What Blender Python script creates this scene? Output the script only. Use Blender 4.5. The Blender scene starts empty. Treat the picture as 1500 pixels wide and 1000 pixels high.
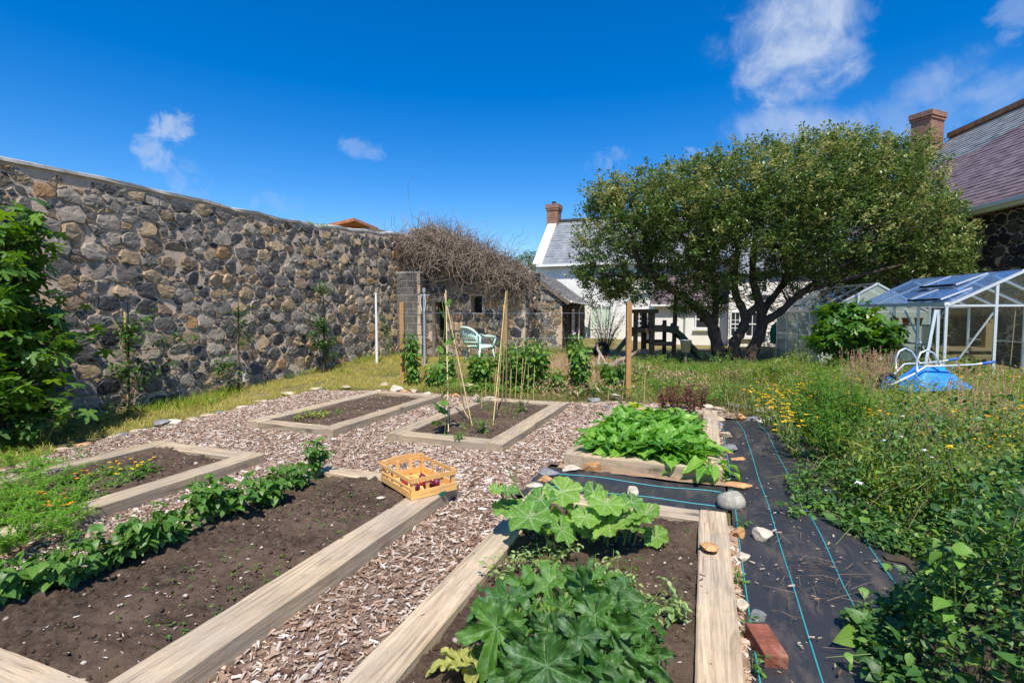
import bpy, math, random
import numpy as np
from mathutils import Vector, Matrix, noise

rng = np.random.default_rng(11)
random.seed(5)
SC = bpy.context.scene
COL = SC.collection
PI = math.pi

# ---------------------------------------------------------------- camera
F, HOR, VP, H = 750., 458., 1035., 1.6
PITCH = math.atan((500 - HOR) / F)
YAW = math.atan((VP - 750) * math.cos(PITCH) / F)
CY, SY = math.cos(YAW), math.sin(YAW)
cd = bpy.data.cameras.new('camera')
cam = bpy.data.objects.new('camera', cd)
COL.objects.link(cam)
cam.location = (0, 0, H)
cam.rotation_euler = (PI / 2 - PITCH, 0, YAW)
cd.sensor_width = 36.0
cd.lens = 36.0 * F / 1500
cd.clip_start = 0.05
cd.clip_end = 1200
SC.camera = cam


def ray(px, py):
    x = (px - 750) / F
    y = -(py - 500) / F
    cp, sp = math.cos(PITCH), math.sin(PITCH)
    f = cp + y * sp
    u = -sp + y * cp
    return (x * CY - f * SY, x * SY + f * CY, u)


def at(px, py, z=0.0):                       # survey point: photo pixel -> place at height z
    r = ray(px, py)
    t = (z - H) / r[2]
    return (r[0] * t, r[1] * t)


def atd(px, py, d):                          # place at horizontal distance d straight ahead
    r = ray(px, py)
    t = d / (-r[0] * SY + r[1] * CY)
    return (r[0] * t, r[1] * t, H + r[2] * t)


def aty(px, py, y):                          # place on the plane Y = y
    r = ray(px, py)
    t = y / r[1]
    return (r[0] * t, y, H + r[2] * t)


def fr(cx, d):                               # camera-frame ground coordinates -> world
    return (cx * CY - d * SY, cx * SY + d * CY)


# ---------------------------------------------------------------- bookkeeping
def tag(o, label=None, cat=None, group=None, kind=None):
    if label: o['label'] = label
    if cat: o['category'] = cat
    if group: o['group'] = group
    if kind: o['kind'] = kind
    return o


def empty(name, loc, label, cat, group=None, rz=0.0):
    o = bpy.data.objects.new(name, None)
    o.empty_display_size = 0.1
    COL.objects.link(o)
    o.location = loc
    o.rotation_euler = (0, 0, rz)
    return tag(o, label, cat, group)


ORD = ['first', 'second', 'third', 'fourth', 'fifth', 'sixth', 'seventh', 'eighth', 'ninth', 'tenth', 'eleventh',
       'twelfth', 'thirteenth', 'fourteenth', 'fifteenth', 'sixteenth', 'seventeenth', 'eighteenth', 'nineteenth',
       'twentieth', 'twenty-first', 'twenty-second', 'twenty-third', 'twenty-fourth', 'twenty-fifth', 'twenty-sixth']


# ---------------------------------------------------------------- mesh builder
class MB:
    def __init__(s):
        s.v = []; s.f = []; s.uv = []; s.n = 0

    def add(s, V, Fs, uv=None, mat=0):
        V = np.asarray(V, float).reshape(-1, 3)
        if isinstance(Fs, np.ndarray) or (len(Fs) and isinstance(Fs[0], (list, tuple)) and len(set(len(f) for f in Fs)) == 1):
            Fs = [np.asarray(Fs, int)]
        elif len(Fs) and isinstance(Fs[0], (list, tuple)):
            by = {}
            for f in Fs: by.setdefault(len(f), []).append(f)
            Fs = [np.array(a, int) for a in by.values()]
        for A in Fs:
            s.f.append((A + s.n, mat))
        s.v.append(V)
        s.uv.append(np.zeros((len(V), 2)) if uv is None else np.asarray(uv, float))
        s.n += len(V)

    def inst(s, T, R, P, mat=0, scale=None):
        """T=(V,F list,uv); R (k,3,3), P (k,3), scale (k,) or (k,3)"""
        V, Fs, uv = T
        k = len(P)
        if k == 0: return
        W = np.repeat(V[None], k, 0)
        if scale is not None:
            sc = np.asarray(scale, float)
            W = W * (sc[:, None, None] if sc.ndim == 1 else sc[:, None, :])
        W = np.einsum('kij,knj->kni', R, W) + np.asarray(P)[:, None, :]
        off = (np.arange(k) * len(V))
        out = [(np.asarray(A, int)[None] + off[:, None, None]).reshape(-1, np.asarray(A).shape[1]) for A in Fs]
        for A in out: s.f.append((A + s.n, mat))
        s.v.append(W.reshape(-1, 3))
        s.uv.append(np.tile(uv, (k, 1)))
        s.n += k * len(V)

    def box(s, c, size, R=None, mat=0):
        x, y, z = [a / 2 for a in size]
        V = np.array([(-x, -y, -z), (x, -y, -z), (x, y, -z), (-x, y, -z), (-x, -y, z), (x, -y, z), (x, y, z), (-x, y, z)])
        if R is not None: V = V @ np.asarray(R).T
        s.add(V + np.asarray(c), BOXF, None, mat)

    def beam(s, a, b, w, h=None, up=(0, 0, 1), mat=0):
        h = w if h is None else h
        a = np.asarray(a, float); b = np.asarray(b, float)
        d = b - a; L = np.linalg.norm(d); d /= L
        up = np.asarray(up, float)
        if abs(d @ up) > .98: up = np.array((1., 0, 0)) if abs(d[0]) < .9 else np.array((0, 1., 0))
        sx = np.cross(d, up); sx /= np.linalg.norm(sx)
        uz = np.cross(sx, d)
        R = np.stack([sx, d, uz], 1)
        s.box((a + b) / 2, (w, L, h), R, mat)

    def tube(s, P, r, k=6, mat=0, cap=True):
        P = np.asarray(P, float)
        n = len(P)
        r = np.full(n, r) if np.isscalar(r) else np.asarray(r, float)
        T = np.gradient(P, axis=0)
        T /= np.linalg.norm(T, axis=1)[:, None] + 1e-9
        ref = np.array((0., 0, 1)) if abs(T[0][2]) < .9 else np.array((1., 0, 0))
        N = np.cross(T[0], ref); N /= np.linalg.norm(N)
        V = []
        an = np.arange(k) * 2 * PI / k
        for i in range(n):
            N = N - T[i] * (N @ T[i]); N /= np.linalg.norm(N) + 1e-9
            B = np.cross(T[i], N)
            V.append(P[i] + r[i] * (np.cos(an)[:, None] * N + np.sin(an)[:, None] * B))
        V = np.concatenate(V)
        i = np.arange(n - 1)[:, None] * k
        j = np.arange(k)[None]
        j2 = (j + 1) % k
        Q = np.stack([i + j, i + j2, i + k + j2, i + k + j], -1).reshape(-1, 4)
        uv = np.stack([np.tile(an, n), np.repeat(np.arange(n), k)], 1)
        s.add(V, Q, uv, mat)
        if cap:
            c = np.concatenate([P[:1], P[-1:]])
            tris = [(0 + 2, 0, 0)]
            A = []
            for t in range(k): A.append((t, k * n, (t + 1) % k))
            for t in range(k): A.append(((n - 1) * k + t, (n - 1) * k + (t + 1) % k, k * n + 1))
            s.v.append(c); s.uv.append(np.zeros((2, 2)))
            s.f.append((np.array(A)[:, ::-1] + s.n - k * n, mat))
            s.n += 2

    def lathe(s, prof, k=16, c=(0, 0, 0), mat=0):
        prof = np.asarray(prof, float)
        n = len(prof)
        an = np.arange(k) * 2 * PI / k
        V = np.stack([prof[:, 0, None] * np.cos(an), prof[:, 0, None] * np.sin(an), np.repeat(prof[:, 1, None], k, 1)], -1).reshape(-1, 3) + np.asarray(c)
        i = np.arange(n - 1)[:, None] * k; j = np.arange(k)[None]; j2 = (j + 1) % k
        s.add(V, np.stack([i + j, i + j2, i + k + j2, i + k + j], -1).reshape(-1, 4), None, mat)

    def build(s, name, mats, parent=None, smooth=False, loc=None, rot=None):
        me = bpy.data.meshes.new(name)
        V = np.concatenate(s.v) if s.v else np.zeros((0, 3))
        UV = np.concatenate(s.uv)
        me.vertices.add(len(V)); me.vertices.foreach_set('co', V.ravel())
        lv = np.concatenate([A.ravel() for A, m in s.f])
        tot = np.concatenate([np.full(len(A), A.shape[1]) for A, m in s.f])
        mi = np.concatenate([np.full(len(A), m) for A, m in s.f])
        me.loops.add(len(lv)); me.polygons.add(len(tot))
        me.polygons.foreach_set('loop_start', np.concatenate([[0], np.cumsum(tot)[:-1]]).astype(np.int32))
        me.loops.foreach_set('vertex_index', lv.astype(np.int32))
        me.polygons.foreach_set('material_index', mi.astype(np.int32))
        me.polygons.foreach_set('use_smooth', np.full(len(tot), bool(smooth)))
        uvl = me.uv_layers.new(name='UVMap')
        uvl.data.foreach_set('uv', UV[lv].astype(np.float32).ravel())
        me.update(calc_edges=True)
        for m in (mats if isinstance(mats, (list, tuple)) else [mats]): me.materials.append(m)
        o = bpy.data.objects.new(name, me)
        COL.objects.link(o)
        if parent is not None: o.parent = parent
        if loc is not None: o.location = loc
        if rot is not None: o.rotation_euler = rot
        return o


BOXF = np.array([(0, 3, 2, 1), (4, 5, 6, 7), (0, 1, 5, 4), (1, 2, 6, 5), (2, 3, 7, 6), (3, 0, 4, 7)])


def rotm(yaw, pitch=0, roll=0):
    """Rz(yaw) @ Rx(pitch) @ Ry(roll), vectorised -> (k,3,3)"""
    yaw, pitch, roll = np.broadcast_arrays(np.atleast_1d(yaw).astype(float), pitch, roll)
    c, s = np.cos(yaw), np.sin(yaw); cp, sp = np.cos(pitch), np.sin(pitch); cr, sr = np.cos(roll), np.sin(roll)
    o = np.zeros_like(c); l = np.ones_like(c)
    Z = np.stack([c, -s, o, s, c, o, o, o, l], -1).reshape(-1, 3, 3)
    X = np.stack([l, o, o, o, cp, -sp, o, sp, cp], -1).reshape(-1, 3, 3)
    Y = np.stack([cr, o, sr, o, l, o, -sr, o, cr], -1).reshape(-1, 3, 3)
    return Z @ X @ Y


def rz(a):
    return np.array([[math.cos(a), -math.sin(a), 0], [math.sin(a), math.cos(a), 0], [0, 0, 1]])


def U(a, b, n=None):
    return rng.uniform(a, b, n)


def fbm(x, y, s=1.0, o=4, z=0.0):
    return noise.fractal(Vector((x * s, y * s, z)), 1.0, 2.0, o)


# ---------------------------------------------------------------- materials
def newmat(name):
    m = bpy.data.materials.new(name)
    m.use_nodes = True
    nt = m.node_tree
    return m, nt, nt.nodes['Principled BSDF'], nt.nodes['Material Output']


def nd(nt, t, **kw):
    n = nt.nodes.new('ShaderNode' + t)
    for k, v in kw.items():
        if k in n.inputs.keys(): n.inputs[k].default_value = v
        else: setattr(n, k, v)
    return n


def lk(nt, a, b): nt.links.new(a, b)


def ramp(nt, fac, stops, interp='LINEAR'):
    r = nt.nodes.new('ShaderNodeValToRGB')
    r.color_ramp.interpolation = interp
    e = r.color_ramp.elements
    while len(e) < len(stops): e.new(0.5)
    for i, (p, c) in enumerate(stops):
        e[i].position = p
        e[i].color = (*c, 1) if len(c) == 3 else c
    lk(nt, fac, r.inputs[0])
    return r.outputs[0]


def coord(nt, kind='Object', scale=(1, 1, 1), rot=(0, 0, 0)):
    tc = nd(nt, 'TexCoord')
    mp = nd(nt, 'Mapping')
    mp.inputs['Scale'].default_value = scale
    mp.inputs['Rotation'].default_value = rot
    lk(nt, tc.outputs[kind], mp.inputs[0])
    return mp.outputs[0]


def noi(nt, vec, scale, detail=6, rough=.6, dist=0.0):
    n = nd(nt, 'TexNoise')
    n.inputs['Scale'].default_value = scale
    n.inputs['Detail'].default_value = detail
    n.inputs['Roughness'].default_value = rough
    n.inputs['Distortion'].default_value = dist
    if vec is not None: lk(nt, vec, n.inputs['Vector'])
    return n.outputs[0]


def mixc(nt, fac, a, b, mode='MIX'):
    m = nd(nt, 'Mix', data_type='RGBA', blend_type=mode)
    if isinstance(fac, (int, float)): m.inputs[0].default_value = fac
    else: lk(nt, fac, m.inputs[0])
    for s_, v in ((6, a), (7, b)):
        if isinstance(v, tuple): m.inputs[s_].default_value = (*v, 1)
        else: lk(nt, v, m.inputs[s_])
    return m.outputs[2]


def mth(nt, op, a, b=None, c=None, clamp=False):
    m = nd(nt, 'Math', operation=op)
    m.use_clamp = clamp
    for i, v in enumerate((a, b, c)):
        if v is None: continue
        if isinstance(v, (int, float)): m.inputs[i].default_value = v
        else: lk(nt, v, m.inputs[i])
    return m.outputs[0]


def bump(nt, h, bsdf, strength=.4, dist=.01):
    b = nd(nt, 'Bump')
    b.inputs['Strength'].default_value = strength
    b.inputs['Distance'].default_value = dist
    lk(nt, h, b.inputs['Height'])
    lk(nt, b.outputs[0], bsdf.inputs['Normal'])
    return b


def island(nt):
    return nd(nt, 'NewGeometry').outputs['Random Per Island']


def simple(name, col, rough=.6, metal=0.0, var=.15, nscale=8, bmp=.0, spec=.5, bscale=60):
    m, nt, b, out = newmat(name)
    v = coord(nt)
    n = noi(nt, v, nscale)
    c = ramp(nt, n, [(.3, tuple(x * (1 - var) for x in col)), (.7, tuple(min(1, x * (1 + var)) for x in col))])
    lk(nt, c, b.inputs['Base Color'])
    b.inputs['Roughness'].default_value = rough
    b.inputs['Metallic'].default_value = metal
    b.inputs['Specular IOR Level'].default_value = spec
    if bmp: bump(nt, noi(nt, v, bscale), b, bmp, .004)
    return m


def leafmat(name, cols, rough=.45, trans=.35, vein=None, veincol=(.3, .4, .2), veinamt=.6, tcol=None, spec=.4, blotch=None, lobes=None):
    """leaf: per-leaf colour, translucency and optional veins (vein='pinnate' uses uv (u across, v along), 'palm' uses polar uv)"""
    m, nt, b, out = newmat(name)
    isl = island(nt)
    n = len(cols)
    c = ramp(nt, isl, [(i / (n - 1) if n > 1 else 0, col) for i, col in enumerate(cols)])
    if blotch:
        v = coord(nt, 'Object')
        c = mixc(nt, mth(nt, 'MULTIPLY', ramp(nt, noi(nt, v, blotch[1], 3), [(.5, (0, 0, 0)), (.68, (1, 1, 1))]), blotch[2]), c, blotch[0])
    if vein:
        uv = nd(nt, 'UVMap')
        sep = nd(nt, 'SeparateXYZ'); lk(nt, uv.outputs[0], sep.inputs[0])
        x, y = sep.outputs[0], sep.outputs[1]
        if vein == 'pinnate':
            ax = mth(nt, 'ABSOLUTE', x)
            mid = mth(nt, 'LESS_THAN', ax, .06)
            w = mth(nt, 'FRACT', mth(nt, 'MULTIPLY', mth(nt, 'SUBTRACT', y, mth(nt, 'MULTIPLY', ax, .22)), 7.0))
            side = mth(nt, 'LESS_THAN', mth(nt, 'ABSOLUTE', mth(nt, 'SUBTRACT', w, .5)), .08)
            mask = mth(nt, 'MAXIMUM', mid, mth(nt, 'MULTIPLY', side, .6))
        else:
            r = mth(nt, 'SQRT', mth(nt, 'ADD', mth(nt, 'MULTIPLY', x, x), mth(nt, 'MULTIPLY', y, y)))
            th = mth(nt, 'ARCTAN2', x, y)
            st = lobes
            k = mth(nt, 'SUBTRACT', mth(nt, 'FRACT', mth(nt, 'ADD', mth(nt, 'DIVIDE', th, st), .5)), .5)
            da = mth(nt, 'MULTIPLY', mth(nt, 'ABSOLUTE', k), st)
            dl = mth(nt, 'MULTIPLY', da, r)
            prim = mth(nt, 'LESS_THAN', dl, mth(nt, 'MULTIPLY_ADD', r, -.012, .017))
            w = mth(nt, 'FRACT', mth(nt, 'MULTIPLY', mth(nt, 'SUBTRACT', r, mth(nt, 'MULTIPLY', dl, 1.1)), 5.5))
            side = mth(nt, 'LESS_THAN', mth(nt, 'ABSOLUTE', mth(nt, 'SUBTRACT', w, .5)), .05)
            brk = mth(nt, 'GREATER_THAN', noi(nt, uv.outputs[0], 7, 3), .48)
            mask = mth(nt, 'MAXIMUM', prim, mth(nt, 'MULTIPLY', mth(nt, 'MULTIPLY', side, brk), .75))
        if vein == 'palm':      # pale marbling that clings to the veins
            halo = mth(nt, 'MULTIPLY', ramp(nt, dl, [(.0, (1, 1, 1)), (.11, (0, 0, 0))]), ramp(nt, noi(nt, uv.outputs[0], 11, 4, .7), [(.47, (0, 0, 0)), (.6, (1, 1, 1))]))
            c = mixc(nt, mth(nt, 'MULTIPLY', halo, veinamt * .8), c, veincol)
        c = mixc(nt, mth(nt, 'MULTIPLY', mask, veinamt), c, veincol)
        if vein == 'palm':
            c = mixc(nt, .55, c, ramp(nt, noi(nt, uv.outputs[0], 3.5, 5, .65), [(.3, (.55, .6, .5)), (.7, (1.35, 1.25, 1.2))]), 'MULTIPLY')
        bump(nt, mask, b, .35, -.003)
    lk(nt, c, b.inputs['Base Color'])
    b.inputs['Roughness'].default_value = rough
    b.inputs['Specular IOR Level'].default_value = spec
    t = nd(nt, 'BsdfTranslucent')
    hs = nd(nt, 'HueSaturation'); hs.inputs['Hue'].default_value = .485; hs.inputs['Saturation'].default_value = 1.15; hs.inputs['Value'].default_value = 1.5
    lk(nt, c, hs.inputs['Color']); lk(nt, hs.outputs[0], t.inputs[0])
    mx = nd(nt, 'MixShader'); mx.inputs[0].default_value = trans
    lk(nt, b.outputs[0], mx.inputs[1]); lk(nt, t.outputs[0], mx.inputs[2]); lk(nt, mx.outputs[0], out.inputs[0])
    return m


def woodmat(name, a, b_, c_, grain=1.0, knots=True, rough=.75, axis=0, bst=.5, per_obj=.12):
    m, nt, b, out = newmat(name)
    sc = [20 * grain] * 3; sc[axis] = 1.1 * grain
    v = coord(nt, 'Object', tuple(sc))
    oi = nd(nt, 'ObjectInfo')
    add = nd(nt, 'VectorMath', operation='ADD'); lk(nt, v, add.inputs[0])
    cmb = nd(nt, 'CombineXYZ'); off = mth(nt, 'MULTIPLY', oi.outputs['Random'], 37.0)
    for i in range(3): lk(nt, off, cmb.inputs[i])
    lk(nt, cmb.outputs[0], add.inputs[1])
    vv = add.outputs[0]
    n1 = noi(nt, vv, 1.0, 8, .62, 1.4)
    n2 = noi(nt, vv, 3.5, 6, .7, .6)
    c = ramp(nt, n1, [(.30, c_), (.46, b_), (.64, a)])
    c = mixc(nt, mth(nt, 'MULTIPLY', ramp(nt, n2, [(.36, (1, 1, 1)), (.5, (0, 0, 0))]), .5), c, c_)
    if knots:      # drying cracks along the grain
        s4 = [26.0 * grain] * 3; s4[axis] = .55 * grain
        v4 = coord(nt, 'Object', tuple(s4))
        ad4 = nd(nt, 'VectorMath', operation='ADD')
        lk(nt, v4, ad4.inputs[0]); lk(nt, cmb.outputs[0], ad4.inputs[1])
        n4 = noi(nt, ad4.outputs[0], .8, 3, .5, .5)
        crk = ramp(nt, n4, [(.475, (0, 0, 0)), (.495, (1, 1, 1)), (.505, (1, 1, 1)), (.525, (0, 0, 0))])
        brk = ramp(nt, noi(nt, coord(nt, 'Object', (1.5, 3, 3)), 2.0, 3), [(.46, (0, 0, 0)), (.56, (1, 1, 1))])
        c = mixc(nt, mth(nt, 'MULTIPLY', mth(nt, 'MULTIPLY', crk, brk), .6), c, tuple(x * .4 for x in c_))
        st = ramp(nt, noi(nt, coord(nt, 'Object', (3, 6, 6)), 2.4, 6, .7), [(.55, (0, 0, 0)), (.72, (1, 1, 1))])
        c = mixc(nt, mth(nt, 'MULTIPLY', st, .4), c, tuple(x * .8 for x in c_))
    # broad grey weathering
    v2 = coord(nt, 'Object', (2, 2, 2))
    c = mixc(nt, mth(nt, 'MULTIPLY', ramp(nt, noi(nt, v2, 1.5, 4), [(.4, (0, 0, 0)), (.65, (1, 1, 1))]), .45), c, tuple(.8 * (x + sum(b_) / 3) / 2 for x in b_))
    if knots:
        s3 = [5.0] * 3; s3[axis] = 2.2
        v3 = coord(nt, 'Object', tuple(s3))
        ad3 = nd(nt, 'VectorMath', operation='ADD'); lk(nt, v3, ad3.inputs[0]); lk(nt, cmb.outputs[0], ad3.inputs[1])
        vo = nd(nt, 'TexVoronoi'); vo.inputs['Scale'].default_value = .75; lk(nt, ad3.outputs[0], vo.inputs['Vector'])
        k = ramp(nt, vo.outputs['Distance'], [(.05, (1, 1, 1)), (.16, (0, 0, 0))])
        c = mixc(nt, mth(nt, 'MULTIPLY', k, .75), c, tuple(x * .35 for x in c_))
    val = nd(nt, 'HueSaturation'); lk(nt, c, val.inputs['Color'])
    lk(nt, mth(nt, 'MULTIPLY_ADD', oi.outputs['Random'], 2 * per_obj, 1 - per_obj), val.inputs['Value'])
    lk(nt, val.outputs[0], b.inputs['Base Color'])
    b.inputs['Roughness'].default_value = rough
    b.inputs['Specular IOR Level'].default_value = .25
    bump(nt, mth(nt, 'ADD', n1, mth(nt, 'MULTIPLY', n2, .6)), b, bst, .006)
    return m


M = {}
M['plank'] = woodmat('weathered_sleeper', (.58, .465, .315), (.455, .355, .235), (.215, .155, .10))
M['plank_dark'] = woodmat('dark_end_sleeper', (.30, .22, .14), (.23, .16, .10), (.12, .08, .05))
M['post'] = woodmat('orange_post', (.56, .31, .11), (.47, .25, .085), (.33, .165, .055), knots=True, axis=2, bst=.2)
M['crate'] = woodmat('crate_wood', (.88, .50, .16), (.78, .42, .12), (.5, .25, .07), grain=2.0, knots=False, bst=.15)
M['oldwood'] = woodmat('grey_old_wood', (.30, .25, .19), (.21, .17, .13), (.10, .08, .06), axis=2)
M['playwood'] = woodmat('play_frame_wood', (.17, .115, .065), (.12, .08, .045), (.06, .04, .025), axis=2)
M['cane'] = simple('bamboo_cane', (.60, .44, .20), .55, var=.2, nscale=30)
M['canedark'] = simple('old_cane', (.27, .20, .13), .7, var=.25, nscale=20)
M['stem'] = simple('green_stem', (.16, .24, .05), .6, var=.3)
M['brownstem'] = simple('brown_stem', (.16, .115, .08), .8, var=.3)
M['deadstem'] = simple('dead_vine_stem', (.31, .24, .19), .85, var=.4, nscale=3)
M['alu'] = simple('aluminium', (.78, .79, .80), .38, .55, var=.05)
M['galv'] = simple('galvanised_steel', (.40, .45, .50), .45, .35, var=.15)
M['whitepaint'] = simple('white_paint', (.82, .82, .80), .5, var=.04)
M['gapshade'] = simple('painted_interior_shade', (.012, .012, .013), .8)  # near-black colour standing in for the shade inside openings
M['slide'] = simple('dark_green_plastic', (.012, .035, .022), .35, var=.1)
M['barrow'] = simple('blue_painted_tray', (.03, .25, .72), .4, var=.25, nscale=6)
M['bluegrip'] = simple('blue_grip', (.03, .12, .55), .45)
M['rubber'] = simple('black_rubber', (.015, .015, .016), .7)
M['chair'] = simple('pale_green_plastic', (.55, .76, .66), .42, var=.05)
M['teal'] = simple('teal_thread', (.05, .42, .46), .6, var=.1)
M['beet'] = simple('beetroot_skin', (.13, .012, .035), .45, var=.5, nscale=14)
M['beetred'] = simple('red_onion_skin', (.40, .035, .05), .4, var=.4, nscale=20)
M['yellow'] = simple('yellow_petals', (.82, .55, .01), .6, var=.15)
M['orangefl'] = simple('orange_petals', (.85, .30, .01), .6, var=.15)
M['whitefl'] = simple('white_petals', (.82, .82, .80), .6, var=.05)
M['purplecloth'] = simple('purple_cloth', (.17, .12, .24), .85, var=.25)
M['greencloth'] = simple('green_cloth', (.015, .20, .10), .8, var=.2)
M['terracotta'] = simple('terracotta', (.45, .16, .07), .8, var=.2)
M['greentag'] = simple('green_label', (.01, .13, .09), .5)
M['benchwood'] = woodmat('bench_wood', (.58, .36, .13), (.5, .3, .1), (.34, .19, .06), knots=False)
# ---- stone, soil, ground, slate and glass materials
def stonemat(name, stops, bst=.7, lichen=.15, tint=.35):
    m, nt, b, out = newmat(name)
    v = coord(nt)
    isl = island(nt)
    c = ramp(nt, isl, stops, 'CONSTANT')
    n1 = noi(nt, v, 7, 8, .65)
    n2 = noi(nt, v, 38, 5, .7)
    c = mixc(nt, .75, c, ramp(nt, n1, [(.28, (.35, .36, .38)), (.72, (1.25, 1.2, 1.12))]), 'MULTIPLY')
    c = mixc(nt, .6, c, ramp(nt, n2, [(.3, (.55, .55, .55)), (.7, (1.3, 1.3, 1.3))]), 'MULTIPLY')
    if lichen:
        l = ramp(nt, noi(nt, v, 4.5, 6, .7), [(.56, (0, 0, 0)), (.70, (1, 1, 1))])
        c = mixc(nt, mth(nt, 'MULTIPLY', l, lichen), c, (.55, .50, .40))
    lk(nt, c, b.inputs['Base Color'])
    b.inputs['Roughness'].default_value = .85
    b.inputs['Specular IOR Level'].default_value = .3
    bump(nt, mth(nt, 'ADD', n1, mth(nt, 'MULTIPLY', n2, .5)), b, bst, .02)
    return m


WALLST = [(0, (.06, .062, .068)), (.10, (.105, .104, .106)), (.21, (.18, .165, .15)), (.36, (.31, .275, .235)), (.5, (.40, .295, .185)),
          (.62, (.27, .20, .14)), (.72, (.50, .375, .24)), (.84, (.38, .33, .27)), (.97, (.42, .25, .13))]
M['stone'] = stonemat('rubble_stone', WALLST)
M['darkstone'] = stonemat('dark_rubble_stone', [(0, (.03, .03, .034)), (.3, (.06, .055, .055)), (.6, (.11, .09, .075)), (.85, (.05, .05, .055))], lichen=.08)
M['greystone'] = stonemat('dressed_grey_stone', [(0, (.17, .19, .21)), (.3, (.26, .25, .23)), (.6, (.34, .26, .18)), (.8, (.22, .23, .24))])
M['edgestone'] = stonemat('tan_edging_stone', [(0, (.52, .42, .30)), (1, (.52, .42, .30))], bst=.5, lichen=.25)
M['orangestone'] = stonemat('orange_stone', [(0, (.62, .34, .15)), (1, (.6, .34, .16))], bst=.5, lichen=.2)
M['palestone'] = stonemat('pale_stone', [(0, (.66, .58, .47)), (1, (.6, .5, .4))], bst=.4, lichen=.1)
M['bluestone'] = stonemat('blue_grey_stone', [(0, (.24, .26, .28)), (1, (.2, .2, .2))], bst=.4, lichen=.25)
M['boulder'] = stonemat('grey_boulder', [(0, (.40, .39, .34)), (1, (.4, .4, .35))], bst=.35, lichen=.5)
M['brick_loose'] = stonemat('red_brick', [(0, (.29, .10, .065)), (1, (.3, .11, .07))], bst=.7, lichen=.3)

m, nt, b, out = newmat('lime_mortar')
v = coord(nt)
n1 = noi(nt, v, 5, 6, .65); n2 = noi(nt, v, 45, 5, .7)
c = ramp(nt, n1, [(.3, (.42, .31, .22)), (.55, (.60, .47, .35)), (.75, (.68, .56, .44))])
lk(nt, c, b.inputs['Base Color']); b.inputs['Roughness'].default_value = .95
bump(nt, mth(nt, 'ADD', n1, n2), b, .8, .02)
M['mortar'] = m
M['coping'] = simple('cement_coping', (.40, .385, .35), .9, var=.35, nscale=5, bmp=.6, bscale=25)


def brickmat(name, c1, c2, mort, bw, bh, msize=.012, kind='Object', rot=(PI / 2, 0, 0), bst=.5, rough=.85, squash=1.0):
    m, nt, b, out = newmat(name)
    v = coord(nt, kind, rot=rot)
    t = nd(nt, 'TexBrick')
    lk(nt, v, t.inputs['Vector'])
    t.inputs['Color1'].default_value = (*c1, 1); t.inputs['Color2'].default_value = (*c2, 1); t.inputs['Mortar'].default_value = (*mort, 1)
    t.inputs['Scale'].default_value = 1.0; t.inputs['Brick Width'].default_value = bw; t.inputs['Row Height'].default_value = bh
    t.inputs['Mortar Size'].default_value = msize; t.inputs['Mortar Smooth'].default_value = .2
    v2 = coord(nt)
    n = noi(nt, v2, 3, 7, .65)
    n3 = noi(nt, v2, 30, 5, .7)
    c = mixc(nt, .7, t.outputs['Color'], ramp(nt, n, [(.3, (.5, .5, .5)), (.7, (1.3, 1.3, 1.3))]), 'MULTIPLY')
    c = mixc(nt, .5, c, ramp(nt, n3, [(.3, (.6, .6, .6)), (.7, (1.25, 1.25, 1.25))]), 'MULTIPLY')
    lk(nt, c, b.inputs['Base Color']); b.inputs['Roughness'].default_value = rough
    bump(nt, mth(nt, 'ADD', mth(nt, 'MULTIPLY', t.outputs['Fac'], -1.0), mth(nt, 'MULTIPLY', n3, .4)), b, bst, .01)
    return m


M['block'] = brickmat('concrete_block', (.12, .115, .105), (.16, .15, .135), (.27, .24, .20), .42, .215, .014)
M['chimbrick'] = brickmat('chimney_brick', (.22, .075, .045), (.30, .12, .075), (.33, .26, .20), .23, .08, .012)
M['slategrey'] = brickmat('grey_slate', (.22, .245, .265), (.30, .315, .325), (.12, .12, .13), .30, 40.0, .004, kind='UV', rot=(0, 0, 0), bst=.3, rough=.55)
M['slatedark'] = brickmat('weathered_slate', (.17, .165, .155), (.235, .225, .21), (.09, .09, .09), .30, 40.0, .004, kind='UV', rot=(0, 0, 0), bst=.3, rough=.7)
M['slatepurple'] = brickmat('purple_slate', (.17, .125, .137), (.23, .17, .178), (.09, .065, .073), .30, 40.0, .004, kind='UV', rot=(0, 0, 0), bst=.3, rough=.55)
M['ridge'] = simple('ridge_tile', (.33, .15, .07), .85, var=.4, nscale=4)
M['ridgedark'] = simple('dark_ridge_tile', (.05, .05, .055), .8, var=.3)
M['redtile'] = simple('red_roof_tile', (.42, .16, .07), .85, var=.35, nscale=6, bmp=.6, bscale=10)


def wash(name, col, bst, sc):
    m, nt, b, out = newmat(name)
    v = coord(nt)
    n = noi(nt, v, sc, 6, .6)
    n2 = noi(nt, v, .7, 4)
    c = ramp(nt, n2, [(.3, tuple(x * .88 for x in col)), (.65, col)])
    lk(nt, c, b.inputs['Base Color']); b.inputs['Roughness'].default_value = .85
    vo = nd(nt, 'TexVoronoi', feature='DISTANCE_TO_EDGE'); vo.inputs['Scale'].default_value = 2.6; lk(nt, coord(nt, scale=(1, 1, 1.7)), vo.inputs['Vector'])
    e = ramp(nt, vo.outputs['Distance'], [(.0, (0, 0, 0)), (.12, (1, 1, 1))])
    bump(nt, mth(nt, 'ADD', mth(nt, 'MULTIPLY', n, .6), e), b, bst, .04)
    return m


M['whitewash'] = wash('white_render', (.84, .83, .78), .06, 8)
M['whiterubble'] = wash('whitewashed_rubble', (.80, .78, .71), .9, 5)


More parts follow.
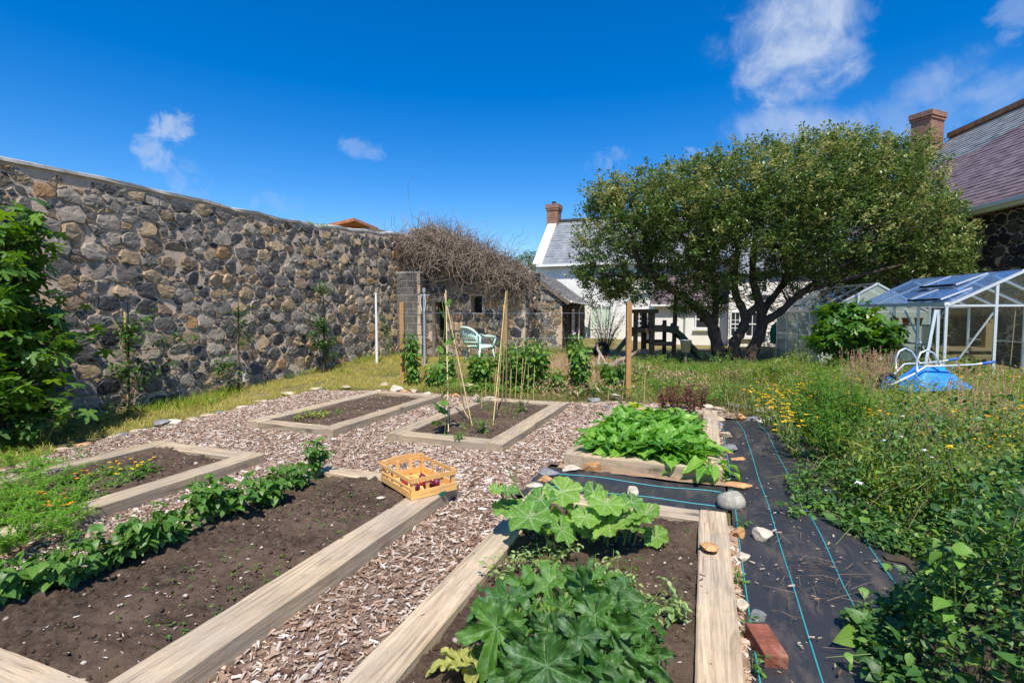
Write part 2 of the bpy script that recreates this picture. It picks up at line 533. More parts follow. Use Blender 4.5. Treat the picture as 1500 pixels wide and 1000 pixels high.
def glassmat(name, tint=(1, 1, 1), milky=0.0, milkcol=(.7, .8, .72), gl=1.5, dirt=.08):
    m, nt, b, out = newmat(name)
    nt.nodes.remove(b)
    t = nd(nt, 'BsdfTransparent'); t.inputs[0].default_value = (*tint, 1)
    g = nd(nt, 'BsdfGlossy'); g.inputs['Roughness'].default_value = .03
    ge = nd(nt, 'NewGeometry'); dt = nd(nt, 'VectorMath', operation='DOT_PRODUCT'); lk(nt, ge.outputs['Incoming'], dt.inputs[0]); lk(nt, ge.outputs['Normal'], dt.inputs[1])
    f0 = ((gl - 1) / (gl + 1)) ** 2
    sch = mth(nt, 'MULTIPLY_ADD', mth(nt, 'POWER', mth(nt, 'SUBTRACT', 1.0, mth(nt, 'ABSOLUTE', dt.outputs['Value'])), 5.0), 1 - f0, f0)
    mx = nd(nt, 'MixShader')
    lk(nt, sch, mx.inputs[0]); lk(nt, t.outputs[0], mx.inputs[1]); lk(nt, g.outputs[0], mx.inputs[2])
    d = nd(nt, 'BsdfDiffuse'); d.inputs[0].default_value = (*milkcol, 1)
    mx2 = nd(nt, 'MixShader')
    v = coord(nt)
    lk(nt, mth(nt, 'MULTIPLY_ADD', noi(nt, v, 3, 5), dirt, milky - dirt * .4, clamp=True), mx2.inputs[0])
    lk(nt, mx.outputs[0], mx2.inputs[1]); lk(nt, d.outputs[0], mx2.inputs[2]); lk(nt, mx2.outputs[0], out.inputs[0])
    return m


M['glass'] = glassmat('greenhouse_glass', (.90, .93, .92), .0, gl=1.45, dirt=.05)
M['skyglass'] = glassmat('roof_glass_painted_sky', (.62, .74, .90), .26, (.15, .32, .70), gl=2.3)  # sky reflection painted in as a blue body colour
M['milkglass'] = glassmat('milky_glass', (.85, .92, .86), .45, (.62, .72, .62))
m, nt, b, out = newmat('window_glass')
b.inputs['Base Color'].default_value = (.03, .035, .045, 1); b.inputs['Roughness'].default_value = .06
M['winglass'] = m

# soil
m, nt, b, out = newmat('garden_soil')
v = coord(nt)
n1 = noi(nt, v, 2.2, 6, .65); n2 = noi(nt, v, 26, 8, .75); n3 = noi(nt, v, 130, 4, .7)
c = ramp(nt, n2, [(.3, (.034, .023, .016)), (.5, (.095, .066, .047)), (.72, (.20, .145, .105))])
c = mixc(nt, ramp(nt, n1, [(.42, (0, 0, 0)), (.7, (.75, .75, .75))]), c, (.21, .145, .10))
c = mixc(nt, ramp(nt, n3, [(.70, (0, 0, 0)), (.78, (.8, .8, .8))]), c, (.20, .15, .11))
lk(nt, c, b.inputs['Base Color']); b.inputs['Roughness'].default_value = .95; b.inputs['Specular IOR Level'].default_value = .15
bump(nt, mth(nt, 'ADD', n2, mth(nt, 'MULTIPLY', n3, .5)), b, 1.0, .025)
M['soil'] = m

# mulch base and chips
m, nt, b, out = newmat('mulch_base')
v = coord(nt)
vo = nd(nt, 'TexVoronoi'); vo.inputs['Scale'].default_value = 42; lk(nt, coord(nt, scale=(1, .5, 1)), vo.inputs['Vector'])
c = ramp(nt, vo.outputs['Color'], [(.0, (.07, .045, .032)), (.4, (.16, .105, .075)), (.8, (.26, .185, .14))])
lk(nt, c, b.inputs['Base Color']); b.inputs['Roughness'].default_value = .95
bump(nt, vo.outputs['Distance'], b, .8, .02)
M['mulch'] = m
m, nt, b, out = newmat('wood_chip')
isl = island(nt)
c = ramp(nt, isl, [(0, (.13, .075, .048)), (.16, (.28, .175, .12)), (.36, (.42, .29, .21)), (.58, (.53, .405, .31)), (.8, (.63, .53, .44)), (.94, (.72, .66, .60)), (1, (.80, .77, .72))])
v = coord(nt)
n = noi(nt, v, 60, 4, .7)
c = mixc(nt, .5, c, ramp(nt, n, [(.3, (.62, .6, .58)), (.7, (1.15, 1.15, 1.15))]), 'MULTIPLY')
c = mixc(nt, .6, c, ramp(nt, noi(nt, v, .55, 5, .65), [(.36, (.62, .56, .50)), (.6, (1.05, 1.05, 1.05))]), 'MULTIPLY')
lk(nt, c, b.inputs['Base Color']); b.inputs['Roughness'].default_value = .9; b.inputs['Specular IOR Level'].default_value = .2
M['chip'] = m

# ground
m, nt, b, out = newmat('rough_ground')
v = coord(nt)
n1 = noi(nt, v, .5, 6, .6); n2 = noi(nt, v, 9, 8, .7); n3 = noi(nt, v, 70, 4, .7)
c = ramp(nt, n1, [(.35, (.13, .14, .04)), (.5, (.25, .21, .08)), (.65, (.33, .26, .12))])
c = mixc(nt, .8, c, ramp(nt, n2, [(.3, (.35, .4, .3)), (.7, (1.3, 1.2, 1.1))]), 'MULTIPLY')
lk(nt, c, b.inputs['Base Color']); b.inputs['Roughness'].default_value = .95
bump(nt, mth(nt, 'ADD', n2, n3), b, .8, .03)
M['ground'] = m

# weed membrane
m, nt, b, out = newmat('weed_membrane')
v = coord(nt)
wv = nd(nt, 'TexWave', wave_type='BANDS', bands_direction='X'); wv.inputs['Scale'].default_value = 60; wv.inputs['Distortion'].default_value = .4; lk(nt, v, wv.inputs['Vector'])
c = ramp(nt, wv.outputs[0], [(.2, (.024, .025, .029)), (.8, (.042, .043, .048))])
n = noi(nt, coord(nt, scale=(2.6, .9, 1)), 2.2, 7, .72)
c = mixc(nt, ramp(nt, n, [(.50, (0, 0, 0)), (.70, (.55, .55, .55))]), c, (.17, .135, .10))
n5 = noi(nt, v, 60, 4, .7)
c = mixc(nt, ramp(nt, n5, [(.70, (0, 0, 0)), (.76, (.7, .7, .7))]), c, (.28, .22, .17))
lk(nt, c, b.inputs['Base Color']); b.inputs['Roughness'].default_value = .42; b.inputs['Specular IOR Level'].default_value = .55
bump(nt, mth(nt, 'ADD', noi(nt, coord(nt, scale=(5, .6, 1)), 3, 5), mth(nt, 'MULTIPLY', wv.outputs[0], .06)), b, .5, .02)
M['membrane'] = m

# bark
m, nt, b, out = newmat('tree_bark')
v = coord(nt, scale=(1, 1, .35))
n1 = noi(nt, v, 9, 8, .7, .8)
c = ramp(nt, n1, [(.3, (.028, .020, .014)), (.52, (.085, .060, .042)), (.75, (.17, .125, .085))])
lk(nt, c, b.inputs['Base Color']); b.inputs['Roughness'].default_value = .9
bump(nt, n1, b, 1.0, .05)
M['bark'] = m

# leaves
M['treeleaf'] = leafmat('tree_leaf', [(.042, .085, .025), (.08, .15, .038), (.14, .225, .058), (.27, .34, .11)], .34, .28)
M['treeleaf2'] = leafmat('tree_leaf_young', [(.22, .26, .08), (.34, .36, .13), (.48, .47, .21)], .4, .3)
M['bean'] = leafmat('bean_leaf', [(.05, .14, .025), (.085, .21, .03), (.16, .30, .045)], .42, .35, 'pinnate', (.16, .30, .08), .5)
M['rasp'] = leafmat('raspberry_leaf', [(.05, .15, .025), (.08, .21, .03), (.15, .30, .045), (.28, .38, .06)], .5, .4, 'pinnate', (.2, .34, .1), .4)
M['lettuce'] = leafmat('chard_leaf', [(.05, .19, .02), (.11, .31, .03), (.17, .40, .04), (.28, .50, .06)], .38, .4, 'pinnate', (.40, .58, .22), .55)
M['limelettuce'] = leafmat('lime_lettuce_leaf', [(.30, .44, .035), (.42, .54, .05)], .5, .4)
M['redlettuce'] = leafmat('red_lettuce_leaf', [(.10, .022, .022), (.16, .035, .03), (.20, .09, .035), (.06, .016, .02)], .45, .3)
M['pumpkin'] = leafmat('pumpkin_leaf', [(.085, .23, .035), (.13, .30, .04), (.22, .40, .05)], .5, .35, 'palm', (.50, .62, .38), .65, lobes=.9)
M['courgette'] = leafmat('courgette_leaf', [(.030, .098, .016), (.048, .145, .02), (.10, .24, .03)], .46, .25, 'palm', (.22, .36, .18), .42, blotch=((.22, .34, .22), 14, .38), lobes=1.02, spec=.3)
M['yellowleaf'] = leafmat('yellowing_leaf', [(.45, .48, .12), (.40, .42, .14)], .5, .4, 'palm', (.6, .6, .3), .5, lobes=1.02)
M['pea'] = leafmat('pea_leaf', [(.17, .30, .10), (.24, .38, .14), (.34, .44, .12), (.40, .44, .22)], .5, .35)
M['fig'] = leafmat('fig_leaf', [(.035, .10, .018), (.06, .16, .022), (.11, .25, .03), (.2, .36, .05)], .42, .4, 'palm', (.2, .32, .1), .4, lobes=.85)
M['fatsia'] = leafmat('bush_leaf', [(.018, .07, .010), (.035, .12, .012), (.07, .20, .02), (.17, .31, .035)], .35, .3, 'palm', (.2, .34, .08), .35, lobes=.75)
M['bramble'] = leafmat('bramble_leaf', [(.025, .075, .020), (.045, .13, .027), (.08, .20, .035), (.17, .31, .05)], .45, .3, 'pinnate', (.10, .2, .07), .45)
M['weed'] = leafmat('weed_leaf', [(.08, .15, .025), (.15, .24, .035), (.25, .34, .055), (.36, .35, .12)], .5, .35)
M['goldenrod'] = leafmat('tall_weed_leaf', [(.06, .17, .025), (.10, .25, .03), (.17, .34, .04)], .5, .4)
M['feather'] = leafmat('feathery_leaf', [(.09, .25, .02), (.15, .36, .03), (.24, .46, .04)], .5, .45)
M['bindweed'] = leafmat('bindweed_leaf', [(.14, .32, .04), (.21, .42, .06)], .45, .45, 'pinnate', (.3, .5, .15), .4)
M['apple'] = leafmat('espalier_leaf', [(.03, .09, .02), (.06, .15, .03), (.13, .23, .045)], .5, .35)
M['darkbush'] = leafmat('copper_leaf', [(.035, .022, .02), (.07, .035, .03), (.10, .06, .04)], .5, .2)
M['silverleaf'] = leafmat('silver_leaf', [(.07, .10, .05), (.13, .15, .08), (.22, .22, .14)], .5, .25)
M['grass'] = leafmat('grass_blade', [(.20, .28, .04), (.36, .39, .06), (.56, .49, .13), (.66, .54, .22)], .6, .4)
M['lushgrass'] = leafmat('lush_grass_blade', [(.09, .17, .02), (.16, .27, .03), (.28, .38, .045)], .55, .45)
M['meadow'] = leafmat('meadow_blade', [(.07, .11, .022), (.13, .18, .03), (.24, .26, .055), (.34, .28, .12), (.22, .15, .08)], .6, .35)
M['drygrass'] = leafmat('dry_grass', [(.42, .28, .16), (.52, .37, .22), (.60, .46, .29)], .7, .3)
M['seedhead'] = leafmat('seed_head', [(.46, .27, .17), (.56, .36, .24), (.62, .45, .30)], .8, .25)
M['dirtpath'] = simple('bare_earth', (.30, .20, .125), .95, var=.35, nscale=5, bmp=.8)
M['lightdirt'] = simple('pebble', (.42, .36, .30), .9, var=.5, nscale=2)
M['litter'] = simple('shade_dark_litter', (.045, .035, .022), .95, var=.5, nscale=14, bmp=.8)  # litter coloured dark to stand in for shade below the brambles
# ---------------------------------------------------------------- leaf templates
def leafT(n=5, W=.55, fold=.18, droop=.25, ser=0.0, peak=.38, tipw=0.0, base=0.0):
    """simple blade, length 1 along +Y, folded along its midrib"""
    V, uv = [], []
    for i in range(n + 1):
        t = i / n
        w = (t / peak) ** .75 if t < peak else ((1 - t) / (1 - peak)) ** .8
        w = max(w, base if t < peak else tipw) * W / 2
        if ser and 0 < i < n: w *= 1 + ser * (1 if i % 2 else -1)
        z = -droop * t * t
        y = t * (1 - .15 * droop)
        for sgn in (-1, 0, 1):
            V.append((sgn * w, y, z + fold * w * abs(sgn) * 2 * .6)); uv.append((sgn * w * 2 / W, t))
    Fq = []
    for i in range(n):
        a = i * 3
        Fq += [(a, a + 1, a + 4, a + 3), (a + 1, a + 2, a + 5, a + 4)]
    return (np.array(V), [np.array(Fq)], np.array(uv))


def diamondT(W=.4, fold=.15):
    V = np.array([(0, 0, 0), (W / 2, .45, fold * W), (0, 1, -.1), (-W / 2, .45, fold * W)])
    return (V, [np.array([(0, 1, 2), (0, 2, 3)])], np.array([(0, 0), (1, .45), (0, 1), (-1, .45)]))


def palmT(rfun, n=60, rings=4, cup=.12, wav=.06, wk=7, seed=0, span=PI * .97, droop=.15, step=None, pleat=.0, rough=.0, vfold=.0):
    """palmate leaf: polar outline about the petiole point, tip along +Y; blade puckers up between its veins"""
    r_ = np.random.default_rng(seed + 100)
    ph = r_.uniform(0, 6.28, 4)
    jit = [r_.uniform(-.12, .12) for _ in range(9)]
    V = [(0, 0, 0)]; uv = [(0, 0)]
    th = np.linspace(-span, span, n)
    for k in range(1, rings + 1):
        f = k / rings
        for a in th:
            e = rfun(a)
            R = e * f * (1 + (.10 * noise.noise(Vector((a * 2.2, seed * 3.1, 0))) + .05 * noise.noise(Vector((a * 7, seed, 5)))) * f)
            x, y = R * math.sin(a), R * math.cos(a)
            z = cup * R * R * .6 + wav * f * f * (math.sin(wk * a + ph[0]) * .6 + math.sin((wk * 1.7) * a + ph[1]) * .4) - droop * max(0, y) ** 2 - droop * .6 * x * x
            if step:
                q = (a / step + .5) % 1 - .5
                z += pleat * R * abs(q) * step
            if vfold: z += vfold * abs(x) * (1 - .5 * abs(x))
            if rough: z += rough * noise.noise(Vector((x * 5 + seed * 7, y * 5, 1))) * f
            V.append((x, y, z)); uv.append((x, y))
    q, t3 = [], []
    for j in range(n - 1):
        t3.append((0, 1 + j + 1, 1 + j))
        for k in range(rings - 1):
            a = 1 + k * n + j
            q.append((a, a + 1, a + n + 1, a + n))
    return (np.array(V), [np.array(q), np.array(t3)], np.array(uv))


def lobes(ths, amps, widths, base, serr=0.0, sk=40):
    def f(a):
        v = base
        for t, am, w in zip(ths, amps, widths):
            v = max(v, am * math.exp(-abs((a - t) / w) ** 3.2))
        return v * (1 + serr * math.sin(sk * a))
    return f


BEAN = leafT(6, .78, .16, .35, .0, .34)
RASP = leafT(5, .66, .2, .3, .10, .38)
OV = leafT(4, .6, .2, .25)
NARROW = leafT(4, .22, .2, .4)
def crinkleT(seed, W=.56, n=11, m=7, droop=.5):
    r_ = np.random.default_rng(seed); ph = r_.uniform(0, 6.28, 6)
    V, uv = [], []
    for i in range(n + 1):
        t = i / n
        w = (.12 + .88 * math.sin(PI * min(1, t * 1.05) ** .8) ** .8) * W / 2 if t < .98 else .02
        for j in range(m):
            u = j / (m - 1) * 2 - 1
            z = -droop * t * t + .16 * abs(u) * w * 2 + (.05 * math.sin(11 * t + 4 * u + ph[0]) + .045 * math.sin(17 * t - 7 * u + ph[1]) * abs(u)) * abs(u) ** .5 + .05 * u * u * math.sin(9 * t + ph[2 + (u > 0)])
            V.append((u * w * (1 + .06 * math.sin(14 * t + ph[4])), t * (1 - .15 * droop), z)); uv.append((u, t))
    Q = [(i * m + j, i * m + j + 1, (i + 1) * m + j + 1, (i + 1) * m + j) for i in range(n) for j in range(m - 1)]
    return (np.array(V), [np.array(Q)], np.array(uv))


CHARD = [crinkleT(s, droop=d) for s, d in ((1, .35), (2, .6), (3, .85), (4, .5))]
BLADE = leafT(3, .06, .1, .5, peak=.1)
DIA = diamondT(.42)
DIAW = diamondT(.6, .2)
PUMP = [palmT(lobes([0, .9, -.9, 1.8, -1.8, 2.6, -2.6], [1, .98, .98, .93, .93, .86, .86], [.58] * 7, .84, .03, 26), 90, 7, .25, .07, 6, s, 3.0, .18, .9, .28, .10) for s in range(5)]
COUR = [palmT(lobes([0, 1.02, -1.02, 2.04, -2.04, 2.75, -2.75], [1.1 + .1 * (s % 2), 1.0, .95, .86, .82, .62, .6], [.40, .40, .38, .42, .40, .5, .5], .50 - .03 * s, .075, 31 + s), 150, 9, .12, .10, 5, s, 3.05, .42, 1.02, .5, .24, [.1, .55, .3, .75, .42][s]) for s in range(5)]
FIGL = [palmT(lobes([0, .85, -.85, 1.9, -1.9], [1, .9, .9, .62, .62], [.33, .33, .33, .45, .45], .36, .02, 20), 40, 2, .1, .05, 4, s, 2.8, .25) for s in range(3)]
FATL = [palmT(lobes([0, .75, -.75, 1.5, -1.5, 2.25, -2.25], [1, .95, .95, .85, .85, .66, .66], [.36] * 7, .44, .0), 44, 2, .1, .06, 4, s, 2.8, .35) for s in range(3)]


def leaves(mb, T, P, size, yaw=None, pitch=None, roll=None, mat=0):
    k = len(P)
    yaw = U(0, 2 * PI, k) if yaw is None else yaw
    pitch = U(-.7, .5, k) if pitch is None else pitch
    roll = U(-.5, .5, k) if roll is None else roll
    mb.inst(T, rotm(yaw, pitch, roll), P, mat, size)


# ---------------------------------------------------------------- ground form
def sst(a, b, x):
    t = min(1, max(0, (x - a) / (b - a)))
    return t * t * (3 - 2 * t)


def G(x, y):
    back = .17 * sst(9.8, 12.5, y) * sst(-2.6, -5.2, x)
    z = max(back, .25 * sst(-6.8, -8.8, x) * sst(6, 13, y))
    r = sst(.4, 2.0, x) * sst(9.5, 11, y) * .06 + sst(9.2, 12, y) * .05
    return z + r * (1 + fbm(x, y, .6, 3))


def ground_sheet():
    xs = np.concatenate([[-300, -80, -30], np.arange(-14, 16.01, .3), [30, 80, 300]])
    ys = np.concatenate([[-200, -40, -8], np.arange(-2, 40.01, .3), [60, 120, 400]])
    V = np.array([(x, y, G(x, y) + (.02 * fbm(x, y, 1.3, 4) - .02 if -14 < x < 16 and -2 < y < 40 else -.03)) for y in ys for x in xs])
    n = len(xs)
    i = np.arange(len(ys) - 1)[:, None] * n; j = np.arange(n - 1)[None]
    Q = np.stack([i + j, i + j + 1, i + n + j + 1, i + n + j], -1).reshape(-1, 4)
    mb = MB(); mb.add(V, Q)
    tag(mb.build('ground', M['ground'], smooth=True), kind='structure')


ground_sheet()


def sheet(name, poly_fn, x0, x1, y0, y1, st, z, m, amp=.008, kind='structure'):
    xs = np.arange(x0, x1 + 1e-6, st); ys = np.arange(y0, y1 + 1e-6, st)
    n = len(xs)
    V = np.array([(x, y, G(x, y) + z + amp * fbm(x, y, 3, 3)) for y in ys for x in xs])
    Q = []
    for i in range(len(ys) - 1):
        for j in range(n - 1):
            if poly_fn(xs[j] + st / 2, ys[i] + st / 2): Q.append((i * n + j, i * n + j + 1, (i + 1) * n + j + 1, (i + 1) * n + j))
    mb = MB(); mb.add(V, np.array(Q))
    o = mb.build(name, m, smooth=True)
    if kind: tag(o, kind=kind)
    return o


BEDS = {  # x0,x1,y0,y1
    'A': (-3.52, -1.98, 1.05, 3.93), 'B': (-5.88, -4.31, .75, 4.03), 'C': (-5.88, -4.42, 5.22, 8.15),
    'D': (-3.67, -2.12, 5.30, 8.20), 'E': (-1.36, .17, 5.10, 8.18), 'F': (-1.35, .17, .85, 4.05)}


def left_edge(y):          # stones edging the chip path
    return np.interp(y, [0, 2.9, 3.7, 4.5, 5.5, 6.7, 8.0, 8.7, 9.0], [-6.5, -6.6, -6.95, -7.1, -7.1, -7.3, -7.4, -6.9, -6.2])


def back_edge(x):
    return np.interp(x, [-7.4, -5.9, -4.7, -3.8, -2.9, -2.1, -1.5, .3], [8.2, 8.75, 8.75, 8.6, 8.6, 8.75, 9.2, 9.0])


def in_mulch(x, y):
    if x > .22 and y < 8.3: return False
    if -1.55 < x <= .22 and 4.0 < y < 5.12: return False
    return left_edge(y) < x < .45 and 0.3 < y < back_edge(x) + .12 * fbm(x * 2, y * 2)


sheet('chip_path', in_mulch, -7.6, .6, .3, 9.5, .1, .012, M['mulch'], .006)
sheet('garden_path', lambda x, y: abs(x + 2.55 - .5 * math.sin(y * .3)) < .42 + .15 * fbm(x, y, 2), -4, 0, 10.2, 20, .12, .02, M['dirtpath'])


def in_bed(x, y, mrg=.0):
    for k, (a, b, c, d) in BEDS.items():
        if a - mrg < x < b + mrg and c - mrg < y < d + mrg: return True
    return False


# chips: bevelled shards, denser where people walk past the camera
def chip_template(seed):
    r = np.random.default_rng(seed)
    L, W, Hh = 1, r.uniform(.22, .42), r.uniform(.10, .2)
    V = np.array([(-.5, -W / 2 * r.uniform(.2, 1), 0), (.5, -W / 2 * r.uniform(.1, .9), 0), (.5 * r.uniform(.7, 1), W / 2 * r.uniform(.2, 1), 0), (-.5 * r.uniform(.7, 1), W / 2, 0)])
    V2 = V * np.array((.94, .85, 1)) + np.array((0, 0, Hh)) + r.uniform(-.05, .05, (4, 3))
    return (np.concatenate([V, V2]), [BOXF], np.zeros((8, 2)))


def make_chips():
    mb = MB()
    N = 190000
    xs = U(-7.5, .45, N); ys = .4 + 8.7 * rng.random(N) ** 1.25
    keep = []
    for i in range(N):
        x, y = xs[i], ys[i]
        if not in_mulch(x, y) or in_bed(x, y, -.015): continue
        keep.append(i)
    xs, ys = xs[keep], ys[keep]
    # a few chips kicked up on to the sleepers
    ex_, ey_ = [], []
    for (a, b, c, d) in BEDS.values():
        for q in range(26):
            ex_.append(a + U(.02, .18) if q % 2 else b - U(.02, .18)); ey_.append(U(max(c, 1.2), d))
    nb_ = len(ex_)
    xs = np.concatenate([xs, ex_]); ys = np.concatenate([ys, ey_])
    k = len(xs)
    far = np.clip((ys - 2) / 6, 0, 1)
    size = np.exp(rng.normal(math.log(.0215), .5, k)) * (1 + .45 * far)
    big = rng.random(k) < .012
    size[big] *= 1.9
    z = np.array([G(x, y) for x, y in zip(xs, ys)]) + .013 + U(0, .016, k)
    size = np.minimum(size, .068)
    z[-nb_:] = .124; size[-nb_:] *= .55
    P = np.stack([xs, ys, z], 1)
    R = rotm(U(0, 2 * PI, k), rng.normal(0, .28, k), rng.normal(0, .22, k))
    which = rng.integers(0, 8, k)
    for w in range(8):
        s = which == w
        mb.inst(chip_template(w), R[s], P[s], 0, size[s])
    tag(mb.build('wood_chips', M['chip']), 'pale bark and wood chips covering the paths between the raised beds', 'wood chips', kind='stuff')


make_chips()


# ---------------------------------------------------------------- raised beds
def plank(parent, a, b, w, h, z0=-.01, mat='plank', name='plank'):
    """sleeper between two ground points, local X along its length"""
    a = np.array(a, float); b = np.array(b, float)
    L = np.linalg.norm(b - a); ang = math.atan2(b[1] - a[1], b[0] - a[0])
    n = max(6, int(L / .08))
    xs = np.concatenate([[-L / 2, -L / 2 + .006], np.linspace(-L / 2, L / 2, n)[1:-1], [L / 2 - .006, L / 2]])
    sec = []
    bv = .009
    y, t = w / 2, h
    for (yy, zz) in [(-y, 0), (-y, t * .35), (-y, t * .7), (-y, t - bv), (-y + bv, t), (-y * .4, t), (0, t), (y * .4, t), (y - bv, t), (y, t - bv), (y, t * .7), (y, t * .35), (y, 0)]:
        sec.append((yy, zz))
    sd = rng.uniform(0, 100)
    V = []
    for i, x in enumerate(xs):
        e = .985 if i in (0, len(xs) - 1) else 1
        for (yy, zz) in sec:
            d = .0045 * noise.noise(Vector((x * 1.3 + sd, yy * 9, zz * 12))) + .002 * noise.noise(Vector((x * 9 + sd, yy * 30, zz * 30)))
            V.append((x, yy * e + (d if abs(yy) > w * .45 else 0) + .006 * noise.noise(Vector((x * .5 + sd, 3, 1))), zz * (e if zz > t * .9 else 1) + (d if zz > t * .9 else 0)))
    k = len(sec)
    Q = []
    for i in range(len(xs) - 1):
        for j in range(k - 1): Q.append((i * k + j, i * k + j + 1, (i + 1) * k + j + 1, (i + 1) * k + j))
    mb = MB(); mb.add(np.array(V), np.array(Q)[:, ::-1])
    end = [tuple(range(k))]; end2 = [tuple((len(xs) - 1) * k + j for j in range(k))[::-1]]
    mb.add(np.array(V), [np.array(end), np.array(end2)])
    c = (a + b) / 2
    o = mb.build(name, M[mat], parent)
    pl = parent.location
    o.location = (c[0] - pl.x, c[1] - pl.y, z0)
    o.rotation_euler = (0, 0, ang)
    return o


def pebbleT(seed, n=1):
    r = np.random.default_rng(seed)
    g = (1 + 5 ** .5) / 2
    V = np.array([(-1, g, 0), (1, g, 0), (-1, -g, 0), (1, -g, 0), (0, -1, g), (0, 1, g), (0, -1, -g), (0, 1, -g), (g, 0, -1), (g, 0, 1), (-g, 0, -1), (-g, 0, 1)]) / 1.9
    V = V * r.uniform(.7, 1.1, (12, 1)) * np.array((1, .75, .55))
    Fc = np.array([(0, 11, 5), (0, 5, 1), (0, 1, 7), (0, 7, 10), (0, 10, 11), (1, 5, 9), (5, 11, 4), (11, 10, 2), (10, 7, 6), (7, 1, 8), (3, 9, 4), (3, 4, 2), (3, 2, 6), (3, 6, 8), (3, 8, 9), (4, 9, 5), (2, 4, 11), (6, 2, 10), (8, 6, 7), (9, 8, 1)])
    return (V, [Fc], np.zeros((12, 2)))


def soil_part(parent, x0, x1, y0, y1, z, seed, rough=.03, st=.022, mound=0.0):
    xs = np.arange(x0, x1 + st, st); ys = np.arange(max(y0, .9), y1 + st, st)
    n = len(xs)
    V = []
    for y in ys:
        for x in xs:
            h = rough * .9 * fbm(x + seed, y, 3.0, 5) + rough * .55 * fbm(x, y + seed, 16, 3) + mound * fbm(x, y + seed * 2, 1.1, 2)
            V.append((x, y, z + h))
    V = np.array(V)
    i = np.arange(len(ys) - 1)[:, None] * n; j = np.arange(n - 1)[None]
    mb = MB(); mb.add(V, np.stack([i + j, i + j + 1, i + n + j + 1, i + n + j], -1).reshape(-1, 4))
    # clods and grit
    k = int((x1 - x0) * (y1 - y0) * 520)
    px = U(x0, x1, k); py = U(max(y0, .9), y1, k)
    hz = z + np.array([rough * .9 * fbm(a + seed, b, 3.0, 5) for a, b in zip(px, py)])
    for w in range(5):
        s = slice(w, None, 5)
        sz = np.exp(rng.normal(math.log(.008), .5, len(px[s])))
        mb.inst(pebbleT(w), rotm(U(0, 6.3, len(px[s])), U(-.5, .5, len(px[s]))), np.stack([px[s], py[s], hz[s] + .002], 1), 0, sz)
    # pale pebbles and chip litter
    k = int((x1 - x0) * (y1 - y0) * 85)
    px = U(x0 + .05, x1 - .05, k); py = U(max(y0, 1), y1 - .05, k)
    hz = z + np.array([rough * .9 * fbm(a + seed, b, 3.0, 5) for a, b in zip(px, py)]) + .004
    h = k // 2
    mb.inst(pebbleT(9), rotm(U(0, 6.3, h)), np.stack([px[:h], py[:h], hz[:h]], 1), 1, np.exp(rng.normal(math.log(.008), .45, h)))
    mb.inst(chip_template(3), rotm(U(0, 6.3, k - h), U(-.3, .3, k - h)), np.stack([px[h:], py[h:], hz[h:]], 1), 2, U(.012, .035, k - h))
    V = [v - np.array(parent.location)[None] for v in mb.v]
    mb.v = V
    return mb.build('soil', [M['soil'], M['lightdirt'], M['chip']], parent, smooth=True)


def bed(key, label, h, wl, wr, wf, wb, order='side', soilz=.085, rough=.03, ends=True, mound=0.0, z0=-.01):
    x0, x1, y0, y1 = BEDS[key]
    r = empty('raised_bed', ((x0 + x1) / 2, (y0 + y1) / 2, 0), label, 'raised bed', 'raised vegetable beds')
    plank(r, (x0 + wl / 2, y0), (x0 + wl / 2, y1), wl, h, z0)
    plank(r, (x1 - wr / 2, y0), (x1 - wr / 2, y1), wr, h, z0)
    g = .003
    plank(r, (x0 + wl + g, y0 + wf / 2), (x1 - wr - g, y0 + wf / 2), wf, h - .006, z0)
    plank(r, (x0 + wl + g, y1 - wb / 2), (x1 - wr - g, y1 - wb / 2), wb, h - .004, z0)
    soil_part(r, x0 + wl - .02, x1 - wr + .02, y0 + wf - .02, y1 - wb + .02, soilz, ord(key), rough, mound=mound)
    return r


bed('A', 'near raised bed on the left holding the row of bean plants and bare brown soil', .14, .2, .24, .2, .18, soilz=.095, rough=.05, mound=.02)
bed('B', 'raised bed at the left edge of the photo half overgrown with feathery green and marigolds', .14, .2, .2, .2, .2, soilz=.10, rough=.04)
bed('C', 'nearly empty raised bed beside the grass strip along the stone wall', .13, .2, .2, .18, .18, soilz=.075, rough=.035)
bed('D', 'raised bed behind the wooden crate holding the tall bamboo canes', .13, .2, .22, .2, .2, soilz=.085, rough=.035)
bed('E', 'raised bed packed with bright green chard and red lettuce', .15, .2, .19, .2, .2, soilz=.10, rough=.03)
bed('F', 'near raised bed holding the courgette and the broad pumpkin leaves', .13, .2, .19, .2, .2, soilz=.08, rough=.035)


# ---------------------------------------------------------------- stones
def rock_mesh(seed, size, sub=3, angular=.6, flat=.0):
    """faceted lump: sphere cut by random planes, then roughened"""
    import bmesh
    r = random.Random(seed)
    bm = bmesh.new()
    bmesh.ops.create_icosphere(bm, subdivisions=sub, radius=1)
    planes = []
    for i in range(r.randint(9, 13)):
        n = Vector((r.gauss(0, 1), r.gauss(0, 1), r.gauss(0, 1))).normalized()
        planes.append((n, r.uniform(.42, .78)))
    off = Vector((r.uniform(0, 50), r.uniform(0, 50), 0))
    for v in bm.verts:
        p = v.co.copy()
        for n, d in planes:
            e = p.dot(n) - d
            if e > 0: p -= n * e * angular
        p *= 1 + .06 * noise.fractal(p * 1.7 + off, 1, 2, 4)
        v.co = p
    me = bpy.data.meshes.new('stone')
    mx = [max(abs(v.co[i]) for v in bm.verts) for i in range(3)]
    for v in bm.verts:
        v.co = Vector((v.co.x / mx[0] * size[0] / 2, v.co.y / mx[1] * size[1] / 2, v.co.z / mx[2] * size[2] / 2))
    bm.to_mesh(me); bm.free()
    for p in me.polygons: p.use_smooth = angular < .8
    return me


_rocks = 0


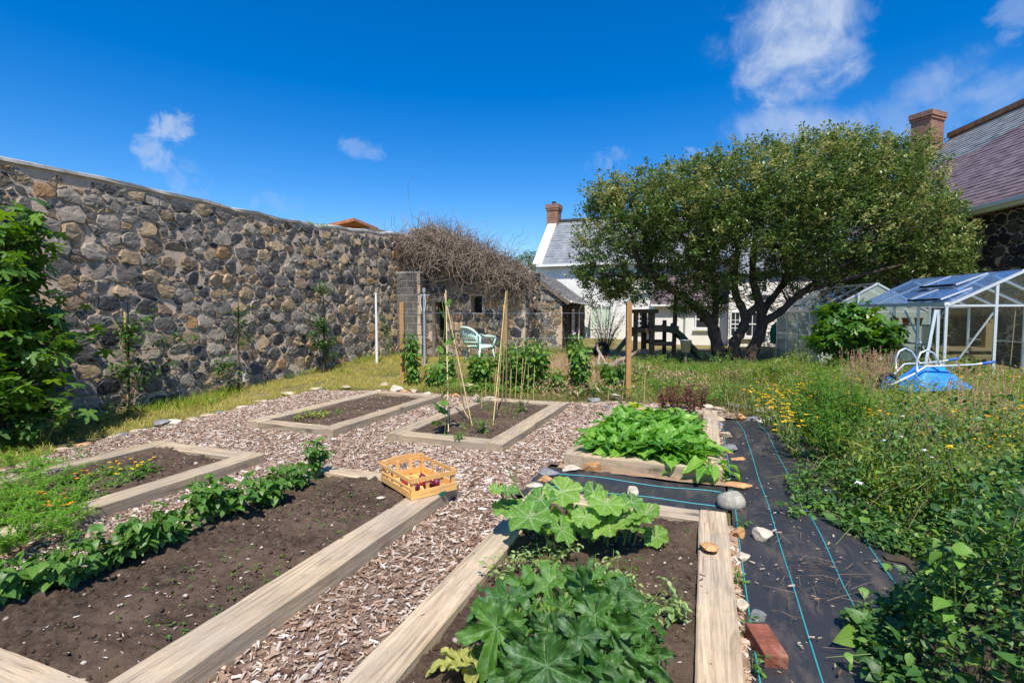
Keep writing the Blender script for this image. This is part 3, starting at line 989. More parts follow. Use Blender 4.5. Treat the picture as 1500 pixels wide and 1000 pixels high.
def rock(px, py, wpx, hpx, mat, label, group=None, z=0.0, rz_=None, depthf=.8, seed=None, angular=1.0, name='stone', tilt=0.0, sink=.12):
    """stone standing with its base at photo pixel (px,py); wpx,hpx its size in the photo"""
    global _rocks
    _rocks += 1
    x, y = at(px, py, z)
    d = -x * SY + y * CY
    w = wpx / F * d; h = hpx / F * d
    v = (H - z) / max(d, .1)                     # top faces are seen foreshortened
    hz = max(.62 * h, h - w * depthf * min(.8, v) * .6)
    me = rock_mesh(seed or _rocks * 7 + 3, (w, w * depthf, hz), 3, angular)
    me.materials.append(M[mat])
    o = bpy.data.objects.new(name, me); COL.objects.link(o)
    dy = w * depthf / 2 * .7
    o.location = (x - SY * dy, y + CY * dy, G(x, y) * (z == 0) + z + hz / 2 - hz * sink)
    o.rotation_euler = (tilt, 0, YAW + (rng.uniform(-.4, .4) if rz_ is None else rz_))
    return tag(o, label, 'stone', group)


rock(1076, 748, 44, 38, 'boulder', 'large smooth grey boulder on the black membrane by the corner of the bed', z=.01, angular=.35, seed=5, rz_=.1)
rock(1086, 719, 42, 20, 'orangestone', 'long orange stone lying just behind the grey boulder', z=.01, depthf=.5, rz_=.05)
rock(1120, 795, 30, 33, 'palestone', 'pale pointed stone tilted on the membrane right of the near bed', z=.01, depthf=.7, rz_=-.8)
rock(1088, 794, 22, 28, 'orangestone', 'small brown block of stone beside the pale pointed stone', z=.0, depthf=.8, seed=41)
rock(1089, 826, 26, 22, 'palestone', 'small whitish stone at the edge of the membrane below the brown block', z=0)
rock(1040, 812, 32, 25, 'orangestone', 'rough orange stone sitting on the right sleeper of the near bed', z=.12, depthf=.9, seed=23, sink=.05)
rock(870, 694, 30, 24, 'orangestone', 'triangular orange stone at the left corner of the chard bed', z=.0, depthf=.6, seed=77)
rock(842, 692, 38, 14, 'palestone', 'flat pale tan stone left of the triangular orange stone', z=.0, depthf=.7)
rock(805, 698, 34, 18, 'bluestone', 'flat grey stone at the left end of the membrane strip', z=.0)
rock(800, 708, 26, 16, 'orangestone', 'small orange stone between two grey stones by the pumpkin leaves', z=.0)
rock(823, 712, 34, 17, 'bluestone', 'grey wedge of stone just behind the pumpkin leaves', z=.0)
rock(783, 716, 26, 12, 'palestone', 'small flat pale stone under the left pumpkin leaf tip', z=.0)
rock(926, 733, 21, 25, 'palestone', 'upright pale pointed stone standing behind the pumpkin leaves', z=.0, depthf=.6, seed=61, sink=.04)
rock(1090, 903, 20, 36, 'palestone', 'pale stone wedged against the right side of the near bed', z=.0, depthf=.9)
rock(1114, 918, 26, 34, 'bluestone', 'grey pointed stone against the far end of the red brick', z=.0, depthf=.8)
for i, (x, y, w, h, mt, lb) in enumerate([
        (1056, 604, 22, 12, 'edgestone', 'rounded tan stone just right of the chard bed corner'), (1052, 626, 22, 14, 'bluestone', 'grey stone beside the back right of the chard bed'),
        (1055, 618, 20, 12, 'edgestone', 'buff stone beside the back end of the chard bed'), (1064, 643, 24, 16, 'edgestone', 'brownish stone halfway along the chard bed'),
        (1074, 665, 28, 18, 'bluestone', 'pointed blue grey stone along the chard bed side'), (1068, 668, 14, 13, 'orangestone', 'small orange stone tucked against the chard bed'),
        (1084, 677, 28, 11, 'orangestone', 'flat orange stone on the membrane by the chard bed'),
        (1040, 600, 20, 10, 'palestone', 'pale stone at the back corner of the chard bed'), (1075, 600, 22, 14, 'bluestone', 'dark grey stone behind the end of the membrane'),
        (1098, 601, 24, 11, 'bluestone', 'square pale grey stone behind the end of the membrane'), (1124, 605, 28, 13, 'palestone', 'large pale wedge of stone behind the end of the membrane'),
        (1088, 616, 18, 13, 'orangestone', 'pinkish stone holding down the end of the membrane'), (1104, 618, 19, 11, 'bluestone', 'grey stone holding down the end of the membrane'),
        (1117, 619, 16, 9, 'palestone', 'small cream stone holding down the end of the membrane'), (1130, 618, 16, 10, 'bluestone', 'greyish stone at the right end of the membrane end'),
        (1141, 612, 18, 9, 'palestone', 'pale stone right of the membrane end'), (1157, 632, 18, 8, 'edgestone', 'flat tan stone under the yellow flowers'),
        (1170, 636, 20, 13, 'palestone', 'pinkish white stone under the yellow flowers'), (1184, 651, 20, 16, 'edgestone', 'brown pointed stone on the right edge of the membrane'),
        (1200, 664, 16, 9, 'edgestone', 'small buff stone at the foot of the tall green weeds'), (1148, 602, 16, 9, 'edgestone', 'small tan stone in the weeds behind the membrane')]):
    rock(x, y, w, h, mt, lb, 'loose stones round the membrane path')
# row of stones along the back of the chip path
k = 0
rowdat = [(552, 577, 18, 8, 'palestone'), (563, 566, 14, 8, 'edgestone'), (581, 575, 22, 14, 'palestone'), (592, 577, 12, 9, 'orangestone'), (606, 577, 17, 10, 'edgestone'),
          (626, 579, 16, 8, 'palestone'), (668, 583, 14, 9, 'orangestone'), (686, 574, 26, 16, 'edgestone'), (697, 588, 11, 13, 'palestone'), (716, 588, 22, 10, 'palestone'),
          (738, 590, 26, 9, 'orangestone'), (760, 592, 18, 7, 'edgestone'), (780, 594, 24, 7, 'palestone'), (808, 595, 14, 9, 'orangestone'), (826, 597, 30, 10, 'bluestone'),
          (856, 597, 20, 8, 'edgestone'), (872, 589, 22, 9, 'bluestone'), (905, 586, 24, 13, 'palestone'), (893, 600, 20, 8, 'bluestone'), (880, 568, 14, 13, 'edgestone'), (925, 575, 18, 12, 'edgestone')]
CN = {'palestone': 'pale', 'edgestone': 'tan', 'orangestone': 'orange', 'bluestone': 'grey'}
for i, (x, y, w, h, mt) in enumerate(rowdat):
    rock(x, y, w, h, mt, f'{CN[mt]} stone, {ORD[i]} from the left in the row behind the two back beds', 'stones along the back of the chip path')
# stones along the left border
le = [(115, 655, 34, 9, 'orangestone'), (158, 643, 22, 8, 'edgestone'), (172, 640, 20, 10, 'bluestone'), (200, 633, 26, 7, 'palestone'), (232, 624, 26, 13, 'bluestone'), (252, 622, 24, 12, 'palestone'),
      (278, 617, 20, 8, 'edgestone'), (300, 611, 24, 7, 'edgestone'), (322, 606, 18, 6, 'bluestone'), (352, 598, 20, 6, 'palestone'), (380, 590, 22, 6, 'edgestone'), (420, 580, 24, 7, 'palestone'), (462, 574, 28, 8, 'palestone'), (508, 570, 20, 7, 'edgestone'), (84, 660, 22, 8, 'edgestone')]
le.sort()
for i, (x, y, w, h, mt) in enumerate(le):
    rock(x, y, w, h, mt, f'low {CN[mt]} edging stone, {ORD[i]} from the left between the grass strip and the chips', 'edging stones along the grass strip')


# red brick on the membrane
def brick():
    import bmesh
    bm = bmesh.new()
    bmesh.ops.create_cube(bm, size=1)
    for v in bm.verts: v.co = Vector((v.co.x * .105, v.co.y * .225, v.co.z * .072))
    bmesh.ops.bevel(bm, geom=list(bm.edges), offset=.006, segments=2, profile=.6, affect='EDGES')
    bmesh.ops.subdivide_edges(bm, edges=list(bm.edges), cuts=3, use_grid_fill=True)
    for v in bm.verts: v.co += v.normal * .0025 * noise.fractal(v.co * 40, 1, 2, 3)
    me = bpy.data.meshes.new('brick'); bm.to_mesh(me); bm.free(); me.materials.append(M['brick_loose'])
    o = bpy.data.objects.new('brick', me); COL.objects.link(o)
    x, y = at(1122, 940, .07)
    o.location = (x, y, .052); o.rotation_euler = (.05, .03, .30)
    tag(o, 'chipped red brick lying on the black membrane beside the near bed', 'brick')


brick()


# ---------------------------------------------------------------- weed membrane
def membrane(name, x0, x1, y0, y1, z, label, threads, along='y', seed=0):
    st = .035
    xs = np.arange(x0, x1 + .001, st); ys = np.arange(y0, y1 + .001, st)

    def hh(x, y):
        e = min(x - x0, x1 - x, y - y0, y1 - y)
        if along == 'y': w = .011 * noise.noise(Vector((x * 9, y * .8, seed))) + .014 * noise.noise(Vector((x * 2.5, y * 1.3, seed + 4)))
        else: w = .022 * noise.noise(Vector((x * 1.1, y * 8, seed))) + .024 * noise.noise(Vector((x * 1.6, y * 2.5, seed + 4)))
        return z + w + .008

    n = len(xs)
    V = []
    for y in ys:
        for j, x in enumerate(xs):
            dx = .03 * noise.noise(Vector((y * 2, seed, 0))) * (1 if j in (0, n - 1) else 0)
            V.append((x + dx, y, hh(x, y)))
    i = np.arange(len(ys) - 1)[:, None] * n; j = np.arange(n - 1)[None]
    mb = MB(); mb.add(np.array(V), np.stack([i + j, i + j + 1, i + n + j + 1, i + n + j], -1).reshape(-1, 4))
    o = mb.build(name, M['membrane'], smooth=True)
    tag(o, label, 'weed membrane')
    for t in threads:
        mb = MB()
        if along == 'y':
            pts = [(t + .012 * noise.noise(Vector((yy * 1.2, t * 7, 3))) + (.06 * sst(7.3, 8.2, yy) * -1), yy) for yy in np.arange(y0 + .02, y1 - .02, .05)]
        else:
            pts = [(xx, t + .012 * noise.noise(Vector((xx * 1.2, t * 7, 3)))) for xx in np.arange(x0 + .02, x1 - .02, .05)]
        mb.tube([(a, b, hh(a, b) + .0035) for a, b in pts], .0035, 4)
        mb.build('marker_thread', M['teal'], o)
    return o


membrane('weed_membrane', .215, 1.28, .4, 8.15, .012, 'long sheet of black weed membrane with teal threads running along the right path', [.245, .50, .78, 1.06], 'y', 1)
membrane('weed_membrane', -1.52, .20, 4.07, 5.02, .010, 'short sheet of black weed membrane between the chard bed and the near bed', [4.45, 4.78], 'x', 2)
mb = MB()
k = 900
xs = U(.2, 1.2, k); ys = U(1.8, 7.8, k)
sel = np.array([fbm(a, b, 1.1, 3) > .05 for a, b in zip(xs, ys)])
xs, ys = xs[sel], ys[sel]
mb.inst(chip_template(2), rotm(U(0, 6.3, len(xs)), U(-.2, .2, len(xs))), np.stack([xs, ys, np.full(len(xs), .034)], 1), 0, np.exp(rng.normal(math.log(.014), .5, len(xs))))
for q in range(60):       # dry stalks dropped on the sheet
    cx, cy = (.68 + rng.normal(0, .13), 3.35 + rng.normal(0, .22)) if q < 42 else (U(.3, 1.1), U(1.8, 5))
    a = U(0, 6.3); L = U(.06, .22)
    mb.tube([(cx, cy, .04), (cx + L * .5 * math.cos(a), cy + L * .5 * math.sin(a), .05 + U(0, .02)), (cx + L * math.cos(a + .3), cy + L * math.sin(a + .3), .038)], .0016, 3, 1)
mb.tube([(.62, 2.62, .05), (.78, 2.5, .055), (1.0, 2.36, .05)], .003, 4, 1)
tag(mb.build('plant_litter', [M['chip'], M['brownstem']]), 'dry stalks and chips scattered over the black membrane', 'litter', kind='stuff')
# ---------------------------------------------------------------- rubble walls
def rubble_cells(L, top, scale=1.0, seed=0, holes=(), big=1.0):
    """random rubble: power diagram of stones of very mixed size, a little wider than tall"""
    r = np.random.default_rng(seed)
    zmax = max(top(s) for s in np.linspace(0, L, 60)) + .05
    AS = 1.35
    pts = []
    cell = .30 * scale
    grid = {}
    def put(rad, tries):
        for _ in range(tries):
            x, z = r.uniform(-.1, L + .1), r.uniform(-.15, zmax)
            # loose coursing: centres gather on wavering bed lines
            if z > top(min(max(x, 0), L)) - .035: continue
            if rad > .08 * scale: z = z - .85 * ((z + .05 * math.sin(x * 1.3)) % (.29 * scale) - .145 * scale)
            gx, gz = int(x // cell), int(z * AS // cell)
            ok = True
            for i in range(gx - 2, gx + 3):
                for j in range(gz - 2, gz + 3):
                    for (a, b, c) in grid.get((i, j), ()):
                        if (a - x) ** 2 + ((b - z) * AS) ** 2 < ((c + rad) * .90) ** 2 and abs((b - z) * AS) < (c + rad) * .80 and abs(a - x) < (c + rad) * .86: ok = False; break
                    if not ok: break
                if not ok: break
            if ok:
                grid.setdefault((gx, gz), []).append((x, z, rad)); pts.append((x, z, rad))
    A = L * zmax
    put(.205 * scale * big, int(A * 9)); put(.16 * scale * big, int(A * 22)); put(.115 * scale, int(A * 26)); put(.075 * scale, int(A * 60)); put(.046 * scale, int(A * 110)); put(.034 * scale, int(A * 60))
    for x in np.arange(.03, L, .05):        # small stones right up under the coping
        for rad, dz in ((.075, .10), (.05, .07), (.04, .05)):
            z = top(x) - dz * scale
            if all((a - x) ** 2 + ((b - z) * AS) ** 2 > ((c + rad * scale) * .8) ** 2 for q in grid.values() for (a, b, c) in q if abs(a - x) < .5 and abs(b - z) < .5):
                grid.setdefault((int(x // cell), int(z * AS // cell)), []).append((x, z, rad * scale)); pts.append((x, z, rad * scale))
    P = np.array(pts)
    out = []
    X, Z, Rr = P[:, 0], P[:, 1] * AS, P[:, 2]
    for k in range(len(P)):
        x, z, rad = X[k], Z[k], Rr[k]
        if x < 0 or x > L: continue
        t = top(x)
        if P[k, 1] > t - .02: continue
        if any(x0 - .03 < x < x1 + .03 and z0 - .03 < P[k, 1] < z1 + .03 for (x0, x1, z0, z1) in holes): continue
        d2 = (X - x) ** 2 + (Z - z) ** 2
        nb = np.argsort(d2)[1:22]
        m = rad * 3.2
        poly = [(x - m, z - m), (x + m, z - m), (x + m, z + m), (x - m, z + m)]
        for q in nb:
            dx, dz = X[q] - x, Z[q] - z
            D = math.hypot(dx, dz)
            lim = (D * D + rad * rad - Rr[q] ** 2) / (2 * D)
            nx, nz = dx / D, dz / D
            np_ = []
            for i in range(len(poly)):
                a_, b_ = poly[i], poly[(i + 1) % len(poly)]
                da = (a_[0] - x) * nx + (a_[1] - z) * nz - lim; db = (b_[0] - x) * nx + (b_[1] - z) * nz - lim
                if da <= 0: np_.append(a_)
                if da * db < 0:
                    f = da / (da - db); np_.append((a_[0] + (b_[0] - a_[0]) * f, a_[1] + (b_[1] - a_[1]) * f))
            poly = np_
            if len(poly) < 3: break
        if len(poly) < 3: continue
        q = np.array(poly); q[:, 1] /= AS
        q[:, 0] = np.clip(q[:, 0], 0, L); q[:, 1] = np.minimum(q[:, 1], t)
        out.append((q, rad))
    return out


def stones_mb(mb, cells, org, ex, en, seed, depth=.05, mat=0):
    r = np.random.default_rng(seed)
    N = 18
    ex = np.array(ex, float); en = np.array(en, float); ez = np.array((0, 0, 1.)); org = np.array(org, float)
    ring = np.arange(N)
    r2 = (ring + 1) % N
    for (poly, rad) in cells:
        c = poly.mean(0)
        e = np.roll(poly, -1, 0) - poly
        ln = np.hypot(e[:, 0], e[:, 1]); per = ln.sum()
        if per < .12: continue
        B = []
        for i in range(len(poly)):        # corners stay, long edges get chipped in between
            if ln[i] < .012: continue
            k = max(1, int(round(ln[i] / max(.035, per / 16))))
            for j in range(k): B.append(poly[i] + e[i] * (j / k))
        B = np.array(B); N = len(B)
        if N < 4: continue
        ring = np.arange(N); r2 = (ring + 1) % N
        B = .82 * B + .09 * (np.roll(B, 1, 0) + np.roll(B, -1, 0)) + r.normal(0, .05 * rad, (N, 2))
        v = B - c
        l = np.hypot(v[:, 0], v[:, 1])
        g = r.uniform(.004, .017)
        v = v * (np.maximum(l - g, l * .6) / np.maximum(l, 1e-6))[:, None]
        D = depth * r.uniform(.35, 1.2) * (.6 + .4 * min(1, rad / .14))
        tl = r.normal(0, .13, 2)
        rows = []
        for sc, dp in ((1.02, -.05), (1.0, .004), (.92, D * .85), (.55, D)):
            x = v * sc
            zz = np.full(N, dp) if dp < 0 else dp + x @ tl + r.normal(0, .0015 + .045 * D, N)
            rows.append(np.column_stack([x, zz]))
        P = np.concatenate(rows + [np.array([[0, 0, D * 1.02]])])
        W = org + np.outer(c[0] + P[:, 0], ex) + np.outer(c[1] + P[:, 1], ez) + np.outer(P[:, 2], en)
        Q = np.concatenate([np.stack([k * N + ring, k * N + r2, (k + 1) * N + r2, (k + 1) * N + ring], 1) for k in range(3)])
        T = np.stack([3 * N + ring, 3 * N + r2, np.full(N, 4 * N)], 1)
        mb.add(W, [Q, T], None, mat)


def wall_core(mb, L, top, org, ex, en, thick, mat, holes=(), st=.25, z0=-.3):
    ex = np.array(ex, float); en = np.array(en, float); org = np.array(org, float) + en * .007
    cuts = sorted(set([round(float(v), 4) for v in np.arange(0, L, st)] + [L] + [h[0] for h in holes] + [h[1] for h in holes]))
    for a, b in zip(cuts[:-1], cuts[1:]):
        spans = [(z0, None)]
        for (x0, x1, h0, h1) in holes:
            if x0 - 1e-6 <= a and b <= x1 + 1e-6: spans = ([(z0, h0)] if h0 > z0 else []) + [(h1, None)]
        for lo, hi in spans:
            ta = top(a) if hi is None else hi; tb = top(b) if hi is None else hi
            P = [org + ex * a + np.array((0, 0, lo)), org + ex * b + np.array((0, 0, lo)), org + ex * b + np.array((0, 0, tb)), org + ex * a + np.array((0, 0, ta))]
            V = np.array(P + [p - en * thick for p in P])
            mb.add(V, np.array([(0, 1, 2, 3), (5, 4, 7, 6), (3, 2, 6, 7), (0, 4, 5, 1), (0, 3, 7, 4), (1, 5, 6, 2)]), None, mat)


# long garden wall along X=-9, facing +X.  ex runs along -Y..+Y with s from y=2.6
WY0, WL = .6, 14.7
wt = lambda s: float(np.interp(s + WY0, [2.4, 5.5, 8.7, 9.9, 10.0, 10.6, 11.4, 12.9, 14, 15.3], [3.62, 3.70, 3.68, 3.70, 3.68, 3.76, 3.82, 3.92, 4.05, 4.1]) + .02 * math.sin(s * 5) * (s > 6.5))
gw = MB()
cells = rubble_cells(WL, lambda s: wt(s) - .05, .92, 3)
wall_core(gw, WL, wt, (-9.0, WY0, 0), (0, 1, 0), (1, 0, 0), .5, 1)
stones_mb(gw, cells, (-9.0, WY0, 0), (0, 1, 0), (1, 0, 0), 8, .042)
gwall = gw.build('garden_wall', [M['stone'], M['mortar']], smooth=False)
tag(gwall, 'tall dry rubble stone wall of grey and tan stones running along the left side', 'stone wall')
cp = MB()
for a in np.arange(0, WL - .01, .3):
    b = min(a + .3, WL)
    o_ = .045 if a < 9.0 else .02
    P = []
    for s_ in (a, b):
        t = wt(s_) - .01
        for (x, z) in ((o_, 0), (o_, .05), (-.1, .085), (-.5, .06), (-.54, 0)):
            j = .012 * noise.noise(Vector((s_ * 3, x * 9, z * 20)))
            P.append((-9.0 + x + j, WY0 + s_, t + z + j))
    n = 5
    cp.add(np.array(P), np.array([(i, i + 1, n + i + 1, n + i) for i in range(n - 1)] + [(0, n, 2 * n - 1, n - 1)])[:, ::-1])
cp.build('coping', M['coping'], gwall)
tf = MB()
for yy in (9.95, 10.05, 10.45, 10.5):
    P = np.stack([U(-9.2, -8.95, 60), rng.normal(yy, .08, 60), np.full(60, wt(yy - WY0) + .04) + U(0, .07, 60)], 1)
    leaves(tf, OV, P, U(.03, .06, 60))
tag(tf.build('wall_weed', M['weed']), 'small yellow green tuft growing on top of the stone wall', 'weed')

# back wall at Y=15, facing -Y, with a doorway and a little window opening, both backed by painted shade
BX0, BX1, BY = -9.0, -4.9, 14.0
bt = lambda s: float(np.interp(s, [0, .8, 1.6, 2.6, 3.5, 4.1], [4.0, 3.9, 3.7, 3.25, 2.9, 2.8]))
bholes = [(1.08, 1.55, -.3, 1.95), (2.36, 2.74, 1.60, 2.10)]
bw = MB()
wall_core(bw, BX1 - BX0, bt, (BX0, BY, 0), (1, 0, 0), (0, -1, 0), .5, 1, bholes)
stones_mb(bw, rubble_cells(BX1 - BX0, lambda s: bt(s) - .03, .95, 21, bholes), (BX0, BY, 0), (1, 0, 0), (0, -1, 0), 5, .06)
stones_mb(bw, rubble_cells(1.5, lambda s: 2.85, 1, 4), (BX1, BY, 0), (0, 1, 0), (1, 0, 0), 6, .05)
bwall = bw.build('ruined_wall', [M['stone'], M['mortar']], smooth=False)
tag(bwall, 'ruined stone wall with a dark doorway behind the plastic chair, topped with dead creeper', 'stone wall')
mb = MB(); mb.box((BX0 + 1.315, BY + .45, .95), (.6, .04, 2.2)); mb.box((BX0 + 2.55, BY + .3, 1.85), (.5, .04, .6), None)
mb.build('opening_shade_panel', M['gapshade'], bwall)  # black panels paint the shade inside the doorway and window
mb = MB(); mb.beam((BX0 + 1.12, BY - .03, 0), (BX0 + 1.12, BY - .03, 1.98), .09, .1); mb.beam((BX0 + 1.0, BY + .02, 2.02), (BX0 + 1.68, BY + .02, 2.02), .12, .1)
mb.beam((BX0 + 1.2, BY + .06, .9), (BX0 + 1.5, BY + .06, .5), .05, .05)
mb.build('door_frame', M['oldwood'], bwall)
# concrete block pier in the corner
pr = MB(); pr.box((-8.66, 13.78, 1.2), (1.04, .36, 3.2))
pier = pr.build('block_pier', M['block'])
tag(pier, 'grey concrete block pier filling the corner between the two stone walls', 'pier')
mb = MB()
for dx in (-.49, .49):
    for q in range(9):
        mb.box((-8.66 + dx + U(-.015, .015), 13.585, .15 + q * .31), (.09 + U(0, .05), .03, .29))
mb.build('mortar_strip', M['mortar'], pier)
mb = MB(); mb.box((-8.66, 13.79, 2.83), (1.10, .40, .06)); mb.build('cap', M['coping'], pier)
# red tiled roof peeping over the wall
mb = MB()
a = Vector(atd(504, 338, 21)); b_ = Vector(atd(537, 331, 21))
mb.add(np.array([(a.x - .6, a.y, 3.2), (b_.x, b_.y, 3.2), (b_.x, b_.y, b_.z), (a.x, a.y, a.z), (a.x - .6, a.y + 2, 3.2), (b_.x, b_.y + 2, 3.2), (b_.x, b_.y + 2, b_.z), (a.x, a.y + 2, a.z)]), BOXF)
rr = mb.build('shed_wall', M['stone'])
tag(rr, 'far building with a red tiled roof just showing over the stone wall', 'building')
mb = MB(); mb.beam((a.x - .6, a.y - .05, a.z - .06), (b_.x + .05, b_.y - .05, b_.z + .05), 2.3, .12); mb.build('roof', M['redtile'], rr)
# stub of masonry behind the dead creeper
mb = MB(); stones_mb(mb, rubble_cells(.95, lambda s: 1.4, 1, 9), (-9.5, 15.2, 3.05), (1, 0, 0), (0, -1, 0), 3, .06); mb.box((-9.05, 15.45, 3.1), (.95, .46, 2.6), None, 1)
tag(mb.build('chimney_stub', [M['stone'], M['mortar']]), 'stub of a stone chimney rising out of the dead creeper', 'chimney stub')

# dead creeper over the back wall
cr = empty('dead_creeper', (-7, 14, 2.9), 'mass of dead brown creeper stems hanging over the ruined wall', 'creeper')
mb = MB(); tw = MB()
for i in range(3600):
    s = rng.beta(1.4, 1.2) * 4.6 - .4
    x = BX0 + s
    ztop = float(np.interp(s, [-.5, 0, .8, 1.5, 2.4, 3.2, 3.9], [3.8, 3.85, 3.95, 3.92, 3.65, 3.25, 2.85])) + rng.normal(0, .1)
    thick = float(np.interp(s, [-.4, .6, 2, 4.1], [.22, .5, .7, .45]))
    y = BY - .05 - abs(rng.normal(0, .30)) * thick / .6
    L = abs(rng.normal(0, .45)) + .25
    hang = rng.random() < .42
    p = [np.array((x, y, ztop - abs(rng.normal(0, .52)) * thick))]
    d = np.array((rng.normal(0, .6), rng.normal(-.1, .3), -1.0 if hang else rng.normal(.0, .8))); d /= np.linalg.norm(d)
    for q in range(6):
        d = d + np.array((rng.normal(0, .8), rng.normal(0, .5), rng.normal(-.22 if hang else -.05, .7))); d /= np.linalg.norm(d)
        p.append(p[-1] + d * L / 5)
    (mb if rng.random() < .6 else tw).tube(p, np.linspace(U(.004, .012), .003, 7), 4, 0, False)
for i in range(620):
    s = U(.9, 4.0); x = BX0 + s
    z = float(np.interp(s, [0, 1, 2, 3.6], [4.05, 4.2, 3.8, 3.0]))
    p = [np.array((x, BY + U(-.3, .3), z - .1))]; d = np.array((rng.normal(0, .5), rng.normal(0, .3), 1.0))
    hh = U(.2, .75) * (1 if 1 < s < 3 else .6)
    for q in range(4):
        d = d + np.array((rng.normal(0, .35), rng.normal(0, .3), rng.normal(0, .25))); d /= np.linalg.norm(d)
        p.append(p[-1] + d * hh / 4)
    tw.tube(p, np.linspace(.006, .002, 5), 3, 0, False)
for o, nm in ((mb, 'stems'), (tw, 'twigs')):
    o.v = [v - np.array((-7, 14, 2.9)) for v in o.v]
mb.build('stems', M['deadstem'], cr); tw.build('twigs', M['brownstem'], cr)
lf = MB(); P = np.stack([U(-6.0, -4.9, 260), BY - U(.05, .45, 260), U(2.6, 3.3, 260)], 1) - np.array((-7, 14, 2.9)); leaves(lf, OV, P, U(.03, .06, 260))
lf.build('foliage', M['weed'], cr)


# ---------------------------------------------------------------- roofs
def slate_roof(mb, p00, p10, p01, p11, rows, mat=0, lift=.018, uvoff=0.0, jag=0.006):
    """p00-p10 eave, p01-p11 ridge; overlapping slate courses"""
    p00, p10, p01, p11 = [np.array(p, float) for p in (p00, p10, p01, p11)]
    nrm = np.cross(p10 - p00, p01 - p00); nrm /= np.linalg.norm(nrm)
    if nrm[2] < 0: nrm = -nrm
    Lx = np.linalg.norm(p10 - p00)
    nseg = max(2, int(Lx / .3))
    for i in range(rows):
        t0, t1 = i / rows, (i + 1) / rows
        sh = rng.random()
        V, uv = [], []
        for j in range(nseg + 1):
            u = j / nseg
            a = p00 + (p10 - p00) * u; b = p01 + (p11 - p01) * u
            jj = rng.normal(0, jag)
            lo = a + (b - a) * t0; hi = a + (b - a) * min(1, t1 + .02)
            V += [lo + nrm * (lift + jj) - nrm * (lift + .006), lo + nrm * (lift + jj), hi + nrm * .002]
            uu = u * Lx + (i % 2) * .15 + uvoff
            uv += [(uu, i * 1.0 + .1), (uu, i * 1.0 + .1), (uu, i * 1.0 + .9)]
        Q = []
        for j in range(nseg):
            k = j * 3
            Q += [(k, k + 3, k + 4, k + 1), (k + 1, k + 4, k + 5, k + 2)]
        mb.add(np.array(V), np.array(Q), np.array(uv), mat)


def sash(parent, c, w, h, nx, ny, right=(1, 0, 0), out=(0, -1, 0), frame='whitepaint', name='window', sill=True):
    """window: dark pane, white frame with glazing bars and a sill, proud of the wall"""
    right = np.array(right, float); out = np.array(out, float); c = np.array(c, float)
    R = np.stack([right, -out, np.array((0, 0, 1.))], 1)
    loc = np.array(parent.location)
    c = c - loc
    mb = MB(); mb.box(c + out * .012, (w, .02, h), R); g = mb.build(name, M['winglass'], parent)
    fm = MB()
    ft = .06
    for sx in (-1, 1): fm.box(c + right * sx * (w / 2 + .005) + out * .035, (ft, .05, h + ft), R)
    for sz in (-1, 1): fm.box(c + np.array((0, 0, sz * (h / 2 + .005))) + out * .034, (w - ft + .02, .048, ft), R)
    fm.box(c + out * .036, (w - .06, .04, .05), R)
    for i in range(1, nx): fm.box(c + right * (i / nx - .5) * w + out * .030, (.028, .03, h - .05), R)
    for i in range(1, ny):
        if abs(i / ny - .5) > .01: fm.box(c + np.array((0, 0, (i / ny - .5) * h)) + out * .0285, (w - .06, .027, .028), R)
    fm.build('frame', M[frame], g)
    if sill:
        sb = MB(); sb.box(c + np.array((0, 0, -h / 2 - .09)) + out * .06, (w + .24, .14, .08), R); sb.build('sill', M['whitepaint'], g)
    return g


# ---------------------------------------------------------------- outbuilding with slate roof
oa = -math.radians(6.6)
od = np.array((math.sin(oa), math.cos(oa))); orr = np.array((math.cos(oa), -math.sin(oa)))
c0 = np.array(atd(827, 437, 20))          # gable eave corner
EZ = c0[2]; RZ = EZ + 1.32


def ob(u, v, z): return (c0[0] + orr[0] * u + od[0] * v, c0[1] + orr[1] * u + od[1] * v, z)


OUT = empty('outbuilding', (c0[0], c0[1], 0), 'low stone outbuilding with a grey slate roof beside the white house', 'outbuilding')
oloc = np.array((c0[0], c0[1], 0))
mb = MB()
Lb = 8.2
otop = lambda s: EZ - .08 + (1.3 * min(1, (3.4 - s) / 1.72) if s > 1.7 else 1.3 * s / 1.7)
ex2 = (orr[0], orr[1], 0); en2 = (-od[0], -od[1], 0)
org = np.array(ob(-3.5, 0, 0))
wall_core(mb, 3.4, otop, org, ex2, en2, .3, 1)
stones_mb(mb, rubble_cells(3.4, otop, 1.15, 31), org, ex2, en2, 12, .05)
side = [(3.3, 3.75, .8, 1.7)]
org2 = np.array(ob(-.1, 0, 0))
wall_core(mb, Lb, lambda s: EZ - .08, org2 + 0, (od[0], od[1], 0), (orr[0], orr[1], 0), .3, 1)
stones_mb(mb, rubble_cells(Lb, lambda s: EZ - .1, 1, 32), org2, (od[0], od[1], 0), (orr[0], orr[1], 0), 13, .04, 2)
mb.v = [v - oloc for v in mb.v]
mb.build('wall', [M['greystone'], M['mortar'], M['darkstone']], OUT, smooth=False)
mb = MB()
slate_roof(mb, ob(.2, -.15, EZ - .1), ob(.2, Lb + .3, EZ - .1), ob(-1.78, -.15, RZ), ob(-1.78, Lb + .3, RZ), 16, lift=.02)
slate_roof(mb, ob(-3.75, Lb + .3, EZ - .1), ob(-3.75, -.15, EZ - .1), ob(-1.78, Lb + .3, RZ), ob(-1.78, -.15, RZ), 14)
mb.v = [v - oloc for v in mb.v]
rf = mb.build('roof', M['slatedark'], OUT)
mb = MB()
mb.beam(np.array(ob(.2, -.12, EZ - .20)) - oloc, np.array(ob(-1.75, -.12, RZ - .07)) - oloc, .04, .14)
mb.build('bargeboard', M['oldwood'], OUT)
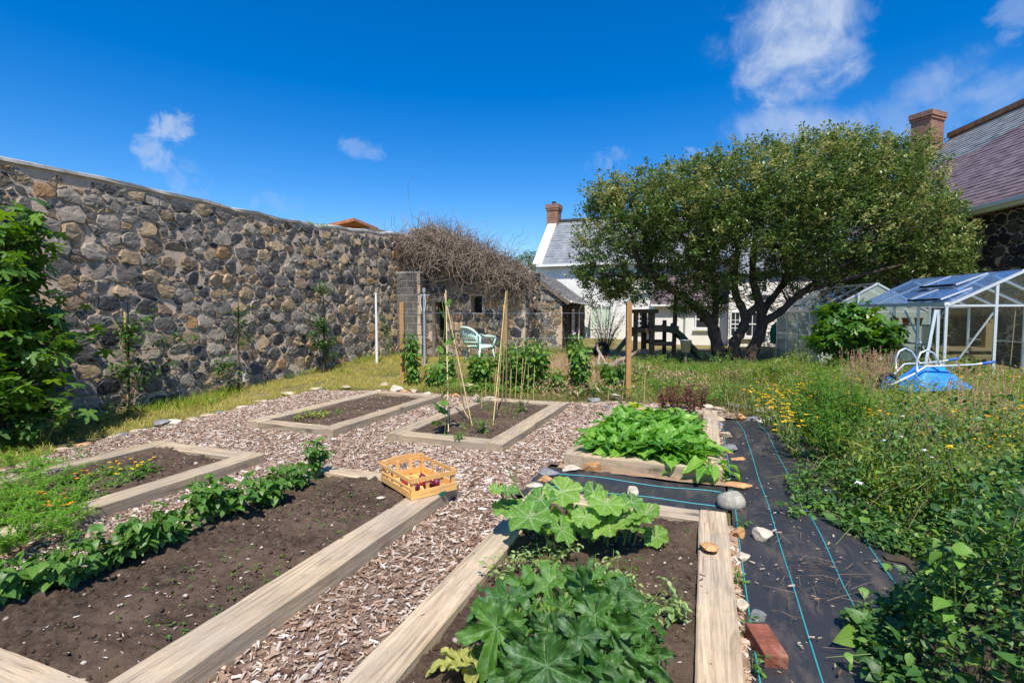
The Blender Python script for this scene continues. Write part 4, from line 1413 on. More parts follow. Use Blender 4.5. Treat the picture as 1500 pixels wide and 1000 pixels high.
mb = MB(); mb.beam(np.array(ob(.24, 0, EZ - .12)) - oloc, np.array(ob(.24, Lb, EZ - .12)) - oloc, .1, .08); mb.build('gutter', M['whitepaint'], OUT)
mb = MB(); mb.tube([np.array(p) - oloc for p in (ob(.22, 4.4, EZ - .15), ob(.05, 4.4, EZ - .4), ob(.03, 4.4, .3), ob(.03, 4.4, 0))], .04, 8); mb.build('downpipe', M['whitepaint'], OUT)
sash(OUT, ob(-.04, 2.6, 1.25), .55, .95, 2, 3, (od[0], od[1], 0), (orr[0], orr[1], 0))
# glazed porch on its far end
pv = empty('glazed_porch', ob(.2, Lb + .7, 0), 'white framed glazed porch between the outbuilding and the white house', 'porch')
pl = np.array(pv.location)
mb = MB()
for t in np.linspace(0, 2.2, 5): mb.beam(np.array(ob(.25, Lb + .3 + t, .7)) - pl, np.array(ob(.25, Lb + .3 + t, 2.0)) - pl, .07, .07)
for t in np.linspace(0, 1.1, 3): mb.beam(np.array(ob(.25 + t, Lb + .2, .7)) - pl, np.array(ob(.25 + t, Lb + .2, 2.0)) - pl, .07, .07)
for z in (.75, 2.02):
    mb.beam(np.array(ob(.25, Lb + .2, z)) - pl, np.array(ob(.25, Lb + 2.6, z)) - pl, .09, .09); mb.beam(np.array(ob(.25, Lb + .2, z)) - pl, np.array(ob(1.4, Lb + .2, z)) - pl, .085, .085)
mb.build('frame', M['whitepaint'], pv)
mb = MB(); mb.beam(np.array(ob(.27, Lb + .2, .36)) - pl, np.array(ob(.27, Lb + 2.6, .36)) - pl, .12, .70); mb.beam(np.array(ob(.35, Lb + .24, .36)) - pl, np.array(ob(1.45, Lb + .24, .36)) - pl, .12, .70); mb.build('base_wall', M['whitewash'], pv)
mb = MB(); mb.beam(np.array(ob(.2, Lb + .25, 1.36)) - pl, np.array(ob(.2, Lb + 2.5, 1.36)) - pl, .01, 1.2); mb.beam(np.array(ob(.3, Lb + .27, 1.36)) - pl, np.array(ob(1.35, Lb + .27, 1.36)) - pl, .01, 1.2); mb.build('pane', M['milkglass'], pv)

# ---------------------------------------------------------------- white house
HY = 28.6
hx0 = aty(788, 420, HY)[0]; hx1 = 6.0
hez = aty(800, 386.5, HY)[2]
HOUSE = empty('white_house', (-2, HY, 0), 'white rendered house with a slate roof and brick chimney at the end of the garden', 'house')
hl = np.array(HOUSE.location)
hd = 6.2
hrz = 7.35
mb = MB()
gx = hx0
V = np.array([(gx, HY, -.3), (hx1, HY, -.3), (hx1, HY, hez), (gx, HY, hez), (gx, HY + hd, -.3), (hx1, HY + hd, -.3), (hx1, HY + hd, hez), (gx, HY + hd, hez), (gx, HY + hd / 2, hrz + .02), (hx1, HY + hd / 2, hrz + .02)]) - hl
mb.add(V, [np.array([(0, 1, 2, 3), (5, 4, 7, 6)]), np.array([(0, 3, 8, 7, 4), (1, 5, 6, 9, 2)])])
mb.build('wall', M['whitewash'], HOUSE)
mb = MB()
slate_roof(mb, np.array((gx + .3, HY - .25, hez - .1)) - hl, np.array((hx1 + .2, HY - .25, hez - .1)) - hl, np.array((gx + .3, HY + hd / 2, hrz)) - hl, np.array((hx1 + .2, HY + hd / 2, hrz)) - hl, 17, lift=.025)
slate_roof(mb, np.array((gx + .3, HY + hd + .25, hez - .1)) - hl, np.array((hx1 + .2, HY + hd + .25, hez - .1)) - hl, np.array((gx + .3, HY + hd / 2, hrz)) - hl, np.array((hx1 + .2, HY + hd / 2, hrz)) - hl, 12)
roof = mb.build('roof', M['slategrey'], HOUSE)
mb = MB(); mb.beam(np.array((gx + .2, HY + hd / 2, hrz + .04)) - hl, np.array((hx1, HY + hd / 2, hrz + .04)) - hl, .3, .14); mb.build('ridge', M['ridgedark'], roof)
mb = MB(); mb.beam(np.array((gx + .05, HY - .3, hez - .07)) - hl, np.array((gx + .05, HY + hd / 2, hrz + .08)) - hl, .55, .16); mb.beam(np.array((gx + .05, HY + hd + .3, hez - .07)) - hl, np.array((gx + .05, HY + hd / 2, hrz + .08)) - hl, .55, .16)
mb.build('gable_coping', M['whitewash'], HOUSE)
mb = MB(); mb.beam(np.array((gx, HY - .32, hez - .13)) - hl, np.array((hx1, HY - .32, hez - .13)) - hl, .13, .12); mb.build('gutter', M['whitepaint'], HOUSE)


def chimney(parent, c, w, d, z0, z1, mat, nm='chimney', rot=0.0):
    loc = np.array(parent.location)
    mb = MB(); R = rz(rot)
    mb.box(np.array((c[0], c[1], (z0 + z1) / 2)) - loc, (w, d, z1 - z0), R)
    mb.box(np.array((c[0], c[1], z1 - .32)) - loc, (w + .1, d + .1, .09), R)
    mb.box(np.array((c[0], c[1], z1 - .12)) - loc, (w + .16, d + .16, .24), R)
    ch = mb.build(nm, M[mat], parent)
    return ch


chx = aty(811.5, 320, HY + hd / 2)
ch = chimney(HOUSE, (chx[0], HY + hd / 2), .72, .8, 6.2, aty(811, 299, HY + hd / 2 - .4)[2], 'chimbrick')
mb = MB(); mb.lathe([(.0, 0), (.16, 0), (.13, .2), (.15, .22), (.10, .22), (.1, .05)], 12, np.array((chx[0], HY + hd / 2, aty(811, 299, HY + hd / 2 - .4)[2])) - hl); mb.build('chimney_pot', M['ridgedark'], ch)
c2 = aty(903, 300, HY + hd / 2)
chimney(HOUSE, (c2[0], HY + hd / 2), .5, .6, 6.8, aty(903, 277, HY + hd / 2)[2], 'chimbrick')


def hw(px0, px1, py0, py1, nx, ny, y=HY, sill=True, parent=None, fr_='whitepaint'):
    a = aty(px0, py1, y); b = aty(px1, py0, y)
    return sash(parent or HOUSE, ((a[0] + b[0]) / 2, y, (a[2] + b[2]) / 2), b[0] - a[0], b[2] - a[2], nx, ny, frame=fr_, sill=sill)


hw(930, 955, 457, 483, 4, 4)
hw(936, 957, 402, 426, 3, 4)
hw(1000, 1022, 400, 425, 3, 4)
hw(1112, 1130, 404, 426, 3, 4)
hw(1060, 1080, 400, 424, 3, 4)
# skylight on the roof
sk = MB(); q0 = aty(857, 347, HY + 1.9); sk.box(np.array((q0[0], HY + 1.95, q0[2] - .02)) - hl, (.5, .7, .06), np.array(Matrix.Rotation(math.atan2(hrz - hez, hd / 2), 3, 'X'))); sk.build('skylight', M['winglass'], roof)
# lean-to annexe with purple slates
AY = 26.4
ax0 = aty(957, 450, AY)[0]; ax1 = aty(1066, 450, AY)[0]
az = aty(1000, 446, AY)[2]
AN = empty('house_annexe', ((ax0 + ax1) / 2, AY, 0), 'white lean-to annexe with a purple slate roof behind the play frame', 'annexe')
al = np.array(AN.location)
mb = MB()
art = az + 1.55
V = np.array([(ax0, AY, -.3), (ax1, AY, -.3), (ax1, AY, az), (ax0, AY, az), (ax0, HY - .03, -.3), (ax1, HY - .03, -.3), (ax1, HY - .03, art - .05), (ax0, HY - .03, art - .05)]) - al
mb.add(V, BOXF[[0, 2, 3, 4, 5]] if False else np.array([(0, 1, 2, 3), (1, 5, 6, 2), (4, 0, 3, 7), (3, 2, 6, 7)]))
mb.build('wall', M['whitewash'], AN)
mb = MB(); slate_roof(mb, np.array((ax0 - .1, AY - .2, az)) - al, np.array((ax1 + .1, AY - .2, az)) - al, np.array((ax0 - .1, HY - .04, art + .1)) - al, np.array((ax1 + .1, HY - .04, art + .1)) - al, 9, lift=.025); mb.build('roof', M['slatepurple'], AN)
mb = MB(); mb.beam(np.array((ax0 - .1, AY - .25, az - .03)) - al, np.array((ax1 + .1, AY - .25, az - .03)) - al, .12, .1); mb.build('gutter', M['whitepaint'], AN)
xx = aty(1003, 470, AY)[0]
mb = MB(); mb.tube([np.array((xx, AY - .05, z)) - al for z in (az - .05, 1, 0)], .04, 8); mb.build('downpipe', M['galv'], AN)
hw(1019, 1039, 455, 480, 1, 1, AY, True, AN)
# rough whitewashed wing on the right
RY = 25.6
rx0 = ax1 + .02; rx1 = 5.2
WG = empty('house_wing', ((rx0 + rx1) / 2, RY, 0), 'whitewashed rubble wing of the house seen between the tree trunks', 'house wing')
wl = np.array(WG.location)
mb = MB()
rzt = aty(1100, 400, RY)[2]
V = np.array([(rx0, RY, -.3), (rx1, RY, -.3), (rx1, RY, rzt), (rx0, RY, rzt), (rx0, HY - .03, -.3), (rx1, HY - .03, -.3), (rx1, HY - .03, rzt + 1.6), (rx0, HY - .03, rzt + 1.6)]) - wl
mb.add(V, np.array([(0, 1, 2, 3), (1, 5, 6, 2), (4, 0, 3, 7), (3, 2, 6, 7)]))
mb.build('wall', M['whiterubble'], WG)
mb = MB(); slate_roof(mb, np.array((rx0 - .05, RY - .2, rzt - .05)) - wl, np.array((rx1 + .1, RY - .2, rzt - .05)) - wl, np.array((rx0 - .05, HY - .04, rzt + 1.65)) - wl, np.array((rx1 + .1, HY - .04, rzt + 1.65)) - wl, 8); mb.build('roof', M['slategrey'], WG)
hw(1070, 1084, 457, 492, 2, 3, RY, True, WG)
hw(1092, 1112, 457, 492, 2, 2, RY, True, WG)
hw(1106, 1124, 405, 428, 2, 3, RY, True, WG)

# ---------------------------------------------------------------- big stone house on the right
ba = YAW - math.radians(5.0)          # its long axis, 5 degrees right of the view
bd = np.array((-math.sin(ba), math.cos(ba))); br = np.array((math.cos(ba), math.sin(ba)))
e0 = np.array(fr(14.7, 14.7))
BZ, BR = 5.0, 10.0
t0, t1 = -6.0, 10.6


def bp(u, t, z): return np.array((e0[0] + br[0] * u + bd[0] * t, e0[1] + br[1] * u + bd[1] * t, z))


BH = empty('stone_house', tuple(bp(0, 0, 0)), 'tall dark stone house with a purple slate roof at the right edge', 'house')
bl = np.array(BH.location)
mb = MB()
wall_core(mb, t1 - t0, lambda s: BZ, bp(.25, t0, 0), (bd[0], bd[1], 0), (-br[0], -br[1], 0), .4, 1)
stones_mb(mb, rubble_cells(t1 - t0, lambda s: BZ, 1.15, 77), bp(.25, t0, 0), (bd[0], bd[1], 0), (-br[0], -br[1], 0), 14, .05)
V = np.array([bp(.3, t1, -.3), bp(10.6, t1, -.3), bp(10.6, t1, BZ), bp(5.4, t1, BR - .1), bp(.3, t1, BZ)]); mb.add(V, [np.array([(0, 1, 2, 3, 4)])], None, 1)
V = np.array([bp(.3, t0, -.3), bp(10.6, t0, -.3), bp(10.6, t0, BZ), bp(5.4, t0, BR - .1), bp(.3, t0, BZ)]); mb.add(V, [np.array([(4, 3, 2, 1, 0)])], None, 1)
mb.v = [v - bl for v in mb.v]
mb.build('wall', [M['darkstone'], M['mortar']], BH, smooth=False)
mb = MB()
# slates: purple with a patch of older grey ones near the far ridge
rows = 34
A0, A1, B0, B1 = bp(-.15, t0, BZ - .1) - bl, bp(-.15, t1 + .15, BZ - .1) - bl, bp(5.4, t0, BR) - bl, bp(5.4, t1 + .15, BR) - bl
slate_roof(mb, A0, A1, A0 + (B0 - A0) * .62, A1 + (B1 - A1) * .62, 21, 0, .03)
mid0, mid1 = A0 + (B0 - A0) * .62, A1 + (B1 - A1) * .62
for i in range(13):
    ta, tb = i / 13, (i + 1) / 13
    f = .44 + .30 * (1 - i / 13)
    L0 = mid0 + (B0 - mid0) * ta; L1 = mid1 + (B1 - mid1) * ta; U0 = mid0 + (B0 - mid0) * tb; U1 = mid1 + (B1 - mid1) * tb
    slate_roof(mb, L0, L0 + (L1 - L0) * f, U0, U0 + (U1 - U0) * f, 1, 0, .03, i * .15)
    slate_roof(mb, L0 + (L1 - L0) * f, L1, U0 + (U1 - U0) * f, U1, 1, 1, .03, i * .15)
C0, C1 = bp(10.9, t0, BZ - .1) - bl, bp(10.9, t1 + .15, BZ - .1) - bl
slate_roof(mb, C0, C1, B0, B1, 10, 0)
rf = mb.build('roof', [M['slatepurple'], M['slategrey']], BH)
mb = MB(); mb.beam(B0 + np.array((0, 0, .03)), B1 + np.array((0, 0, .03)), .5, .22); mb.build('ridge', M['ridge'], rf)
mb = MB(); mb.beam(bp(-.22, t0, BZ - .12) - bl, bp(-.22, t1, BZ - .12) - bl, .14, .13); mb.beam(bp(-.05, t0, BZ - .2) - bl, bp(-.05, t1, BZ - .2) - bl, .22, .16); mb.build('gutter', M['whitepaint'], BH)
cc = atd(1357, 218, 25.0)
chimney(BH, (cc[0], cc[1]), 1.05, .85, 7.2, 11.05, 'chimbrick', rot=ba + .5)
def dep(x, y): return -x * SY + y * CY


def zat(py, x, y):
    d = dep(x, y); r = ray(750, py)
    return H + r[2] / math.hypot(1, 0) * d / (-r[0] * SY + r[1] * CY)


# ---------------------------------------------------------------- greenhouses
def greenhouse(cx, d, W, eave, ridge, Ln, ang, label, milky=False, nb=5, vents=(), door=False):
    a = YAW - math.radians(ang)
    dd = np.array((-math.sin(a), math.cos(a), 0)); rr_ = np.array((math.cos(a), math.sin(a), 0))
    o = fr(cx, d)
    E = empty('greenhouse', (o[0], o[1], 0), label, 'greenhouse')
    P = lambda u, t, z: rr_ * u + dd * t + np.array((0, 0, z))     # u across from the left wall, t along
    fm = MB(); w = .045
    nrow = nb
    for t in np.linspace(0, Ln, nrow + 1):
        for u in (0, W):
            fm.beam(P(u, t, 0), P(u, t, eave), w, w)
        fm.beam(P(0, t, eave), P(W / 2, t, ridge), w * (1.5 if t == 0 else 1), w); fm.beam(P(W, t, eave), P(W / 2, t, ridge), w * (1.5 if t == 0 else 1), w)
        if t in (0, Ln):
            pass
    for t in (0, Ln):
        for u in (W * .33, W * .66):
            z = eave + (ridge - eave) * min(u, W - u) / (W / 2)
            fm.beam(P(u, t, 0), P(u, t, z - .03), w, w)
        fm.beam(P(.02, t + .002, eave), P(W - .02, t + .002, eave), w * .8, w * .8)
        fm.beam(P(.02, t, .12), P(W - .02, t, .12), w, .1)
        fm.beam(P(.03, t + .03, .3), P(W * .33, t + .03, eave - .1), .03, .02)
    for u in (0, W):
        fm.beam(P(u, 0, eave + .03), P(u, Ln, eave + .03), .08, .07); fm.beam(P(u, 0, .1), P(u, Ln, .1), .05, .08)
        fm.beam(P(u, .05, .95), P(u, Ln - .05, .95), .03, .03)
        fm.beam(P(u + .03 * (1 if u == 0 else -1), .1, .2), P(u + .03 * (1 if u == 0 else -1), Ln * .4, eave - .1), .03, .015)
        fm.beam(P(u + .03 * (1 if u == 0 else -1), Ln * .4, .2), P(u + .03 * (1 if u == 0 else -1), .1, eave - .1), .03, .015)
    fm.beam(P(W / 2, -.02, ridge), P(W / 2, Ln + .02, ridge), .09, .06)
    fm.build('frame', M['alu'], E)
    gl = MB(); g2 = MB()
    e_ = .012
    gl.add(np.array([P(-e_, 0, .1), P(-e_, Ln, .1), P(-e_, Ln, eave), P(-e_, 0, eave)]), np.array([(0, 1, 2, 3)]))
    gl.add(np.array([P(W + e_, 0, .1), P(W + e_, Ln, .1), P(W + e_, Ln, eave), P(W + e_, 0, eave)]), np.array([(0, 1, 2, 3)]))
    for t in (-e_, Ln + e_):
        gl.add(np.array([P(0, t, .1), P(W, t, .1), P(W, t, eave), P(W / 2, t, ridge), P(0, t, eave)]), [np.array([(0, 1, 2, 3, 4)])])
    for s_, (ua, ub) in enumerate(((0, W / 2), (W, W / 2))):
        n = nb
        for i in range(n):
            ta, tb = Ln * i / n + .01, Ln * (i + 1) / n - .01
            for h0, h1 in ((0, .5), (.5, 1)):
                off = .03 + .008 * (h0 > 0) + rng.normal(0, .004)
                q = lambda t, f: P(ua + (ub - ua) * f, t, eave + (ridge - eave) * f + off)
                g2.add(np.array([q(ta, h0), q(tb, h0), q(tb, h1), q(ta, h1)]), np.array([(0, 1, 2, 3)]))
    gl.build('glass', M['milkglass' if milky else 'glass'], E); g2.build('roof_glass', M['glass' if milky else 'skyglass'], E)
    for (f0, f1, ta, tb, lift) in vents:
        v = MB(); q = lambda t, f, l: P(W / 2 * f, t, eave + (ridge - eave) * f + .05 + l)
        A, B, C, D_ = q(ta, f0, lift), q(tb, f0, lift), q(tb, f1, .0), q(ta, f1, .0)
        v.beam(A, B, .09, .045); vt = v.build('roof_vent', M['rubber'], E)
        v = MB(); v.beam(B, C, .03, .03); v.beam(D_, A, .03, .03); v.build('frame', M['alu'], vt)
        v = MB(); v.add(np.array([A, B, C, D_]) + np.array((0, 0, .006)), np.array([(0, 1, 2, 3)])); v.build('pane', M['skyglass'], vt)
    if door:
        v = MB()
        for x in (-.55, -.02):
            v.beam(P(-.06 + x * .55, .10, 0), P(-.05 + x * .1, .14, eave - .08), .07, .05)
        v.beam(P(-.30, .12, .55), P(-.08, .12, .55), .06, .10)
        v.build('door', M['alu'], E)
    return E, P


g1, P1 = greenhouse(8.47, 10.0, 2.72, 1.74, 2.40, 3.1, 5.0, 'nearer aluminium greenhouse with blue sky reflection painted into its roof glass and a workbench inside', nb=4,
                    vents=((.04, .46, .25, 1.15, .05), (.5, .95, .75, 1.75, .06)), door=True)
g2_, P2 = greenhouse(8.5, 14.0, 2.72, 1.62, 2.38, 2.9, 5.0, 'farther greenhouse with milky pale green side panes behind the leafy bush', milky=True, nb=4)
# potting bench and pots inside
o = np.array(g1.location)
b0 = P1(.55, 1.0, 0)
BE = empty('potting_bench', tuple(o + b0), 'orange brown wooden bench standing inside the nearer greenhouse', 'bench', rz=YAW)
mb = MB(); mb.box((.55, .2, .82), (1.35, .5, .07)); mb.box((.55, .2, .66), (1.3, .46, .09)); mb.build('bench_top', M['benchwood'], BE)
mb = MB(); mb.box((1.12, .05, 1.12), (.17, .10, .54)); mb.box((1.16, .05, 1.42), (.09, .10, .10)); mb.build('upright', M['benchwood'], BE)
for q in (0, 1.1):
    for w_ in (.02, .38):
        mb = MB(); mb.box((q, w_, .31), (.09, .09, .61)); mb.build('leg', M['benchwood'], BE)
SH = empty('plant_shelf', tuple(o + P1(.35, 2.4, 0)), 'narrow shelf of reddish pots inside the nearer greenhouse', 'shelf', rz=YAW)
mb = MB(); mb.box((.5, 0, 1.3), (1.1, .3, .03)); mb.build('board', M['oldwood'], SH)
for q in (0, 1.0):
    mb = MB(); mb.box((q, 0, .64), (.04, .28, 1.28)); mb.build('leg', M['alu'], SH)
pots = ['left', 'middle', 'right']
for i, u in enumerate((.2, .48, .78)):
    c = o + P1(.35, 2.4, 1.316) + np.array((CY * u, SY * u, 0))
    mb = MB(); mb.lathe([(0, 0), (.06, 0), (.085, .14), (.095, .14), (.095, .17), (.08, .17), (.07, .05), (0, .05)], 14)
    pt = mb.build('flowerpot', M['terracotta'], None, True, tuple(c))
    tag(pt, f'terracotta flowerpot at the {pots[i]} of the shelf inside the greenhouse', 'flowerpot', 'flowerpots on the greenhouse shelf')
for i, (u, t) in enumerate(((2.2, .8), (2.5, 1.6))):
    c = o + P1(u, t, 0)
    mb = MB(); mb.tube([c, c + np.array((.08, .05, 1.9))], .012, 5)
    tag(mb.build('bamboo_cane', M['cane']), ['bamboo cane leaning inside the nearer greenhouse near its front', 'second bamboo cane deeper inside the nearer greenhouse'][i], 'cane', 'canes in the greenhouse')

# ---------------------------------------------------------------- wheelbarrow lying upside down
bx, by = fr((1362 - 750) / F * 8.6, 8.6)
WBR = empty('wheelbarrow', (bx, by, .28), 'upturned blue wheelbarrow lying in the weeds in front of the greenhouse', 'wheelbarrow', rz=YAW + .12)
bz0 = G(bx, by)
# local: x to the right (handles), y away.  tray upside down: wide rim below, narrow bottom up
mb = MB()
nx, ny = 12, 8
V = []
def tray(u, v):
    # u -1..1 along, v -1..1 across ; height falls toward the rim
    e = max(abs(u), abs(v))
    prof = min(1, max(0, (e - .5) / .5))
    L = .52 + .16 * prof * (1 if u > 0 else .55); W_ = .22 + .13 * prof
    return (u * (.34 + (L - .34) * prof) + .02, v * (.22 + .11 * prof) * 1.0, .40 - .36 * prof ** 1.15 + .02 * (1 - u * u))
us = np.linspace(-1, 1, 17); vs = np.linspace(-1, 1, 13)
for v_ in vs:
    for u_ in us: V.append(tray(u_, v_))
n = len(us); i = np.arange(len(vs) - 1)[:, None] * n; j = np.arange(n - 1)[None]
mb.add(np.array(V), np.stack([i + j, i + j + 1, i + n + j + 1, i + n + j], -1).reshape(-1, 4))
rim = [tray(u_, -1) for u_ in us] + [tray(1, v_) for v_ in vs[1:]] + [tray(u_, 1) for u_ in us[::-1][1:]] + [tray(-1, v_) for v_ in vs[::-1][1:]]
mb.tube(rim, .014, 6, 0)
mb.build('tray', M['barrow'], WBR, True)
mb = MB()
for s_ in (-.20, .20):
    mb.tube([(-.72, s_ * .25, .12), (-.45, s_ * .8, .30), (-.25, s_, .44), (.15, s_ * 1.15, .45), (.55, s_ * 1.4, .47), (.80, s_ * 1.5, .50)], .016, 8)
    mb.tube([(-.40, s_, .36), (-.42, s_, .52), (-.36, s_, .66), (-.25, s_, .71), (-.12, s_, .66), (-.02, s_, .52), (.05, s_, .45)], .016, 8)
mb.beam((-.72, -.06, .12), (-.72, .06, .12), .02)
mb.build('frame', M['alu'], WBR, True)
for s_ in (-.20, .20):
    mb = MB(); mb.tube([(.68, s_ * 1.46, .485), (.74, s_ * 1.48, .492), (.90, s_ * 1.55, .515)], .022, 8); mb.build('grip', M['bluegrip'], WBR, True)
mb = MB(); mb.tube([(-.72 + .17 * math.cos(a), .02, .12 + .17 * math.sin(a)) for a in np.linspace(0, 2 * PI, 25)], .038, 8, cap=False); wh = mb.build('wheel', M['rubber'], WBR, True)
mb = MB(); mb.tube([(-.72 + .125 * math.cos(a), .02, .12 + .125 * math.sin(a)) for a in np.linspace(0, 2 * PI, 25)], .02, 6, cap=False)
for a in np.arange(5) * 2 * PI / 5: mb.beam((-.72, .02, .12), (-.72 + .12 * math.cos(a), .02, .12 + .12 * math.sin(a)), .02)
mb.build('rim', M['barrow'], wh, True)
mb = MB()
for q in range(2):
    mb.add(*[(np.array([(0, 0, 0), (.22, .05, .06), (.26, .22, .03), (.05, .2, .1), (.13, .12, .16)]) + np.array((q * .12, q * .1, 0))), [np.array([(0, 1, 4), (1, 2, 4), (2, 3, 4), (3, 0, 4)])]])
ob_ = mb.build('plastic_bag', M['terracotta'])
q = at(1405, 592); ob_.location = (q[0], q[1], .05)
tag(ob_, 'crumpled red plastic bag lying below the upturned wheelbarrow', 'bag')

# ---------------------------------------------------------------- wooden play frame with slide
px_, py_ = fr((955 - 750) / F * 16.4, 16.4)
PF = empty('play_frame', (px_, py_, 0), 'old wooden play tower with a dark green slide under the tree', 'play frame', rz=YAW)
sc = 16.4 / F
def pf(a, b, w, name, mat='playwood'):
    mb = MB(); mb.beam(a, b, w); mb.build(name, M[mat], PF)
xL, xM, xR = (931 - 955) * sc, (955 - 955) * sc, (987 - 955) * sc
zT = H + (458 - 453) * sc
for x in (xL, xM):
    for y in (0, 1.0): pf((x, y, -.1), (x, y, zT), .15 if x == xM else .12, 'post')
pf((xR, 0, -.1), (xR + .06, 0, H + (458 - 418) * sc), .11, 'post'); pf((xR, 1.0, -.1), (xR, 1.0, 1.35), .11, 'post')
for z, a, b, w in ((zT - .06, xL - .05, xM + .15, .13), (1.05, xL, xM, .13), (1.10, xM, xR + .1, .16), (.62, xM, xR, .13)):
    for y in (-.13, 1.13): pf((a, y, z), (b, y, z), w, 'rail')
mb = MB()
for i in range(6): mb.box((xL + (xM - xL) * (i + .5) / 6, .5, .98), ((xM - xL) / 6 - .02, 1.0, .03))
for i in range(5): mb.box(((xM + xR) / 2, .1 + i * .2, 1.0), (xR - xM, .18, .03))
mb.build('deck', M['playwood'], PF)
mb = MB()
for i in range(2): mb.box(((xL + xM) / 2, -.02, .15 + i * .21), (xM - xL - .1, .03, .15))
mb.build('panel', M['oldwood'], PF)
for i, x in enumerate((xM + .35, xR - .08)):
    mb = MB(); mb.lathe([(0, 1.28), (.05, 1.27), (.075, 1.22), (.07, 1.15), (0, 1.14)], 12, (x, -.13, 0)); mb.build('post_knob', M['playwood'], PF, True)
mb = MB()     # slide chute: curved channel coming down to the right
path = [(xM + .42, -.2, 1.02), (xM + .62, -.24, .98), (xM + .85, -.3, .78), (xM + 1.1, -.36, .48), (xM + 1.35, -.42, .22), (xM + 1.6, -.48, .12), (xM + 1.8, -.52, .11)]
V = []
for p in path:
    for (dy, dz) in ((-.24, .16), (-.22, .02), (0, 0), (.22, .02), (.24, .16)): V.append((p[0], p[1] + dy, p[2] + dz))
    for (dy, dz) in ((.26, .16), (.24, -.03), (-.24, -.03), (-.26, .16)): V.append((p[0], p[1] + dy, p[2] + dz))
Q = []
for i in range(len(path) - 1):
    for j in range(9): Q.append((i * 9 + j, (i + 1) * 9 + j, (i + 1) * 9 + (j + 1) % 9, i * 9 + (j + 1) % 9))
mb.add(np.array(V), np.array(Q)); mb.build('slide', M['slide'], PF)
mb = MB(); mb.beam((xL - .9, -.25, .05), (xL - .1, -.05, 1.0), .12, .12); mb.build('ramp', M['slide'], PF)
q = at(1004, 536)
mb = MB(); mb.lathe([(0, 0), (.12, 0), (.17, .36), (.18, .36), (.175, .37), (.16, .36), (.115, .02), (0, .02)], 20)
bk = mb.build('bucket', M['galv'], None, True, (q[0], q[1], .42)); tag(bk, 'grey metal bucket hung at the foot of the slide', 'bucket')
mb = MB(); mb.tube([(q[0], q[1], -.05), (q[0], q[1], .43)], .035, 6)
tag(mb.build('wooden_stake', M['oldwood']), 'short stake carrying the grey bucket by the slide', 'stake')
mb = MB(); mb.tube([(0.22 * math.cos(a), 0, .26 + .22 * math.sin(a)) for a in np.linspace(0, 2 * PI, 25)], .07, 8, cap=False)
q = at(880, 528); ty = mb.build('old_tyre', M['rubber'], None, True, (q[0], q[1], .1), (0.2, 0, YAW + .3)); tag(ty, 'old black tyre half hidden in the weeds left of the play tower', 'tyre')
mb = MB()
q = np.array((*at(905, 545), .0))
mb.tube([q + np.array(v) for v in ((-.55, 0, .1), (-.5, .05, .45), (-.35, .1, .2), (-.15, 0, .12), (0, 0, .3), (.3, .1, .42), (.55, .1, .6))], [.07, .05, .06, .08, .075, .06, .04], 8)
mb.tube([q + np.array(v) for v in ((-.35, .1, .2), (-.6, .2, .6), (-.62, .2, .8))], [.05, .04, .03], 7)
tag(mb.build('dead_branch', M['deadstem'], None, True), 'bare twisted grey branch lying in the weeds left of the orange post', 'branch')
# folded parasols
def parasol(px, py0, py1, d, w, mat, label):
    a = np.array(atd(px, py1, d)); b = np.array(atd(px, py0, d))
    E = empty('folded_parasol', (a[0], a[1], 0), label, 'parasol')
    hh = b[2] - a[2]
    mb = MB(); prof = [(.02, hh), (.05, hh * .95), (w * .5, hh * .75), (w * .62, hh * .45), (w * .55, hh * .12), (w * .6, 0), (.01, .02)]
    k = 14; V = []
    for (r, z) in prof:
        for t in range(k): V.append((r * (1 + .22 * (t % 2)) * math.cos(2 * PI * t / k), r * (1 + .22 * (t % 2)) * math.sin(2 * PI * t / k), z + a[2]))
    i = np.arange(len(prof) - 1)[:, None] * k; j = np.arange(k)[None]; j2 = (j + 1) % k
    mb.add(np.array(V), np.stack([i + k + j, i + k + j2, i + j2, i + j], -1).reshape(-1, 4)); mb.build('canopy', M[mat], E)
    mb = MB(); mb.tube([(0, 0, 0), (0, 0, b[2] + .05)], .025, 6); mb.build('pole', M['oldwood'], E)
parasol(771, 441, 500, 17.5, .28, 'purplecloth', 'folded purple parasol in front of the stone outbuilding')
parasol(1141, 468, 503, 17.8, .40, 'greencloth', 'folded green parasol beside the white house wing and the greenhouse')

# ---------------------------------------------------------------- garden chair
q = atd(703, 531, 14.2)
CH = empty('garden_chair', (q[0], q[1], G(q[0], q[1])), 'pale green moulded plastic armchair on the grass in front of the ruined wall', 'chair', rz=YAW - PI / 2 + .75)
CH.scale = (1.18, 1.18, 1.18)
# local frame: +Y is the way the chair faces
def facing(mb_fn, name):
    mb = MB(); mb_fn(mb); mb.build(name, M['chair'], CH, True)
Ws, Ds, Hs = .44, .44, .42
def seat(mb):
    us = np.linspace(-1, 1, 9); V = []
    for v in np.linspace(-1, 1, 9):
        for u in us: V.append((u * (.23 + .02 * v), v * Ds / 2, Hs - .02 * (1 - u * u) + .01 * v))
    V = np.array(V); n = 9; i = np.arange(8)[:, None] * n; j = np.arange(8)[None]; Q = np.stack([i + j, i + j + 1, i + n + j + 1, i + n + j], -1).reshape(-1, 4)
    mb.add(V, Q); mb.add(V - np.array((0, 0, .03)), Q[:, ::-1])
    mb.beam((-.25, Ds / 2, Hs - .01), (.25, Ds / 2, Hs - .01), .03, .07); mb.beam((-.22, -Ds / 2, Hs - .03), (.22, -Ds / 2, Hs - .03), .03, .06)
    for s_ in (-1, 1): mb.beam((s_ * .22, -Ds / 2, Hs - .03), (s_ * .25, Ds / 2, Hs - .02), .03, .06)
facing(seat, 'seat')
